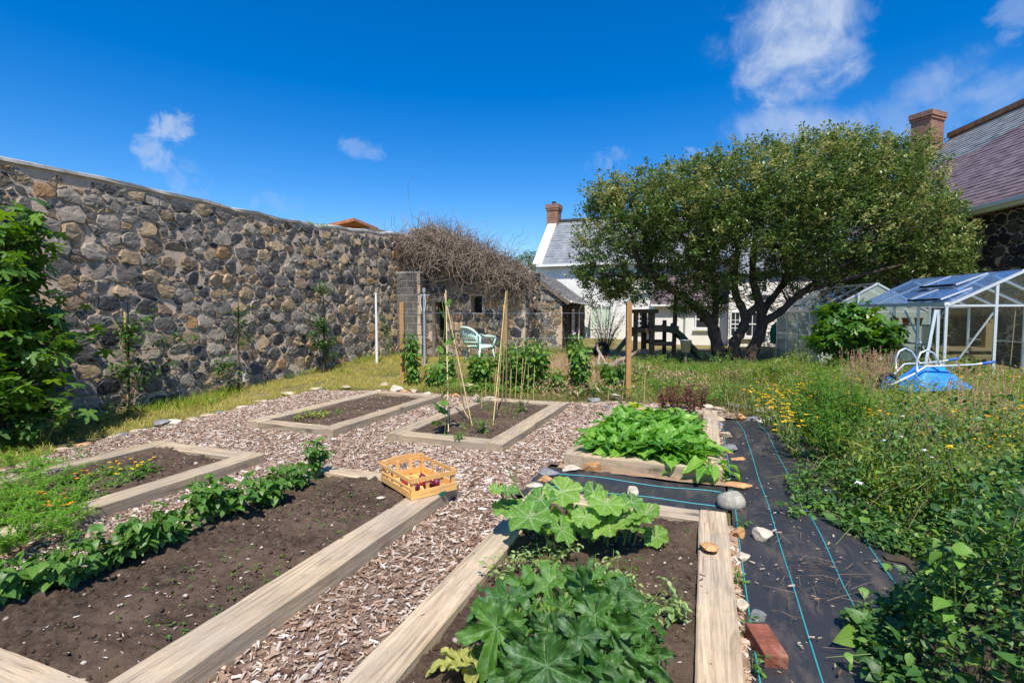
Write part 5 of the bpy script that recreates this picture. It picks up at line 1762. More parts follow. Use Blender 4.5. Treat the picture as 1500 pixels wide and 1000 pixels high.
def back(mb):
    arc = lambda a, z: (.285 * math.sin(a), -.20 - .13 * math.cos(a) - (z - Hs) * .28, z)
    top = [arc(a, .86 - .16 * (abs(a) / 1.35) ** 2.2) for a in np.linspace(-1.35, 1.35, 19)]
    mb.tube(top, .030, 8)
    low = [arc(a, .52) for a in np.linspace(-1.1, 1.1, 15)]
    mb.tube(low, .02, 6)
    for a in np.linspace(-.95, .95, 9):
        mb.beam(arc(a, .45), arc(a, .84 - .15 * (abs(a) / 1.35) ** 2.2), .035, .014, up=(math.sin(a), -math.cos(a), 0))
    for s_ in (-1, 1): mb.beam((s_ * .22, -.22, Hs - .03), arc(s_ * 1.15, .70), .05, .03)
facing(back, 'backrest')
for s_ in (-1, 1):
    def arm(mb):
        mb.tube([(s_ * .285, -.24, .70), (s_ * .30, -.1, .66), (s_ * .30, .1, .645), (s_ * .285, .22, .63), (s_ * .26, .245, .58)], [.028, .03, .03, .028, .022], 8)
        mb.beam((s_ * .275, .235, .62), (s_ * .25, .2, .40), .04, .05)
    facing(arm, 'armrest')
for sx, sy in ((-1, -1), (1, -1), (-1, 1), (1, 1)):
    facing(lambda mb: (mb.beam((sx * .215, sy * .19, Hs - .02), (sx * .265, sy * .25, 0), .055, .02, up=(0, 1, 0)), mb.beam((sx * .225, sy * .185, Hs - .02), (sx * .275, sy * .245, 0), .02, .05, up=(1, 0, 0))), 'leg')

# ---------------------------------------------------------------- posts, poles, stakes and canes
def stick(name, x, y, ztop, r, mat, label, cat, group=None, square=False, lean=(0, 0), z0=-.05, k=6, kink=0.0):
    mb = MB()
    g = G(x, y)
    L = ztop - g
    if square: mb.beam((0, 0, z0), (lean[0], lean[1], L), r * 2, r * 2, up=(0, 1, 0))
    else:
        n = 6 if kink else 3
        P = [(lean[0] * t + kink * math.sin(t * 9 + x), lean[1] * t, z0 + (L - z0) * t) for t in np.linspace(0, 1, n)]
        mb.tube(P, np.linspace(r, r * .8, n), k)
        if mat == 'cane':
            for t in np.arange(.18, .95, .17):
                mb.tube([(lean[0] * t, lean[1] * t, z0 + (L - z0) * t - .004), (lean[0] * t, lean[1] * t, z0 + (L - z0) * t + .004)], r * 1.25, k)
    o = mb.build(name, M[mat], None, False, (x, y, g), (0, 0, YAW if square else 0))
    return tag(o, label, cat, group)


PY = 9.8
for px, py0, lab in ((590, 443, 'orange square timber post standing left among the raspberry plants, by the block pier'), (740, 446, 'orange square timber post behind the bundle of canes beside the chair'), (920, 443, 'orange square timber post standing alone in front of the play tower')):
    x, y, _ = aty(px, 560, PY if px != 740 else 10.2)
    stick('timber_post', x, y, zat(py0, x, y), .047, 'post', lab, 'post', 'orange timber posts of the raspberry row', True)
x, y = at(552, 531, .25); stick('clothes_pole', x, y, zat(429, x, y), .035, 'whitepaint', 'slim white metal pole standing against the long stone wall', 'pole', k=10)
x, y = at(622, 531, .22); po = stick('clothes_pole', x, y, zat(428, x, y), .035, 'galv', 'blue grey clothes line pole with a small cross head and hanging cord', 'pole', k=10)
h = zat(428, x, y) - G(x, y)
mb = MB(); mb.beam((-.17, 0, h - .08), (.17, 0, h - .08), .03, .03); mb.lathe([(0, h + .12), (.05, h + .10), (.045, h), (.03, h - .02)], 10); mb.build('cross_head', M['galv'], po)
mb = MB()
for s_ in (-.06, .05): mb.tube([(s_, -.04, h - .05), (s_ * 1.6, -.05, h - .3), (s_ * .8, -.045, h - .52)], .008, 4)
mb.build('cord', M['whitepaint'], po)
# wall stakes with espaliers
ESP = [(187, 457, 582, 7.2, 'first espalier from the left, a bushy young tree tied to the wall'), (349, 450, 560, 8.0, 'second espalier from the left, a thin young tree with a white tag'), (474, 452, 545, 8.1, 'third espalier from the left, a dark leafy young tree'), (519, 500, 533, 0, '')]
for i, (px, pt, pb, _, lab) in enumerate(ESP[:3]):
    r = ray(px, 560); t = -8.72 / r[0] * -1
    x = -8.72; y = r[1] * (x / r[0])
    stick('wall_stake', x, y, zat(pt, x, y), .022, 'oldwood' if i else 'cane', ['pale stake', 'brown stake', 'grey stake'][i] + ' holding the ' + ORD[i] + ' espalier along the stone wall', 'stake', 'stakes along the stone wall', lean=(0, .05 * i))
# fence wires between the posts
for z_, lab in ((458, 'upper thin wire stretched between the orange posts'), (494, 'middle thin wire stretched between the orange posts'), (532, 'lower thin wire stretched between the orange posts')):
    a = aty(590, z_, PY); b = aty(920, z_, PY)
    mb = MB(); mb.tube([(a[0], a[1] - .052, a[2]), ((a[0] + b[0]) / 2, a[1] - .05, (a[2] + b[2]) / 2 - .015), (b[0], b[1] - .052, b[2])], .0022, 4)
    tag(mb.build('fence_wire', M['galv']), lab, 'wire', 'wires of the raspberry row')
# canes: (top px, top py, foot px, foot py, r)
CANES = [(653, 425, 657, 633, .011, 'cane', 'tallest upright bamboo cane of the left wigwam'), (651, 430, 692, 622, .010, 'cane', 'bamboo cane slanting right from the top of the left wigwam'),
         (650, 434, 683, 610, .010, 'canedark', 'dark old cane slanting down behind the left wigwam'), (650, 432, 694, 621, .008, 'cane', 'thin broken cane lying across the foot of the left wigwam'),
         (741, 427, 722, 622, .009, 'cane', 'leftmost cane of the middle wigwam'), (742, 432, 735, 592, .009, 'cane', 'left rear cane of the middle wigwam'),
         (743, 425, 741, 590, .009, 'cane', 'upright rear cane of the middle wigwam'), (744, 430, 743, 584, .008, 'canedark', 'dark cane in the centre of the middle wigwam'),
         (742, 428, 750, 580, .008, 'cane', 'right rear cane of the middle wigwam'), (741, 432, 728, 600, .009, 'cane', 'second cane from the left of the middle wigwam')]
for i, (tx, ty, fx, fy, r, mt, lab) in enumerate(CANES):
    x, y = at(fx, fy, .085); d = dep(x, y)
    top = (-2.95, 6.75) if i < 4 else (-2.95, 7.55)
    tx_, ty_, tz_ = atd(tx, ty, dep(*aty(tx, ty, 6.55 if i < 4 else 7.35)[:2]))
    if i == 3: tx_, ty_, tz_ = x - .35, y + .15, .42
    mb = MB()
    P = [np.array((x, y, .05)) * (1 - t) + np.array((tx_, ty_, tz_)) * t for t in np.linspace(0, 1, 8)]
    r *= .8
    mb.tube(P, np.linspace(r, r * .75, 8), 6)
    for t in np.arange(.1, .95, .14):
        p = P[0] * (1 - t) + P[-1] * t; p2 = P[0] * (1 - t - .004) + P[-1] * (t + .004)
        mb.tube([p, p2], r * 1.2, 6)
    tag(mb.build('bamboo_cane', M[mt]), lab, 'cane', 'canes of the bean wigwams')
SH_ = [(712, 555, 711, 590), (727, 538, 723, 585), (758, 520, 754, 585), (766, 525, 762, 588), (771, 523, 763, 580), (774, 535, 773, 583), (783, 535, 781, 586), (749, 540, 746, 592), (706, 570, 705, 600), (945, 545, 943, 600), (914, 555, 911, 583), (892, 572, 890, 588)]
SH_.sort()
for i, (tx, ty, fx, fy) in enumerate(SH_):
    x, y = at(fx, fy, .05); z = zat(ty, x, y)
    xx, yy, _ = atd(tx, ty, dep(x, y))
    stick('short_cane', x, y, z, .006, 'cane', f'short thin cane stuck in the ground, {ORD[i]} from the left of the short canes', 'cane', 'short canes behind the back beds', lean=(xx - x, yy - y), k=5)

# ---------------------------------------------------------------- crate of beetroots
ca = np.array(at(603, 732, .135)); cb_ = np.array(at(668, 716, .135)); cl = np.array(at(556, 692, .135))
cang = math.atan2(*(cb_ - ca)[::-1])
LX, LY = np.linalg.norm(cb_ - ca), .60
yv = np.array((-math.sin(cang), math.cos(cang)))
CR = empty('wooden_crate', (ca[0], ca[1], .134), 'low orange wooden slatted crate of beetroots sitting on the bed corner', 'crate', rz=cang)
LX = .40
LYc = .56
T = .008
hh = .165
def cr_slat(c, size, nm='slat', R=None):
    mb = MB(); mb.box(c, size, R)
    mb.build(nm, M['crate'], CR)
for x in (.018, LX - .018):
    for y in (.018, LYc - .018): cr_slat((x, y, hh / 2 + .01), (.03, .03, hh + .02), 'corner_post')
for (z, h_) in ((.032, .062), (.148, .036)):
    cr_slat((LX / 2, -.004, z), (LX + .016, T, h_)); cr_slat((LX / 2, LYc + .004, z), (LX + .016, T, h_))
    cr_slat((-.004, LYc / 2, z), (T, LYc, h_ * .8)); cr_slat((LX + .004, LYc / 2, z), (T, LYc, h_ * .8))
cr_slat((-.004, LYc / 2, .085), (T, LYc, .018))
mb = MB()
xs = np.linspace(-.012, LX + .012, 13)
for yy in (LYc + .004,):
    V = []
    for x in xs:
        zt = .168 + .022 * math.sin((x / LX) * PI)
        V += [(x, yy - .006, .15), (x, yy + .006, .15), (x, yy + .006, zt + .012), (x, yy - .006, zt + .012)]
    Q = []
    for i in range(len(xs) - 1):
        for j in range(4): Q.append((i * 4 + j, i * 4 + (j + 1) % 4, (i + 1) * 4 + (j + 1) % 4, (i + 1) * 4 + j))
    mb.add(np.array(V), np.array(Q))
mb.build('top_rail', M['crate'], CR)
for f in (.36, .68):
    cr_slat((LX * f, .006, .09), (.032, .006, .13), 'upright'); cr_slat((LX * f, LYc - .006, .09), (.032, .006, .13), 'upright')
for f in (.35, .66):
    cr_slat((.006, LYc * f, .085), (.006, .03, .12), 'upright'); cr_slat((LX - .006, LYc * f, .085), (.006, .03, .12), 'upright')
for i in range(5): cr_slat((LX * (i + .5) / 5, LYc / 2, .006), (LX / 5 - .012, LYc - .01, .006), 'base_board')
beets = [(.08, .10, .042, 'beet'), (.20, .09, .046, 'beet'), (.30, .13, .036, 'beet'), (.13, .22, .03, 'beetred'), (.22, .24, .03, 'beetred'), (.10, .33, .03, 'beetred'), (.27, .33, .032, 'beet')]
BL = ['large dark beetroot at the near left corner of the crate', 'large purple beetroot in the middle of the near side of the crate', 'small beetroot at the near right of the crate', 'small red onion left of centre in the crate', 'small red onion at the centre of the crate', 'small red onion at the far left of the crate', 'beetroot at the far right of the crate']
for i, (x, y, r, mt) in enumerate(beets):
    mb = MB(); prof = [(0, -.9 * r)] + [(r * math.sin(t) * (1.05 if t < 2 else .9), -r * math.cos(t) * (.92 if t < 1.6 else 1.05)) for t in np.linspace(.35, 2.8, 9)] + [(.006, r * 1.35), (0, r * 1.6)]
    mb.lathe(prof, 16)
    w = np.array(CR.location) + rz(cang) @ np.array((x, y, .010 + r * .92))
    o = mb.build('beetroot' if mt == 'beet' else 'red_onion', M[mt], None, True, tuple(w), (U(-.9, .9), U(-.9, .9), U(0, 6)))
    o.location.z = w[2] + r * .1
    tag(o, BL[i], 'beetroot' if mt == 'beet' else 'onion', 'roots in the crate')
mb = MB(); mb.add(np.array([(0, 0, 0), (.07, .0, .012), (.085, .0, .05), (.03, 0, .045), (.0, .006, 0), (.07, .006, .012), (.085, .006, .05), (.03, .006, .045)]), BOXF)
o = mb.build('plant_label', M['greentag'], None, False, tuple(np.array(CR.location) + rz(cang) @ np.array((LX * .52, -.03, -.03))), (0, 0, cang)); tag(o, 'dark green plastic label sticking out below the crate', 'label')
mb = MB(); mb.inst(pebbleT(5), rotm(np.array([.4])), np.array([(0, 0, 0)]), 0, np.array([(.05, .03, .028)]))
q = at(558, 732, .1); o = mb.build('stone', M['palestone'], None, True, (q[0], q[1], .118)); tag(o, 'small pale pebble on the soil just left of the crate', 'stone')
# ---------------------------------------------------------------- vegetable plants
def offset_build(mb, name, mat, E, smooth=True):
    if not mb.f: return None
    return mb.build(name, mat, E, smooth)


def leafy(name, x, y, z, label, cat, group, nst, hgt, spread, T, size, lmat, nper, stemr=.004, tri=False, smat='stem', lean=.35, low=.15, pitch=(-.55, .35)):
    """bush of several stems, each carrying leaves on short stalks"""
    E = empty(name, (x, y, z), label, cat, group)
    sm, lm = MB(), MB()
    for s in range(nst):
        a = U(0, 2 * PI); r0 = spread * .15 * math.sqrt(rng.random())
        tip = np.array((math.cos(a) * spread * U(.3, 1), math.sin(a) * spread * U(.3, 1), hgt * U(.65, 1.05)))
        base = np.array((math.cos(a) * r0, math.sin(a) * r0, -.02))
        mid = (base + tip) / 2 + np.array((rng.normal(0, .1) * spread, rng.normal(0, .1) * spread, .12 * hgt))
        ts = np.linspace(0, 1, 6)
        P = np.array([base * (1 - t) ** 2 + 2 * mid * t * (1 - t) + tip * t * t for t in ts])
        sm.tube(P, np.linspace(stemr, stemr * .5, 6), 4)
        for q in range(nper):
            t = low + (1 - low) * (q + rng.random()) / nper
            p = base * (1 - t) ** 2 + 2 * mid * t * (1 - t) + tip * t * t
            yw = U(0, 2 * PI)
            st = U(.3, .9) * size * .8
            out = np.array((-math.sin(yw), math.cos(yw), U(.1, .6)))
            e = p + out * st
            sm.tube([p, e], [stemr * .4, stemr * .3], 3)
            sz = size * U(.65, 1.15) * (1 - .35 * max(0, t - .75) / .25)
            if tri:
                leaves(lm, T, np.array([e] * 3), np.array([sz, sz * .85, sz * .85]), np.array([yw, yw + 1.25, yw - 1.25]) + rng.normal(0, .15, 3), U(*pitch, 3), rng.normal(0, .3, 3))
            else:
                leaves(lm, T, np.array([e]), np.array([sz]), np.array([yw]), U(*pitch, 1), rng.normal(0, .35, 1))
    offset_build(sm, 'stem', M[smat], E); offset_build(lm, 'foliage', M[lmat], E)
    return E


# row of bush beans in bed A
BP = [(30, 880), (95, 862), (170, 828), (215, 812), (262, 792), (310, 765), (345, 752), (395, 735), (432, 715), (468, 698)]
for i, (px, py) in enumerate(BP):
    x, y = at(px, py, .1)
    w = 'nearest' if i == 0 else ('farthest' if i == len(BP) - 1 else ORD[i])
    leafy('bean_plant', x - .02, y, .09, f'bushy green bean plant, {w} in the row from the near end', 'bean plant', 'bean plants in a row', 11, U(.22, .31) * (1.2 if i in (5, 9) else 1), .155, BEAN, U(.075, .095), 'bean', 5, .004, True, low=.3, pitch=(-.8, .15))


def rosette(name, x, y, z, label, cat, group, n, L, T, lmat, tilt=(.35, 1.25), smat='stem', stalk=.35, sr=.006, mid=None):
    """leaves on stalks from one crown"""
    E = empty(name, (x, y, z), label, cat, group)
    sm, lm = MB(), MB()
    for q in range(n):
        a = q * 2.4 + U(-.3, .3)
        el = PI / 2 - U(*tilt)
        d = np.array((-math.sin(a) * math.cos(el), math.cos(a) * math.cos(el), math.sin(el)))
        l = L * U(.7, 1.1)
        b = np.array((0, 0, 0.)) + rng.normal(0, .01, 3)
        e = b + d * l * stalk
        sm.tube([b, (b + e) / 2 + np.array((0, 0, .01)), e], [sr, sr * .8, sr * .6], 5)
        TT = T[rng.integers(len(T))] if isinstance(T, list) else T
        leaves(lm, TT, np.array([e]), np.array([l * (1 - stalk * .4)]), np.array([a]), np.array([el - U(.1, .5)]), rng.normal(0, .3, 1))
    offset_build(sm, 'stalk', M[smat], E); offset_build(lm, 'foliage', M[lmat], E)
    return E


rows = [(5.38, 6), (5.66, 6), (5.95, 6), (6.25, 6), (6.56, 5), (6.88, 5), (7.2, 4)]
rn = ['front', 'second', 'third', 'fourth', 'fifth', 'sixth', 'back']
for ri, (y, n) in enumerate(rows):
    for k in range(n):
        x = -1.12 + (k + .5) * 1.10 / n + U(-.05, .05)
        rosette('chard_plant', x, y + U(-.06, .06), .10, f'bright green chard plant, {ORD[k]} from the left in the {rn[ri]} row of its bed', 'chard', 'chard plants in the bed', 27, U(.22, .31) * (1 if ri < 5 else .85), CHARD, 'lettuce', (.15, 1.25))
rosette('chard_plant', .06, 5.20, .13, 'chard plant spilling over the near right corner of its bed', 'chard', 'chard plants in the bed', 12, .27, CHARD, 'lettuce', (.9, 1.75))
rosette('chard_plant', -1.2, 5.75, .12, 'chard plant leaning over the left sleeper of its bed', 'chard', 'chard plants in the bed', 9, .25, CHARD, 'lettuce', (.6, 1.4))
for i, (px, py) in enumerate([(930, 590), (948, 600), (915, 610), (1005, 612), (985, 614), (965, 606)]):
    x, y = at(px, py, .2)
    rosette('lettuce', x, y, .11, 'small lime green frilly lettuce ' + ['at the back left behind the chard', 'by the short cane behind the chard', 'at the far left edge of the chard', 'in front of the red lettuces on the right', 'in front of the middle red lettuce', 'between the cane and the red lettuces'][i], 'lettuce', 'lime green lettuces', 22, .14, OV, 'limelettuce', (.1, 1.2), stalk=.15)
for i, (px, py) in enumerate([(972, 592), (993, 596), (1013, 598), (1025, 590), (985, 584), (1004, 584)]):
    x, y = at(px, py, .2)
    leafy('red_lettuce', x, y, .1, 'bolting dark red lettuce ' + ['at the left of the red clump', 'second from left at the front of the red clump', 'third from left at the front of the red clump', 'at the right end of the red clump', 'behind at the left of the red clump', 'behind at the centre of the red clump'][i], 'red lettuce', 'red lettuces', 11, .36, .16, OV, .06, 'redlettuce', 13, .004, False, 'brownstem')

# pumpkin: big marbled leaves placed along a trailing stem (leaf centre pixel, size in px)
PK = empty('pumpkin_plant', (-.75, 3.6, .08), 'pumpkin plant with broad white veined leaves sprawling over the back of the near bed', 'pumpkin')
po_ = np.array((-.75, 3.6, .08))
lm, sm = MB(), MB()
PL = [(775, 757, 62, .34, 3.4, .15), (742, 745, 40, .30, 2.6, .2), (792, 731, 44, .36, 2.9, .3), (823, 720, 52, .40, 3.1, .35), (744, 718, 28, .42, 1.2, .4), (727, 716, 20, .45, .6, .9), (822, 775, 46, .26, 3.2, .2),
      (858, 757, 38, .33, 3.0, .25), (888, 737, 48, .40, 4.0, .35), (893, 772, 48, .28, 3.3, .15), (925, 773, 40, .26, 3.0, .1), (946, 752, 42, .33, 3.8, .2), (912, 742, 26, .36, 3.0, .3), (960, 785, 34, .15, 4.2, .0), (840, 745, 30, .30, 2.0, .3), (862, 783, 30, .20, 3.3, .1), (925, 735, 36, .36, 2.7, .3), (805, 752, 34, .27, 2.3, .2), (757, 740, 44, .3, 0, 0), (845, 765, 40, .24, 0, 0), (875, 755, 36, .3, 0, 0), (910, 757, 38, .3, 0, 0), (790, 770, 42, .2, 0, 0), (870, 722, 34, .36, 0, 0), (935, 757, 32, .3, 0, 0)]
for i, (px, py, sp, z, yw, tl) in enumerate(PL):
    x, y = at(px, py, z); d = dep(x, y)
    L = sp / F * d * .62
    c = np.array((x, y, z))
    fx = math.cos(yw - PI / 2), math.sin(yw - PI / 2)
    leaves(lm, PUMP[i % 5], np.array([c]) - po_, np.array([L]), np.array([PI]) + rng.normal(0, .8, 1), np.array([-.30 + rng.normal(0, .2)]), rng.normal(0, .22, 1))
    g = np.array((x * .8 - .15, y * .6 + 3.55 * .4, .08))
    sm.tube(np.array([g, (g + c) / 2 + np.array((0, 0, .05)), c]) - po_, [.008, .007, .006], 6)
sm.tube(np.array([(-1.2, 3.62, .10), (-.9, 3.55, .09), (-.5, 3.6, .09), (-.25, 3.45, .09)]) - po_, .011, 6)
for e in ((-1.42, 3.62, .42), (-1.38, 3.72, .5)):
    sm.tube(np.array([(-1.2, 3.62, .1), (-1.33, 3.6, .28), e]) - po_, [.008, .006, .004], 5)
lm.build('leaf', M['pumpkin'], PK, True); sm.build('stem', M['stem'], PK, True)

# courgette rosette
x, y = at(812, 936, .2)
cx0 = (-.60, 2.22)
CG = empty('courgette_plant', (cx0[0], cx0[1], .08), 'big dark green courgette plant with jagged silvery leaves at the front of the near bed', 'courgette')
co = np.array((cx0[0], cx0[1], .08))
lm, sm = MB(), MB()
CL = [(735, 882, .44, .27), (770, 965, .40, .27), (700, 905, .25, .15), (725, 955, .22, .2), (795, 855, .36, .24), (860, 868, .50, .27), (905, 885, .40, .25), (945, 905, .30, .2), (900, 930, .42, .26), (850, 975, .44, .27), (800, 985, .5, .27), (940, 975, .25, .22), (960, 940, .20, .17), (895, 990, .3, .25), (755, 1000, .25, .24), (840, 845, .3, .2), (780, 905, .34, .17), (700, 975, .12, .16), (870, 1010, .42, .26), (745, 915, .38, .2), (765, 860, .30, .2), (880, 850, .36, .2), (925, 870, .30, .18), (955, 965, .22, .18), (905, 955, .36, .22), (830, 960, .48, .2), (760, 985, .33, .2), (875, 905, .52, .18), (810, 930, .54, .17), (715, 940, .25, .17), (850, 940, .55, .17), (820, 895, .42, .15), (920, 950, .3, .22), (720, 925, .42, .24)]
for i, (px, py, z, L) in enumerate(CL):
    x, y = at(px, py, z)
    c = np.array((x, y, z))
    dirv = c - np.array((cx0[0], cx0[1], z)); yw = math.atan2(-dirv[0], dirv[1])
    far = np.hypot(dirv[0], dirv[1])
    att = c - np.array((-math.sin(yw), math.cos(yw), 0)) * L * .12
    leaves(lm, COUR[i % 5], np.array([att]) - co, np.array([L * .60]), np.array([yw + rng.normal(0, .25)]), np.array([-.05 - .55 * min(1, far / .5) + rng.normal(0, .38)]), rng.normal(0, .55, 1))
    b = np.array((cx0[0] + U(-.03, .03), cx0[1] + U(-.03, .03), .1))
    sm.tube(np.array([b, (b + att) / 2 + np.array((0, 0, .09)), att]) - co, [.013, .012, .009], 7)
lm.build('leaf', M['courgette'], CG, True); sm.build('stalk', M['stem'], CG, True)
fl = MB()
for q in range(4):
    a = U(0, 6.3); fl.tube([(0, 0, .05), (math.cos(a) * .06, math.sin(a) * .06, .18), (math.cos(a) * .09, math.sin(a) * .09, .25)], [.012, .016, .003], 6)
fl.build('flower_bud', M['limelettuce'], CG, True)
x, y = at(690, 985, .1)
YL = empty('squash_seedling', (x, y, .08), 'yellowing squash plant at the bottom edge left of the courgette', 'squash'); lm = MB()
leaves(lm, COUR[1], np.array([(0, 0, .05), (.06, -.05, .08), (-.06, -.02, .06)]), np.array([.15, .13, .1]), np.array([.6, -2, 2.]), np.array([.0, .1, 0]), np.array([.1, -.1, .2])); lm.build('leaf', M['yellowleaf'], YL, True)
# pea tangles
PEA = [(800, 815, 'pea plant tangle of small pale leaves between the pumpkin and the courgette', .30), (745, 838, 'thin straggling pea stem reaching towards the left sleeper', .17), (880, 855, 'yellowing withered pea tangle right of the courgette', .24), (940, 880, 'pale pea tangle trailing towards the right sleeper', .26), (985, 895, 'pea shoots touching the right sleeper of the near bed', .15)]
for i, (px, py, lab, sp) in enumerate(PEA):
    x, y = at(px, py, .12)
    leafy('pea_plant', x, y, .07, lab, 'pea plant', 'pea plants', 13 if sp > .2 else 6, .15, sp, OV, .042, 'pea', 13, .002, False, 'stem', low=.05)
# bean seedling with limp leaves at right of the peas
for i, (px, py, lab) in enumerate([(905, 845, 'wilting bean seedling with a folded leaf in the bare soil of the near bed'), (925, 850, 'wilting bean seedling with drooping leaves right of the other one')]):
    x, y = at(px, py, .12); leafy('bean_seedling', x, y, .07, lab, 'seedling', 'wilting bean seedlings', 2, .16, .06, BEAN, .07, 'goldenrod', 3, .003, False, pitch=(-1.0, -.2))

# seedlings/weeds on soil (too small to count)
sd = MB()
for key, n in (('A', 210), ('F', 70), ('C', 30), ('D', 70), ('B', 80)):
    x0, x1, y0, y1 = BEDS[key]
    xs = U(x0 + .24, x1 - .26, n); ys = U(max(y0, 1.2) + .2, y1 - .24, n)
    for x, y in zip(xs, ys):
        if fbm(x, y, 1.4, 3) < -.05: continue
        k = rng.integers(3, 7); zz = {'A': .105, 'F': .085, 'C': .08, 'D': .09, 'B': .105}[key]
        P = np.array([(x, y, zz)] * k) + rng.normal(0, .008, (k, 3)) * np.array((1, 1, .2))
        leaves(sd, OV, P, U(.008, .022, k), None, U(0, .7, k))
tag(sd.build('seedling_weeds', M['goldenrod']), 'tiny seedling weeds dotted over the bare soil of the beds', 'seedlings', kind='stuff')

# bed C: young plants
for i, (px, py) in enumerate([(438, 611), (450, 606), (462, 607), (474, 606), (495, 604)]):
    x, y = at(px, py, .12); leafy('salad_plant', x, y, .07, f'small light green salad plant, {ORD[i]} from the left in the bed by the grass strip', 'salad plant', 'salad plants in the bed by the grass', 5, .12, .09, OV, .055, 'limelettuce' if i < 4 else 'rasp', 4, .002)
# bed D
DP = [(706, 632, 'bushy green plant at the front of the cane bed', .22, .14, 'rasp', .06), (672, 645, 'small yellow green weed growing over the front sleeper of the cane bed', .12, .05, 'goldenrod', .04), (680, 628, 'thin weedy tuft at the front left of the cane bed', .12, .1, 'weed', .03), (712, 600, 'dark straggling plant in the middle of the cane bed', .24, .12, 'apple', .035), (724, 610, 'wispy brown green plant in the middle of the cane bed', .22, .13, 'weed', .03), (764, 602, 'dark leafy plant at the back right of the cane bed', .26, .12, 'apple', .05), (755, 606, 'low green plant beside the dark leafy plant of the cane bed', .16, .12, 'weed', .035), (741, 606, 'wispy weed at the centre of the cane bed', .2, .14, 'weed', .028), (700, 590, 'leafy weed at the back left of the cane bed', .2, .12, 'apple', .04)]
for px, py, lab, h_, sp, mt, sz in DP:
    x, y = at(px, py, .1); leafy('bed_plant', x, y, .08, lab, 'plant', 'plants of the cane bed', 8, h_, sp, OV if sz > .035 else NARROW, sz, mt, 8, .003)
# climbing squash/bean on the tall cane
x, y = at(648, 640, .09)
CB = empty('climbing_bean', (x, y, .08), 'climbing bean with large round leaves twining up the tallest cane', 'climbing bean'); lm, sm = MB(), MB()
P = [np.array((.04 * math.sin(t * 9), .04 * math.cos(t * 9), t * 1.7)) for t in np.linspace(0, 1, 24)]
sm.tube(P, .005, 5)
for (px, py, s) in [(646, 645, .14), (652, 640, .1), (640, 596, .16), (648, 602, .13), (643, 560, .17), (650, 552, .14), (636, 550, .13), (644, 535, .12), (659, 500, .12), (664, 492, .1), (647, 460, .13), (658, 443, .09), (664, 505, .08), (652, 575, .13), (655, 520, .1), (645, 512, .1), (640, 620, .12), (650, 590, .11)]:
    d = dep(x, y); p = np.array(atd(px, py, d + U(-.06, .06))) - np.array((x, y, .08))
    leaves(lm, PUMP[rng.integers(4)], np.array([p]), np.array([s * .62]), U(0, 6.3, 1), U(-1.0, -.3, 1), rng.normal(0, .3, 1))
lm.build('foliage', M['bean'], CB, True); sm.build('stem', M['stem'], CB, True)
# bed B: feathery carrots and marigolds
for i, (px, py) in enumerate([(10, 780), (35, 765), (12, 745), (60, 742), (30, 722), (75, 722), (100, 735), (20, 700), (55, 700), (110, 712), (45, 678), (15, 665), (90, 690), (5, 725), (85, 755), (60, 665)]):
    x, y = at(px, py, .22)
    E = empty('carrot_plant', (x, y, .09), f'feathery green carrot top, {ORD[i]} counted from the near left corner of its bed', 'carrot plant', 'feathery carrot tops')
    lm, sm = MB(), MB()
    for q in range(26):
        a = U(0, 6.3); el = U(.5, 1.4); L = U(.16, .36)
        d = np.array((math.cos(a) * math.cos(el), math.sin(a) * math.cos(el), math.sin(el)))
        pts = [d * L * t + np.array((0, 0, -.10 * t * t)) for t in np.linspace(0, 1, 5)]
        sm.tube(pts, [.003, .0025, .002, .0015, .001], 3)
        k = 26; t = U(.3, 1, k)
        P = np.array([d * L * tt + np.array((0, 0, -.10 * tt * tt)) for tt in t])
        leaves(lm, NARROW, P, U(.02, .045, k), U(0, 6.3, k), U(-.3, .9, k))
    lm.build('foliage', M['feather'], E); sm.build('stem', M['stem'], E)
for i, (px, py) in enumerate([(38, 721), (60, 724), (95, 733), (120, 690), (125, 694), (165, 680), (170, 679), (198, 683), (205, 678), (214, 676), (52, 745), (180, 690), (75, 738)]):
    x, y = at(px, py, .2)
    E = empty('marigold', (x, y, .09), f'low marigold with small {"orange" if i < 5 or i in (10, 12) else "yellow"} flowers, {ORD[i]} of the flowering plants in the left bed', 'marigold', 'marigolds of the left bed')
    lm = MB()
    leaves(lm, DIA, np.stack([rng.normal(0, .05, 60), rng.normal(0, .05, 60), U(0, .10, 60)], 1), U(.03, .05, 60))
    for q in range(rng.integers(2, 5)):
        p = np.array((rng.normal(0, .05), rng.normal(0, .05), U(.09, .13)))
        fm = MB(); leaves(fm, DIAW, np.repeat(p[None], 9, 0), np.full(9, .018), np.arange(9) * .7, U(.1, .4, 9)); fm.build('flower', M['orangefl' if i < 5 or i in (10, 12) else 'yellow'], E)
    lm.build('foliage', M['goldenrod'], E)
q = at(93, 723, .12); mb = MB(); mb.inst(pebbleT(2), rotm(np.array([.4])), np.array([(0, 0, 0)]), 0, np.array([(.04, .035, .035)])); o = mb.build('stone', M['terracotta'], None, True, (q[0], q[1], .12)); tag(o, 'small pinkish red stone on the soil of the left bed', 'stone')
for i, (px, py) in enumerate([(155, 712), (180, 708), (150, 690), (210, 685), (120, 665)]):
    x, y = at(px, py, .12); leafy('leafy_weed', x, y, .09, f'small leafy weed, {ORD[i]} nearest on the soil of the left bed', 'weed', 'leafy weeds of the left bed', 5, .13, .08, OV, .05, 'rasp', 4, .002)

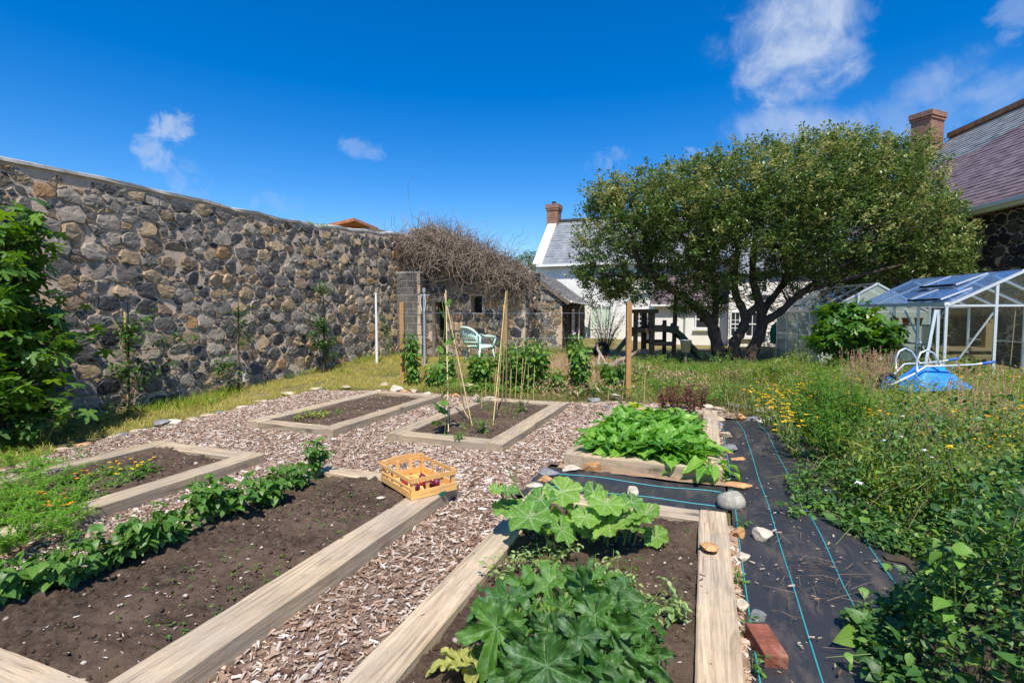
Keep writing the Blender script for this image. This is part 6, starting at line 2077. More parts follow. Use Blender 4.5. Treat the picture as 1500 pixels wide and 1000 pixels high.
# raspberries along the posts
RS = [(604, 562, 485, .16, 'tall narrow raspberry plant by the left orange post'), (637, 567, 530, .2, 'short raspberry plant right of the left orange post'), (705, 570, 512, .34, 'broad raspberry bush in front of the plastic chair'), (748, 572, 500, .36, 'raspberry bush behind the bundle of canes'), (782, 572, 494, .40, 'large raspberry bush right of the bundle of canes'), (815, 573, 540, .2, 'low raspberry plant between the big bush and the tall one'), (851, 577, 500, .2, 'tall yellow green raspberry plant left of the single post'), (845, 573, 490, .16, 'tall thin raspberry cane behind the yellow green one'), (898, 572, 532, .26, 'raspberry plant just left of the single orange post'), (655, 560, 515, .14, 'thin raspberry cane behind the left wigwam'), (762, 566, 525, .3, 'leafy raspberry bush directly behind the middle wigwam')]
for px, py, pt, sp, lab in RS:
    x, y = at(px, py, .02); h_ = zat(pt, x, y) - .05
    d = dep(x, y)
    leafy('raspberry_plant', x, y, G(x, y), lab, 'raspberry', 'raspberry plants along the posts', 17 if sp < .25 else 34, h_, sp, RASP, .135, 'rasp', int(10 + 11 * h_), .005, False, 'stem', low=.05, pitch=(-.9, .1))
    # silver underside leaves etc are the same leaves seen from below

# espaliers
for i, (px, pt, pb, yy, lab) in enumerate(ESP[:3]):
    r = ray(px, 560); x = -8.7; y = r[1] * (x / r[0])
    E = empty('espalier_tree', (x, y, G(x, y)), lab, 'young tree', 'espalier trees on the wall')
    sm, lm = MB(), MB()
    hh = [1.75, 1.75, 2.1][i]
    sm.tube([(0, 0, -.05), (.02, .02, hh * .5), (0, .05, hh)], [.018, .013, .007], 6)
    for q in range([9, 8, 10][i]):
        z0 = U(.2, hh * .95); dy = rng.normal(0, .38 if z0 < 1.0 else .16)
        tip = np.array((U(0, .22), dy, z0 + U(-.05, .25)))
        sm.tube([(0, .02, z0), tip * np.array((.6, .5, 0)) + np.array((0, 0, z0 + .02)), tip], [.006, .005, .003], 4)
        n = [60, 34, 60][i]
        t = U(.2, 1.05, n)[:, None]
        P = np.array((0, .02, z0)) * (1 - t) + tip * t + rng.normal(0, .07, (n, 3))
        leaves(lm, OV, P, U(.06, .11, n))
    lm.build('crown', M['apple'], E, True); sm.build('trunk', M['bark'], E, True)
    if i == 1:
        mb = MB(); mb.box((.1, .05, .28), (.01, .05, .16)); mb.build('tag', M['whitepaint'], E)
# climber behind the white pole and sapling by the outbuilding
x, y = -8.65, 12.6
E = leafy('wall_climber', x, y, G(x, y), 'small climber with bright leaves on the wall left of the block pier', 'climber', None, 6, 1.35, .25, OV, .09, 'rasp', 12, .004)
q = atd(797, 520, 17.0)
E = empty('sapling', (q[0], q[1], 0), 'pale wispy sapling in front of the stone outbuilding', 'young tree'); sm, lm = MB(), MB()
for q in range(9):
    a = U(0, 6.3); tip = np.array((math.cos(a) * .55, math.sin(a) * .4, U(1.5, 2.4)))
    sm.tube([(0, 0, 0), (tip[0] * .2, tip[1] * .2, 1.2), tip], [.02, .012, .004], 5)
    n = 45; t = U(.55, 1.05, n)[:, None]; leaves(lm, DIA, np.array((0, 0, .6)) * (1 - t) + tip * t + rng.normal(0, .1, (n, 3)), U(.05, .09, n))
lm.build('crown', M['silverleaf'], E); sm.build('trunk', M['oldwood'], E, True)
q = atd(887, 500, 18.5)
E = empty('silver_shrub', (q[0], q[1], 0), 'airy silvery shrub with red brown tips left of the play tower', 'shrub'); sm, lm = MB(), MB()
for q in range(34):
    a = U(0, 6.3); tip = np.array((math.cos(a) * U(.2, .95), math.sin(a) * .6, U(.8, 2.5)))
    sm.tube([(0, 0, 0), tip * .5 + np.array((0, 0, .2)), tip], [.012, .008, .003], 4)
    n = 40; t = U(.25, 1.05, n)[:, None]; leaves(lm, DIA, np.zeros(3) * (1 - t) + tip * t + rng.normal(0, .06, (n, 3)), U(.05, .09, n))
lm.build('foliage', M['silverleaf'], E); sm.build('stem', M['brownstem'], E, True)

# ---------------------------------------------------------------- fig at the left edge
x, y = -7.95, 3.55
FG = empty('fig_tree', (x, y, 0), 'fig tree with large lobed leaves growing at the left edge against the wall', 'fig tree')
sm, lm = MB(), MB()
for q in range(66):
    a = U(0, 6.3); r = U(.1, .95); z = U(.25, 2.9)
    r *= (.92 if z < 1.9 else .6)
    tip = np.array((math.cos(a) * r * .95, math.sin(a) * r, z))
    mid = tip * np.array((.35, .35, .6))
    sm.tube([(U(-.1, .1), U(-.1, .1), 0), mid, tip], [.022, .014, .006], 5)
    n = 24; t = U(.4, 1.08, n)[:, None]
    P = mid * (1 - t) + tip * t + rng.normal(0, .13, (n, 3)); P[:, 2] = np.maximum(P[:, 2], .08)
    for w in range(3): leaves(lm, FIGL[w], P[w::3], U(.11, .185, len(P[w::3])), None, U(-1.0, .1, len(P[w::3])), U(-.4, .4, len(P[w::3])))
lm.build('crown', M['fig'], FG, True); sm.build('trunk', M['bark'], FG, True)
# dark undergrowth below the fig
for i, (px, py) in enumerate([(20, 660), (60, 655), (110, 640), (150, 628), (185, 610)]):
    x, y = at(px, py, .05); leafy('shade_plant', x - .25, y + .1, 0, f'shaded leafy plant under the fig tree, {ORD[i]} from the left', 'plant', 'shade plants under the fig', 9, .4, .32, OV, .08, 'apple', 10, .003)

# ---------------------------------------------------------------- the big tree
TD = 15.8
tx, ty_ = at(1078, 533, .02)
TR = empty('garden_tree', (tx, ty_, 0), 'large spreading evergreen tree with three dark trunks in the middle of the garden', 'tree')
to = np.array((tx, ty_, 0.))
tm = MB()
def limb(pts, r0, r1, dd=0.0, k=10):
    P = np.array([atd(px, py, TD + d) for (px, py, d) in pts])
    # resample smoothly
    n = len(P); tt = np.linspace(0, n - 1, (n - 1) * 4 + 1)
    Q = np.stack([np.interp(tt, np.arange(n), P[:, i]) for i in range(3)], 1)
    for _ in range(3): Q[1:-1] = (Q[:-2] + 2 * Q[1:-1] + Q[2:]) / 4
    R = np.linspace(r0, r1, len(Q)) * (1 + .10 * np.sin(np.arange(len(Q)) * 1.7 + r0 * 50)) + .0
    R[0] *= 1.25
    tm.tube(Q - to, R, k)
    return Q
limb([(1060, 540, .0), (1055, 525, 0), (1048, 496, .1), (1043, 472, .1), (1032, 461, .2)], .21, .17)
limb([(1034, 466, .2), (1018, 447, .2), (1000, 436, .2), (976, 418, 0), (956, 402, -.3), (934, 384, -.4), (928, 362, -.5), (920, 330, -.3)], .15, .06)
limb([(1046, 474, .1), (1049, 452, .1), (1047, 430, .2), (1042, 400, .4), (1030, 350, .6)], .12, .05)
limb([(956, 402, -.3), (950, 370, .2), (940, 330, .4)], .08, .04); limb([(934, 404, -.3), (905, 405, -.6), (880, 400, -.8)], .07, .03)
limb([(1080, 542, -.1), (1077, 520, -.1), (1074, 506, 0), (1080, 494, 0), (1087, 484, 0), (1093, 466, .0), (1086, 448, .1), (1078, 436, .2), (1075, 405, .3), (1082, 360, .5)], .20, .09)
limb([(1092, 468, 0), (1098, 458, 0), (1110, 447, -.1)], .12, .10)
limb([(1095, 543, -.2), (1099, 520, -.2), (1108, 502, -.2), (1117, 480, -.1), (1116, 455, -.1), (1110, 436, 0), (1103, 415, .2), (1102, 380, .4), (1110, 330, .5)], .21, .08)
limb([(1116, 474, -.1), (1128, 466, -.2), (1145, 456, -.3), (1160, 440, -.5), (1180, 424, -.7), (1205, 405, -.9), (1250, 380, -1.0)], .14, .05)
limb([(1116, 456, 0), (1128, 440, .3), (1142, 424, .4), (1152, 402, .6), (1170, 350, .8)], .13, .05)
limb([(1170, 430, -.6), (1215, 415, -1.2), (1275, 400, -1.6), (1330, 385, -1.4)], .08, .03)
limb([(1145, 420, .4), (1200, 370, .8), (1260, 320, .6)], .08, .03)
BL_ = [(905, 365, 60, 75, 1.4), (882, 412, 38, 36, .9), (945, 315, 70, 62, 1.8), (1005, 330, 80, 88, 2.2), (1045, 295, 90, 60, 2.2), (1000, 402, 52, 38, 1.3), (1043, 448, 22, 26, .5), (1010, 452, 24, 22, .5), (1115, 290, 100, 76, 2.6), (1120, 345, 105, 62, 2.6), (1195, 275, 100, 74, 2.8),
       (1250, 262, 88, 62, 2.6), (1240, 335, 110, 85, 3.0), (1318, 292, 75, 68, 2.4), (1348, 345, 68, 74, 2.2), (1372, 392, 50, 42, 1.5), (1305, 396, 70, 46, 2.0), (1395, 360, 30, 50, 1.2), (1180, 385, 62, 42, 2.0), (890, 295, 26, 32, .8), (925, 425, 45, 26, .8), (1075, 415, 50, 26, 1.2), (1240, 212, 28, 20, .8), (1330, 232, 40, 30, 1.0)]
lm1, lm2, tw = MB(), MB(), MB()
tot = sum(b[2] * b[3] for b in BL_)
for (px, py, rx, ry, rd) in BL_:
    ncl = int(7000 * rx * ry / tot) + 6
    for q in range(ncl):
        v = rng.normal(0, 1, 3); v /= np.linalg.norm(v)
        rad = rng.random() ** .33 if rng.random() < .5 else U(.82, 1.04)
        v = v * rad
        c = np.array(atd(px + v[0] * rx, py - v[2] * ry, TD + .2 + v[1] * rd))
        if c[2] < 1.5: continue
        nz = noise.noise(Vector(c * 1.25)) + .5 * noise.noise(Vector(c * 2.9))
        if nz < -.16 and rad > .7 and rng.random() < .6: continue
        up = v[2] > -.1
        # a spray of leaves along a twig growing out and upward
        d = np.array((v[0] * .6, v[1] * .6, 0.5 + .5 * max(v[2], -.2))) + rng.normal(0, .45, 3)
        d = d[0] * np.array((CY, SY, 0)) + d[1] * np.array((-SY, CY, 0)) + np.array((0, 0, d[2])); d /= np.linalg.norm(d)
        L = U(.28, .55)
        n = int(U(20, 34))
        t = U(0, 1, n)
        P = c + np.outer(t * L, d) + rng.normal(0, .075, (n, 3)) * (1.1 - .6 * t[:, None])
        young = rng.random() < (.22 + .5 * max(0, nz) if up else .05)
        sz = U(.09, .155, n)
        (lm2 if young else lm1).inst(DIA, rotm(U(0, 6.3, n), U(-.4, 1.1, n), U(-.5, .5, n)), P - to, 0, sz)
        if rng.random() < .3: tw.tube(np.array([c - d * .25, c, c + d * L * .9]) - to, [.012, .008, .003], 3, 0, False)
# loose sprays standing out of the top outline
for (px, py) in [(1232, 200), (1250, 192), (1262, 200), (1215, 215), (1290, 215), (1320, 208), (1350, 222), (1130, 222), (1105, 226), (1080, 232), (1160, 218), (1050, 236), (1020, 242), (960, 250), (905, 270), (1380, 240), (975, 245), (1300, 212), (1180, 215), (1275, 205), (1240, 186), (1335, 215), (1000, 248), (930, 272)]:
    for q in range(3):
        c = np.array(atd(px + rng.normal(0, 5), py + 44 + rng.normal(0, 6), TD + U(-.8, 1)))
        d = np.array((rng.normal(0, .25), rng.normal(0, .25), 1)); n = 46
        t = U(0, 1, n); P = c + np.outer(t * U(.4, .75), d) + rng.normal(0, .06, (n, 3)) * (1.15 - t[:, None])
        lm2.inst(DIA, rotm(U(0, 6.3, n), U(.1, 1.2, n)), P - to, 0, U(.07, .13, n)) if rng.random() < .5 else lm1.inst(DIA, rotm(U(0, 6.3, n), U(.1, 1.2, n)), P - to, 0, U(.07, .13, n))
        tw.tube(np.array([c - d * .3, c + d * .6]) - to, [.01, .003], 3, 0, False)
cr_ = MB(); cr_.v = lm1.v + lm2.v; cr_.uv = lm1.uv + lm2.uv; cr_.n = lm1.n + lm2.n
cr_.f = lm1.f + [(A + lm1.n, 1) for A, m_ in lm2.f]
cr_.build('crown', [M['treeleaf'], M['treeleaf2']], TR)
tm.build('trunk', M['bark'], TR, True); tw.build('twigs', M['bark'], TR)

# ---------------------------------------------------------------- bush before the greenhouses
x, y = fr((1250 - 750) / F * 11.6, 11.6)
FB = empty('large_leaved_bush', (x, y, 0), 'dense bush with big glossy lobed leaves standing between the two greenhouses', 'bush')
sm, lm = MB(), MB(); sc = 11.6 / F
for q in range(170):
    v = rng.normal(0, 1, 3); v /= np.linalg.norm(v); v *= U(.6, 1.02)
    if v[2] < -.25 and rng.random() < .7: continue
    p = np.array((v[0] * 56 * sc * CY - v[1] * .7 * SY, v[0] * 56 * sc * SY + v[1] * .7 * CY, 1.08 + v[2] * .70))
    if p[2] < .1: continue
    sm.tube([(U(-.2, .2), U(-.2, .2), 0), p * np.array((.5, .5, .6)), p], [.018, .012, .006], 4)
    n = 8
    P = p + rng.normal(0, .12, (n, 3)); w = rng.integers(3)
    leaves(lm, FATL[w], P, U(.11, .18, n), None, U(-1.0, .0, n), U(-.4, .4, n))
lm.build('foliage', M['fatsia'], FB, True); sm.build('stem', M['brownstem'], FB, True)
# dark copper shrubs behind, filling the gap to the house
for i, (cx_, d, rx, hz, lab, mt) in enumerate([(1195, 20.5, 1.9, 3.6, 'dark copper shrub behind the right tree limb', 'darkbush'), (1255, 19.5, 1.9, 3.4, 'dark brown shrub above the farther greenhouse', 'darkbush'), (1330, 17.5, 1.6, 2.6, 'dark green shrub against the stone house behind the greenhouses', 'treeleaf')]):
    x, y = fr((cx_ - 750) / F * d, d)
    E = empty('background_shrub', (x, y, 0), lab, 'shrub'); lm, sm = MB(), MB()
    n = 9000; v = rng.normal(0, 1, (n, 3)); v /= np.linalg.norm(v, axis=1)[:, None]; v *= (rng.random(n) ** .25)[:, None]
    P = v * np.array((rx, 1.0, hz / 2)) * (1 + .2 * np.sin(v[:, :1] * 7 + v[:, 2:] * 6)) + np.array((0, 0, hz / 2 + .1)); P = P[P[:, 2] > 0]
    leaves(lm, DIA, P, U(.06, .13, len(P)))
    for q in range(22): a = U(0, 6.3); sm.tube([(0, 0, 0), (math.cos(a) * rx * .5, math.sin(a) * .5, hz * .5), (math.cos(a) * rx * .8, math.sin(a) * .8, hz * U(.6, .95))], [.05, .03, .01], 5)
    lm.build('crown', M[mt], E); sm.build('trunk', M['bark'], E, True)
x, y = fr((1172 - 750) / F * 13.2, 13.2)
leafy('dark_weed', x, y, 0, 'dark stemmed leafy weed in front of the milky greenhouse side', 'weed', None, 12, 1.15, .45, OV, .08, 'apple', 12, .005, False, 'brownstem')
# far trees behind the roofs
for i, (px, py, d, r) in enumerate([(779, 386, 36, .9)]):
    c = atd(px, py, d); E = empty('far_tree', (c[0], c[1], 0), 'small dark tree showing beyond the outbuilding roof left of the house', 'tree'); lm, tm2 = MB(), MB()
    n = 1500; v = rng.normal(0, 1, (n, 3)); v /= np.linalg.norm(v, axis=1)[:, None]; v *= (rng.random(n) ** .3)[:, None]
    leaves(lm, DIA, v * np.array((r * 1.6, r, r)) + np.array((0, 0, c[2])), U(.15, .28, n)); tm2.tube([(0, 0, 0), (0, 0, c[2])], [.2, .1], 7)
    lm.build('crown', M['treeleaf'], E); tm2.build('trunk', M['bark'], E)

# tomato plants inside the nearer greenhouse
for i, (u, t, h_, lab) in enumerate(((.35, .7, 1.0, 'green tomato plant inside the greenhouse behind its propped door'), (2.35, 2.2, 1.3, 'tall green tomato plant inside the greenhouse at its far right'), (1.9, 2.7, .9, 'shorter green plant at the back of the greenhouse'))):
    c = np.array(g1.location) + P1(u, t, 0)
    leafy('tomato_plant', c[0], c[1], 0, lab, 'tomato plant', 'plants inside the greenhouse', 6, h_, .2, OV, .09, 'rasp', 10, .004)
# ---------------------------------------------------------------- grass, weeds and brambles
def blades(name, n, fx, fy, ok, hmin, hmax, mat, label, cat, w=.06, zoff=0.0, bend=.5, T=None):
    T = T or leafT(3, w, .1, bend, peak=.1)
    xs, ys = fx(n), fy(n)
    s = np.array([ok(a, b) for a, b in zip(xs, ys)])
    xs, ys = xs[s], ys[s]
    k = len(xs)
    P = np.stack([xs, ys, np.array([G(a, b) for a, b in zip(xs, ys)]) + zoff], 1)
    mb = MB(); mb.inst(T, rotm(U(0, 6.3, k), U(.7, 1.5, k), U(-.3, .3, k)), P, 0, U(hmin, hmax, k))
    o = mb.build(name, M[mat])
    return tag(o, label, cat, kind='stuff')


def in_strip(x, y):      # grass strip between wall and chips
    if x < -8.95 or y > 15: return False
    if y < 9: return x < left_edge(y) - .05 + .15 * fbm(x * 2, y * 2)
    return y > back_edge(max(x, -7.3)) and x < -4.6


blades('strip_grass', 80000, lambda n: U(-8.95, -4.6, n), lambda n: U(3.0, 15, n), lambda x, y: in_strip(x, y) and fbm(x, y, 1.2, 3) > -.35, .04, .13, 'grass', 'short dry yellow green grass of the strip beside the long wall', 'grass', .07)
blades('wall_foot_grass', 7000, lambda n: U(-8.95, -7.9, n), lambda n: U(3.5, 14.5, n), lambda x, y: fbm(x, y, .9, 3) > .02 + .25 * (x + 8.9), .10, .28, 'lushgrass', 'longer green grass along the foot of the stone wall', 'grass', .06)


def in_back(x, y):      # rough ground behind the beds, in front of the house
    if abs(x + 2.55 - .5 * math.sin(y * .3)) < .40 and y > 10.2: return rng.random() < .18
    return y > back_edge(max(min(x, .3), -7.3)) + .15 and not (x > .22 and x < 1.2 and y < 8.5)


def lushmask(x, y): return fbm(x + 7, y, .55, 4)


blades('dry_back_grass', 30000, lambda n: U(-6.5, 3, n), lambda n: 8.6 + 11 * rng.random(n) ** 1.3, lambda x, y: in_back(x, y) and lushmask(x, y) < .12, .06, .22, 'meadow', 'mixed dry and green rough grass behind the beds', 'grass', .05)
blades('lush_back_grass', 16000, lambda n: U(-5.5, 5, n), lambda n: 8.6 + 9 * rng.random(n) ** 1.2, lambda x, y: in_back(x, y) and lushmask(x, y) > -.02, .10, .28, 'lushgrass', 'bright green rough grass behind the beds and under the tree', 'grass', .05)
blades('straw_patch', 24000, lambda n: U(-5.6, -1.9, n), lambda n: U(10.4, 16, n), lambda x, y: fbm(x, y, .7, 3) > -.15, .10, .32, 'drygrass', 'patch of straw coloured dry grass between the raspberries and the outbuilding', 'grass', .05)


def right_ok(x, y): return x > 1.25 + .2 * fbm(x, y, 1.5) or y > 8.3


blades('meadow_grass', 26000, lambda n: U(.3, 8.5, n), lambda n: 5.0 + 9.5 * rng.random(n), lambda x, y: right_ok(x, y) and dep(x, y) < 12.6, .18, .55, 'meadow', 'tall mixed meadow grass on the right in front of the greenhouses', 'grass', .028)
blades('meadow_greens', 30000, lambda n: U(.9, 7.5, n), lambda n: 4.6 + 8.0 * rng.random(n), lambda x, y: right_ok(x, y) and fbm(x + 3, y, .9, 3) > -.12 and dep(x, y) < 12, .2, .6, 'lushgrass', 'green leafy growth among the meadow grass on the right', 'grass', .06)

# herb layer: small leaves in low mounds
def herbs(name, n, fx, fy, ok, T, size, mat, hfun, label):
    xs, ys = fx(n), fy(n)
    s_ = np.array([ok(a, b) for a, b in zip(xs, ys)]); xs, ys = xs[s_], ys[s_]
    P = np.array([(a, b, G(a, b) + max(.01, hfun(a, b)) * (1 - .8 * rng.random() ** 2)) for a, b in zip(xs, ys)])
    mb = MB(); leaves(mb, T, P, np.exp(rng.normal(math.log(size), .3, len(P))), None, U(-.6, .8, len(P)))
    tag(mb.build(name, M[mat]), label, 'ground cover', kind='stuff')


hf = lambda x, y: .10 + .20 * max(0, fbm(x + 2, y, 1.1, 3) + .35) + .10 * max(0, fbm(x, y, 3, 2))
back_ok = lambda x, y: in_back(x, y) or (x > 1.2 and y > 8)
herbs('olive_weeds', 26000, lambda n: U(-5.5, 5, n), lambda n: 8.9 + 7 * rng.random(n) ** 1.2, lambda x, y: back_ok(x, y) and fbm(x, y, .8, 3) > -.1 and not (-4.4 < x < -1.9 and 10.6 < y < 15), OV, .045, 'weed', hf, 'olive green low weeds behind the beds')
herbs('green_weeds', 22000, lambda n: U(-5.5, 6, n), lambda n: 8.9 + 7 * rng.random(n) ** 1.2, lambda x, y: back_ok(x, y) and fbm(x + 9, y + 4, .8, 3) > .0, OV, .055, 'goldenrod', hf, 'fresh green low weeds behind the beds and under the tree')
herbs('dark_weeds', 12000, lambda n: U(-2.5, 5, n), lambda n: 9.2 + 7 * rng.random(n) ** 1.2, lambda x, y: back_ok(x, y) and fbm(x + 19, y + 14, .7, 3) > .05, OV, .06, 'bramble', hf, 'darker green low weeds in front of the tree')
herbs('meadow_weeds', 50000, lambda n: U(1.0, 7.5, n), lambda n: 4.5 + 8.3 * rng.random(n), lambda x, y: x > 1.25 + .2 * fbm(x, y, 1.5) and dep(x, y) < 12.2, NARROW, .075, 'weed', lambda x, y: .32 + .38 * max(0, fbm(x + 2, y, 1.0, 3) + .3), 'olive leafy growth among the tall grass on the right')
herbs('brown_weeds', 20000, lambda n: U(-3.0, 7.5, n), lambda n: 8.7 + 4.2 * rng.random(n), lambda x, y: dep(x, y) < 12.4 and in_back(x, y) and fbm(x + 29, y + 14, .7, 3) > .0, NARROW, .06, 'seedhead', lambda x, y: .22 + .25 * max(0, fbm(x + 2, y, 1.0, 3) + .3), 'brown dried flower stalks among the weeds on the right')
sheet('shade_dark_litter', lambda x, y: x > 1.02 + .16 * math.sin(y * 2.1) + .1 * fbm(x, y, 2), .9, 5.5, 1.0, 8.0, .1, .03, M['litter'], .015)  # litter sheet, its dark colour painting the shade under the brambles


# leafy weed clumps behind the beds
kinds = [('goldenrod', OV, .06), ('weed', OV, .05), ('weed', NARROW, .08), ('rasp', OV, .07)]
BW = [(940, 560), (960, 575), (985, 560), (1005, 575), (1030, 570), (1050, 585), (975, 545), (1075, 560), (1100, 575), (1120, 590), (1135, 570), (1020, 552), (1160, 585), (1185, 575), (935, 590), (1065, 592), (870, 550), (890, 558), (1055, 545), (1140, 598), (1175, 600), (1205, 590)]
BW.sort()
for i, (px, py) in enumerate(BW):
    x, y = at(px, py, .02)
    mt, T, sz = kinds[i % 4]
    leafy('weed_clump', x, y, G(x, y), f'leafy {["green", "olive", "grassy", "bright"][i % 4]} weed clump, {ORD[i]} from the left behind the chard bed', 'weed clump', 'weed clumps behind the beds', 13, U(.32, .6), .34, T, sz, mt, 10, .004)
sh = [(1060, 508, 17.3, .5, .6, 'dark leafy shrub left of the tree trunks'), (1000, 516, 16.5, .5, .5, 'low leafy shrub in front of the slide'), (1150, 520, 15.5, .6, .6, 'low shrub in the shade right of the tree trunks'), (845, 512, 15.5, .45, .7, 'green bush left of the silvery shrub'), (820, 507, 16.5, .5, .55, 'yellow green bush in front of the outbuilding corner'), (775, 505, 15.5, .5, .6, 'green bush right of the middle post'), (960, 508, 15.3, .4, .4, 'bright green plant under the play tower')]
for i, (px, py, d, sp, h_, lab) in enumerate(sh):
    q = atd(px, py, d); leafy('low_shrub', q[0], q[1], 0, lab, 'shrub', None, 16, h_, sp, OV, .085, ['apple', 'apple', 'apple', 'rasp', 'weed', 'goldenrod', 'rasp'][i], 13, .005)

# yellow flowered weeds
YF = [(1122, 582), (1135, 590), (1150, 600), (1160, 612), (1168, 618), (1140, 575), (1180, 590), (1200, 575), (1170, 565), (1210, 560), (1190, 568), (1230, 572), (1105, 570), (1155, 580), (1128, 566), (1245, 560), (1260, 600), (1352, 600), (1400, 585), (1420, 600), (1436, 615), (1450, 590), (1462, 612), (1470, 580), (1480, 600), (1490, 622), (1495, 585), (1440, 640), (1475, 640), (1410, 560), (1425, 575), (1485, 560), (1390, 605), (1370, 590), (1220, 590), (1300, 605)]
for i, (px, py) in enumerate(YF):
    zz = .42
    x, y = at(px, py, zz)
    near = 'behind the membrane end' if px < 1200 else ('left of the wheelbarrow' if px < 1345 else 'right of the wheelbarrow')
    E = empty('yellow_flower', (x, y, G(x, y)), f'yellow flowered weed among the tall grass {near}', 'flower', 'yellow flowers ' + near)
    sm, lm = MB(), MB()
    for q in range(10):
        tip = np.array((rng.normal(0, .12), rng.normal(0, .12), zz * U(.8, 1.15)))
        sm.tube([(0, 0, -.02), tip * np.array((.4, .4, .5)), tip], [.004, .003, .002], 3)
        fm = MB(); leaves(fm, DIAW, np.repeat(tip[None], 10, 0), np.full(10, U(.020, .036)), np.arange(10) * .63, U(.0, .35, 10)); fm.build('flower', M['yellow'], E)
        n = 9; t = U(.1, .85, n)[:, None]; leaves(lm, NARROW, tip * t * np.array((.8, .8, 1)), U(.05, .09, n))
    sm.build('stem', M['stem'], E); lm.build('foliage', M['weed'], E)

# tall fine leaved weeds (goldenrod like)
GR = [(1172, 600, 555), (1185, 620, 560), (1198, 640, 560), (1205, 610, 545), (1215, 650, 548), (1225, 630, 540), (1235, 660, 560), (1190, 655, 590), (1245, 640, 560), (1255, 660, 575), (1210, 680, 600), (1265, 645, 580), (1178, 640, 590), (1230, 690, 610)]
for i, (px, pb, pt) in enumerate(GR):
    x, y = at(px, pb, .02)
    x = max(x, 1.18)
    h_ = max(.6, zat(pt, x, y) * 1.15)
    E = empty('tall_weed', (x, y, 0), f'tall feathery green weed, {ORD[i]} of the clump at the far right of the membrane', 'tall weed', 'tall green weeds beside the membrane')
    sm, lm = MB(), MB()
    for q in range(7):
        tip = np.array((rng.normal(0, .13), rng.normal(0, .13), h_ * U(.75, 1.05)))
        sm.tube([(rng.normal(0, .04), rng.normal(0, .04), -.02), tip * np.array((.5, .5, .5)), tip], [.005, .004, .002], 4)
        n = 85; t = rng.random(n) ** .7
        P = tip * t[:, None] * np.stack([t, t, np.ones(n)], 1)
        leaves(lm, NARROW, P, U(.06, .11, n) * (1.15 - .5 * t), None, U(-.2, .8, n))
    sm.build('stem', M['stem'], E); lm.build('foliage', M['goldenrod'], E)

# dry grass with pink tan seed heads
def dryclump(x, y, h_, n, sp, label, grp):
    E = empty('dry_grass_clump', (x, y, G(x, y)), label, 'dry grass', grp)
    for q in range(n):
        tip = np.array((rng.normal(0, sp), rng.normal(0, sp), h_ * U(.6, 1.12))); b = tip * np.array((.5, .5, 0)) + rng.normal(0, .03, 3) * np.array((1, 1, 0))
        top = tip * .8 + b * .2; top[2] = tip[2] * .72
        sm = MB()
        sm.tube([b, (b + top) / 2 + rng.normal(0, .02, 3), top], [.003, .0025, .002], 3)
        d = (tip - top) + rng.normal(0, .03, 3); L = .17 * U(.5, 1.3)
        d = d / np.linalg.norm(d) * L
        k = 34; t = rng.random(k)[:, None]
        leaves(sm, DIA, top + d * t + rng.normal(0, .0045, (k, 3)), U(.012, .024, k), None, U(.6, 1.4, k), None, 1)
        sm.build('stalk', [M['drygrass'], M['seedhead']], E)
DG = [(1252, 585, .95, 42, .14), (1268, 588, 1.0, 46, .15), (1285, 590, 1.0, 42, .15), (1300, 592, .9, 30, .13), (1240, 600, .8, 22, .12), (1275, 605, .8, 30, .14)]
for i, (px, pb, h_, n, sp) in enumerate(DG):
    x, y = at(px, pb, .05); dryclump(x, y, h_, n, sp, f'tuft of pinkish dry seed grass left of the wheelbarrow, {ORD[i]} of the thick clump', 'dry grass left of the wheelbarrow')
DG2 = [(1390, 640, 1.05), (1410, 655, 1.0), (1432, 660, .9), (1425, 640, .8), (1455, 665, .95), (1450, 640, .9), (1472, 660, .9), (1485, 650, .9), (1375, 670, .7), (1340, 660, .6), (1330, 690, .6), (1405, 690, .75)]
for i, (px, pb, h_) in enumerate(DG2):
    x, y = at(px, pb, .05); dryclump(x, y, h_ * 1.15, 10, .16, f'sparse dry seed grass at the right edge, {ORD[i]} tuft below the greenhouse', 'dry grass at the right edge')


# brambles and bindweed on the right of the membrane
def canopy(x, y):
    e = 1.02 + .16 * math.sin(y * 2.1) + .18 * fbm(x, y, 1.3, 3) + .1 * sst(5.4, 6.5, y) + .30 * math.exp(-((y - 3.75) / .35) ** 2)
    if y < 3.0: e -= .18
    t = sst(e, e + (.5 if y < 3.6 else .85), x)
    h_ = (.52 + .24 * (1 - sst(3.0, 4.2, y)) + .10 * sst(4.4, 5.2, y) + .26 * fbm(x, y, 1.0, 3) + .16 * fbm(x, y, 3.2, 2)) * t + .07 * sst(e - .25, e, x)
    return max(0, h_) * (1 - .3 * sst(5.6, 8.0, y))


mbB, mbS = MB(), MB()
N = 150000
xs = .7 + 5.2 * rng.random(N) ** 1.15; ys = .6 + 6.4 * rng.random(N) ** 1.3
kinds_ = [(leafT(4, .66, .22, .3, .0, .36), 0, .034), (leafT(4, .5, .2, .4, .06, .4), 1, .028), (NARROW, 2, .05), (leafT(4, .8, .15, .3, .0, .3), 0, .055)]
buck = [[] for _ in kinds_]
for x, y in zip(xs, ys):
    c = canopy(x, y)
    if c < .015 or dep(x, y) > 8.5: continue
    f1 = fbm(x * 1.0 + 40, y, 1.7, 3)
    if c > .2 and f1 < -.22 and rng.random() < .75: continue            # gaps with shade below
    if y > 4.4 and rng.random() < .55 + .3 * sst(4.6, 6, y): continue
    r_ = rng.random() + .5 * fbm(x + 11, y, 1.3, 2)
    kq = 0 if r_ < .72 else (1 if r_ < .9 else (2 if r_ < .97 else 3))
    buck[kq].append((x, y, c * (1 - .8 * rng.random() ** 2.2) + .012 + abs(rng.normal(0, .035))))
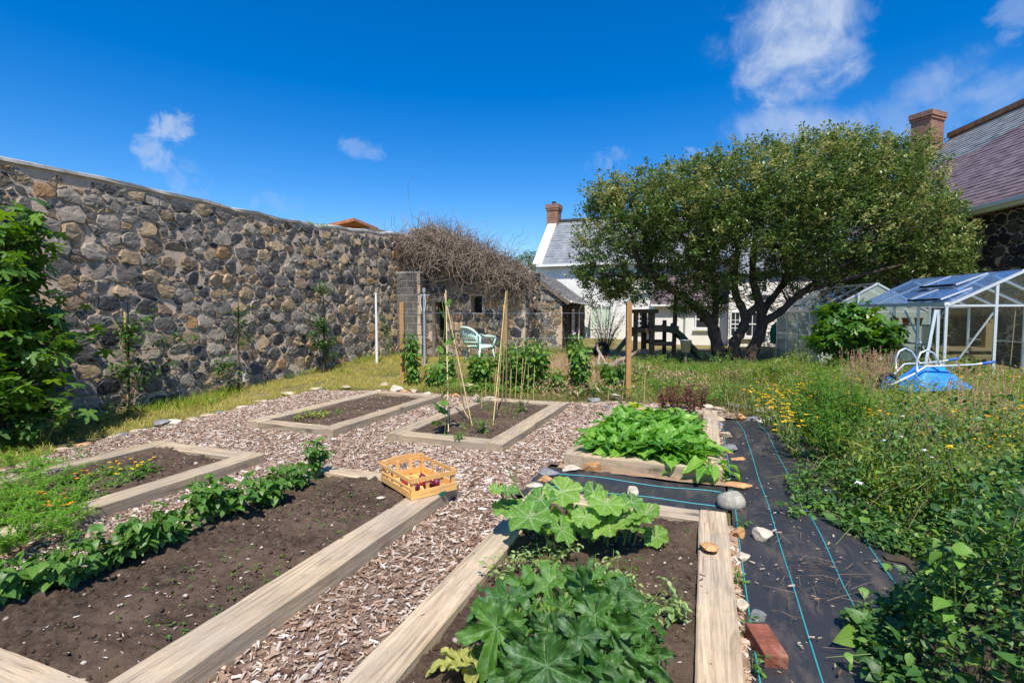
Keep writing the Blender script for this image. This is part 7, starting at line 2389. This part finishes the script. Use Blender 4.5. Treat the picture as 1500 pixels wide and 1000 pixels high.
for (T, mi, sz), P in zip(kinds_, buck):
    P = np.array(P)
    leaves(mbB, T, P, np.exp(rng.normal(math.log(sz), .34, len(P))), None, U(-.9, .8, len(P)), rng.normal(0, .5, len(P)), mi)
for q in range(900):
    x, y = U(.95, 4.5), 1.2 + 5.6 * rng.random()
    c = canopy(x, y)
    if c < .05: continue
    a = U(0, 6.3); L = U(.15, .5); p0 = np.array((x, y, c * U(.1, .6)))
    e = p0 + np.array((math.cos(a) * L, math.sin(a) * L, 0)); e[2] = canopy(e[0], e[1]) * U(.5, 1.12) + .03
    mbS.tube([p0, (p0 + e) / 2 + np.array((0, 0, .06)), e], [.0035, .003, .0015], 4, q % 2)
tag(mbB.build('bramble_undergrowth', [M['bramble'], M['weed'], M['goldenrod']], smooth=True), 'dense dark green bramble undergrowth spreading over the right of the membrane', 'brambles', kind='stuff')
tag(mbS.build('bramble_stems', [M['brownstem'], M['stem']]), 'arching bramble stems among the undergrowth', 'bramble stems', kind='stuff')
mb = MB(); bl = []
for q in range(1500):
    x, y = U(.95, 4.6), 1.2 + 6 * rng.random(); c = canopy(x, y)
    if c > .15: bl.append((x, y, c + U(-.04, .03)))
bl = np.array(bl); leaves(mb, DIAW, bl, U(.008, .016, len(bl)), None, U(-.2, .6, len(bl)))
tag(mb.build('bramble_buds', M['seedhead']), 'tiny pale buds and withered flowers over the brambles', 'buds', kind='stuff')

BWD = [(1395, 800, .16, 'large yellow green bindweed leaf in the middle of the brambles'), (1378, 808, .15, 'broad bright bindweed leaf left of the largest one'), (1365, 775, .09, 'flat pale dock leaf above the bright bindweed leaves'), (1385, 878, .15, 'long bright leaf hanging in the dark part of the brambles'), (1495, 790, .1, 'bright bindweed leaf at the right edge of the photo'), (1240, 955, .10, 'heart shaped bindweed leaf low on the membrane edge'), (1372, 935, .12, 'grey green round leaf in the lower brambles'), (1265, 860, .09, 'pale green leaf near the left tip of the brambles'), (1330, 855, .09, 'folded grey green leaf in the shade of the brambles'), (1440, 850, .1, 'pair of pale leaves in the right half of the brambles'), (1290, 690, .08, 'bright leaf at the top of the bramble bank'), (1320, 640, .1, 'yellow green leaf among weeds above the brambles'), (1480, 700, .11, 'broad grey green leaf near the right edge above the brambles'), (1300, 825, .08, 'light green leaf in the middle left of the brambles')]
for i, (px, py, s, lab) in enumerate(BWD):
    z = .55
    for _ in range(8):
        x, y = at(px, py, z); z = .5 * z + .5 * (canopy(x, y) + .06)
    x, y = at(px, py, z)
    E = empty('bindweed', (x, y, 0), lab, 'bindweed', 'bright leaves in the brambles'); sm, lm = MB(), MB()
    sm.tube([(0, 0, 0), (.03, .02, z * .6), (0, 0, z)], .003, 4)
    leaves(lm, leafT(7, .85, .12, .3, .0, .25, base=.3), np.array([(0, 0, z), (.02, .0, z - .05), (-.03, .02, z - .08)]), np.array([s, s * .7, s * .6]) * (.5 if y < 3.2 else .75), U(1.8, 4.4, 3), U(-.5, .1, 3), rng.normal(0, .3, 3))
    lm.build('foliage', M['bindweed' if i not in (6, 8, 9, 12) else 'pea'], E, True); sm.build('stem', M['stem'], E)
FLW = [(1391, 655, 'yellow', .03, 'large yellow flower on a long stem above the brambles'), (1420, 725, 'yellow', .03, 'yellow flower lower down in the right brambles'), (1355, 660, 'whitefl', .022, 'white thistle like flower above the bramble bank'), (1365, 670, 'whitefl', .018, 'smaller white flower beside the white thistle'), (1258, 708, 'whitefl', .035, 'white trumpet flower near the left edge of the brambles'), (1320, 640, 'whitefl', .022, 'white flower at the top left of the bramble bank'), (1295, 645, 'whitefl', .018, 'small white flower above the trumpet flower'), (1430, 711, 'whitefl', .02, 'white flower near the right yellow flower'), (1322, 610, 'whitefl', .018, 'tiny white flower among the tall weeds'), (1350, 635, 'orangefl', .02, 'orange flower left of the large yellow one'), (1210, 718, 'whitefl', .014, 'tiny white flower beside the membrane')]
for px, py, mt, r, lab in FLW:
    z = .6
    for _ in range(10):
        x, y = at(px, py, z); z = .5 * z + .5 * (max(canopy(x, y), .02 if x < 1.1 else .2) + (.16 if py < 690 else .06))
    x, y = at(px, py, z)
    E = empty('wild_flower', (x, y, 0), lab, 'flower'); sm, fm = MB(), MB()
    sm.tube([(.05, .03, 0), (.02, .0, z * .6), (0, 0, z)], .003, 4)
    leaves(fm, DIAW, np.zeros((14, 3)) + np.array((0, 0, z)), np.full(14, r * .95), np.arange(14) * .449, U(.0, .7, 14)); fm.lathe([(0, z), (r * .5, z + r * .2), (0, z + r * .45)], 8)
    sm.build('stem', M['stem'], E); fm.build('petals', M[mt], E)
# trailing bramble tips over the membrane
for i, (x, y, lab) in enumerate([(.98, 4.62, 'bramble shoot trailing across the membrane by the long teal thread'), (.75, 4.45, 'tip of the bramble shoot reaching towards the grey boulder'), (.88, 2.9, 'low bramble shoot creeping over the membrane near the brick'), (1.15, 5.6, 'leafy shoot at the right edge of the membrane halfway along'), (.92, 2.45, 'bramble shoot at the bottom of the membrane')]):
    leafy('bramble_shoot', x, y, .02, lab, 'bramble shoot', 'bramble shoots over the membrane', 6, .13, .22, OV, .062, 'bramble' if i > 1 else 'bean', 7, .003)
for i, (px, py, lab) in enumerate([(1085, 770, 'tiny green weed at the corner of the near bed by the brown stone block'), (1086, 852, 'yellow green weed growing in the gap right of the near bed'), (1098, 925, 'small weed in the gap beside the red brick'), (1104, 985, 'small weed in the gap at the bottom below the red brick'), (1060, 705, 'grassy weed at the near right corner of the chard bed'), (897, 603, 'small grey weed growing through the chips beside the chard bed')]):
    x, y = at(px, py, .03); leafy('gap_weed', x, y, 0, lab, 'weed', 'small weeds in the gaps', 4, .11, .06, OV, .04, 'goldenrod', 4, .002)
sheet('gap_soil', lambda x, y: True, .165, .235, .9, 4.06, .035, .02, M['dirtpath'], .008)
sheet('gap_soil', lambda x, y: True, -1.4, .25, 4.98, 5.12, .035, .024, M['dirtpath'], .01)

# ---------------------------------------------------------------- light and sky
EL = math.radians(59)
hx_, hy_ = .42, -.907          # horizontal direction towards the sun
sd_ = bpy.data.lights.new('sun', 'SUN'); sd_.energy = 4.6; sd_.angle = math.radians(.53); sd_.color = (1, .935, .82)
so = bpy.data.objects.new('sun', sd_); COL.objects.link(so)
so.rotation_euler = Vector((hx_ * math.cos(EL), hy_ * math.cos(EL), math.sin(EL))).to_track_quat('Z', 'Y').to_euler()
w = bpy.data.worlds.new('World'); SC.world = w; w.use_nodes = True
nt = w.node_tree; bg = nt.nodes['Background']
sky = nt.nodes.new('ShaderNodeTexSky'); sky.sky_type = 'NISHITA'; sky.sun_disc = False
sky.sun_elevation = EL; sky.sun_rotation = math.atan2(hx_, hy_); sky.altitude = 0; sky.air_density = 1.0; sky.dust_density = .5; sky.ozone_density = 3.0
hs = nd(nt, 'HueSaturation'); hs.inputs['Saturation'].default_value = 1.5; hs.inputs['Hue'].default_value = .509; lk(nt, sky.outputs[0], hs.inputs['Color'])
col = hs.outputs[0]
gen = nd(nt, 'TexCoord').outputs['Generated']
n_a = noi(nt, gen, 9.0, 8, .58, .6)
n_b = noi(nt, gen, 28.0, 8, .62, .5)
nn_big = mth(nt, 'ADD', mth(nt, 'MULTIPLY', n_a, .72), mth(nt, 'MULTIPLY', n_b, .28))
nn_small = mth(nt, 'ADD', mth(nt, 'MULTIPLY', n_a, .2), mth(nt, 'MULTIPLY', n_b, .8))
def dvec(px, py): return Vector(ray(px, py)).normalized()
acc = None
# (px,py, half width, half height in photo pixels, tilt, strength)
for (px, py, ax, ay, rot, st) in [(1155, 75, 100, 70, -.25, 1.0), (1170, 20, 85, 70, 0, 1.0), (1210, 85, 60, 30, .5, .7), (1180, 190, 100, 38, 0, .62), (1375, 120, 60, 36, .6, .5), (1450, 140, 90, 40, .3, .42), (1320, 190, 60, 50, .5, .3),
                                  (246, 190, 30, 22, .2, .62), (225, 225, 22, 26, .6, .45), (275, 268, 28, 30, 0, .25), (528, 218, 34, 14, -.2, .26), (890, 238, 30, 16, .4, .35), (1025, 240, 30, 20, 0, .4), (400, 295, 40, 16, 0, .12), (1495, 20, 30, 30, 0, .3)]:
    c = dvec(px, py)
    rt = (dvec(px + 40, py) - dvec(px - 40, py)).normalized(); up = c.cross(rt).normalized() * -1
    cr, sr = math.cos(rot), math.sin(rot)
    e1 = rt * cr + up * sr; e2 = up * cr - rt * sr
    k = F / c.dot(Vector((-SY * math.cos(PITCH), CY * math.cos(PITCH), -math.sin(PITCH)))) ** -1
    fs = c.dot(Vector((-SY, CY, 0)))
    sx = ax / F * fs; sy_ = ay / F * fs
    def dot(v):
        d = nd(nt, 'VectorMath', operation='DOT_PRODUCT'); lk(nt, gen, d.inputs[0]); d.inputs[1].default_value = v; return d.outputs['Value']
    a = mth(nt, 'DIVIDE', dot(e1), sx); b = mth(nt, 'DIVIDE', dot(e2), sy_)
    r2 = mth(nt, 'ADD', mth(nt, 'MULTIPLY', a, a), mth(nt, 'MULTIPLY', b, b))
    front = mth(nt, 'GREATER_THAN', dot(c), .5)
    # noise eats into the edge of each puff
    f = mth(nt, 'SUBTRACT', .74, mth(nt, 'MULTIPLY', r2, .50))
    f = mth(nt, 'ADD', f, mth(nt, 'MULTIPLY', mth(nt, 'SUBTRACT', nn_big if ax > 55 else nn_small, .5), 2.5 if ax > 55 else 4.0))
    sm_ = nd(nt, 'MapRange', interpolation_type='SMOOTHERSTEP'); lk(nt, f, sm_.inputs[0]); sm_.inputs[1].default_value = 0.0; sm_.inputs[2].default_value = 1.15
    f = mth(nt, 'MULTIPLY', mth(nt, 'MULTIPLY', sm_.outputs[0], st), front)
    acc = f if acc is None else mth(nt, 'MAXIMUM', acc, f)
acc = mth(nt, 'MINIMUM', acc, .88)
cl = mixc(nt, acc, col, (3.3, 3.9, 4.9))
lk(nt, cl, bg.inputs[0]); bg.inputs[1].default_value = .13
vs_ = SC.view_settings
vs_.view_transform = 'Standard'; vs_.look = 'None'; vs_.exposure = 0.45; vs_.gamma = 1.0; vs_.use_curve_mapping = False
SC.cycles.max_bounces = 8; SC.cycles.transparent_max_bounces = 16; SC.cycles.caustics_reflective = False; SC.cycles.caustics_refractive = False
SC.cycles.use_denoising = True
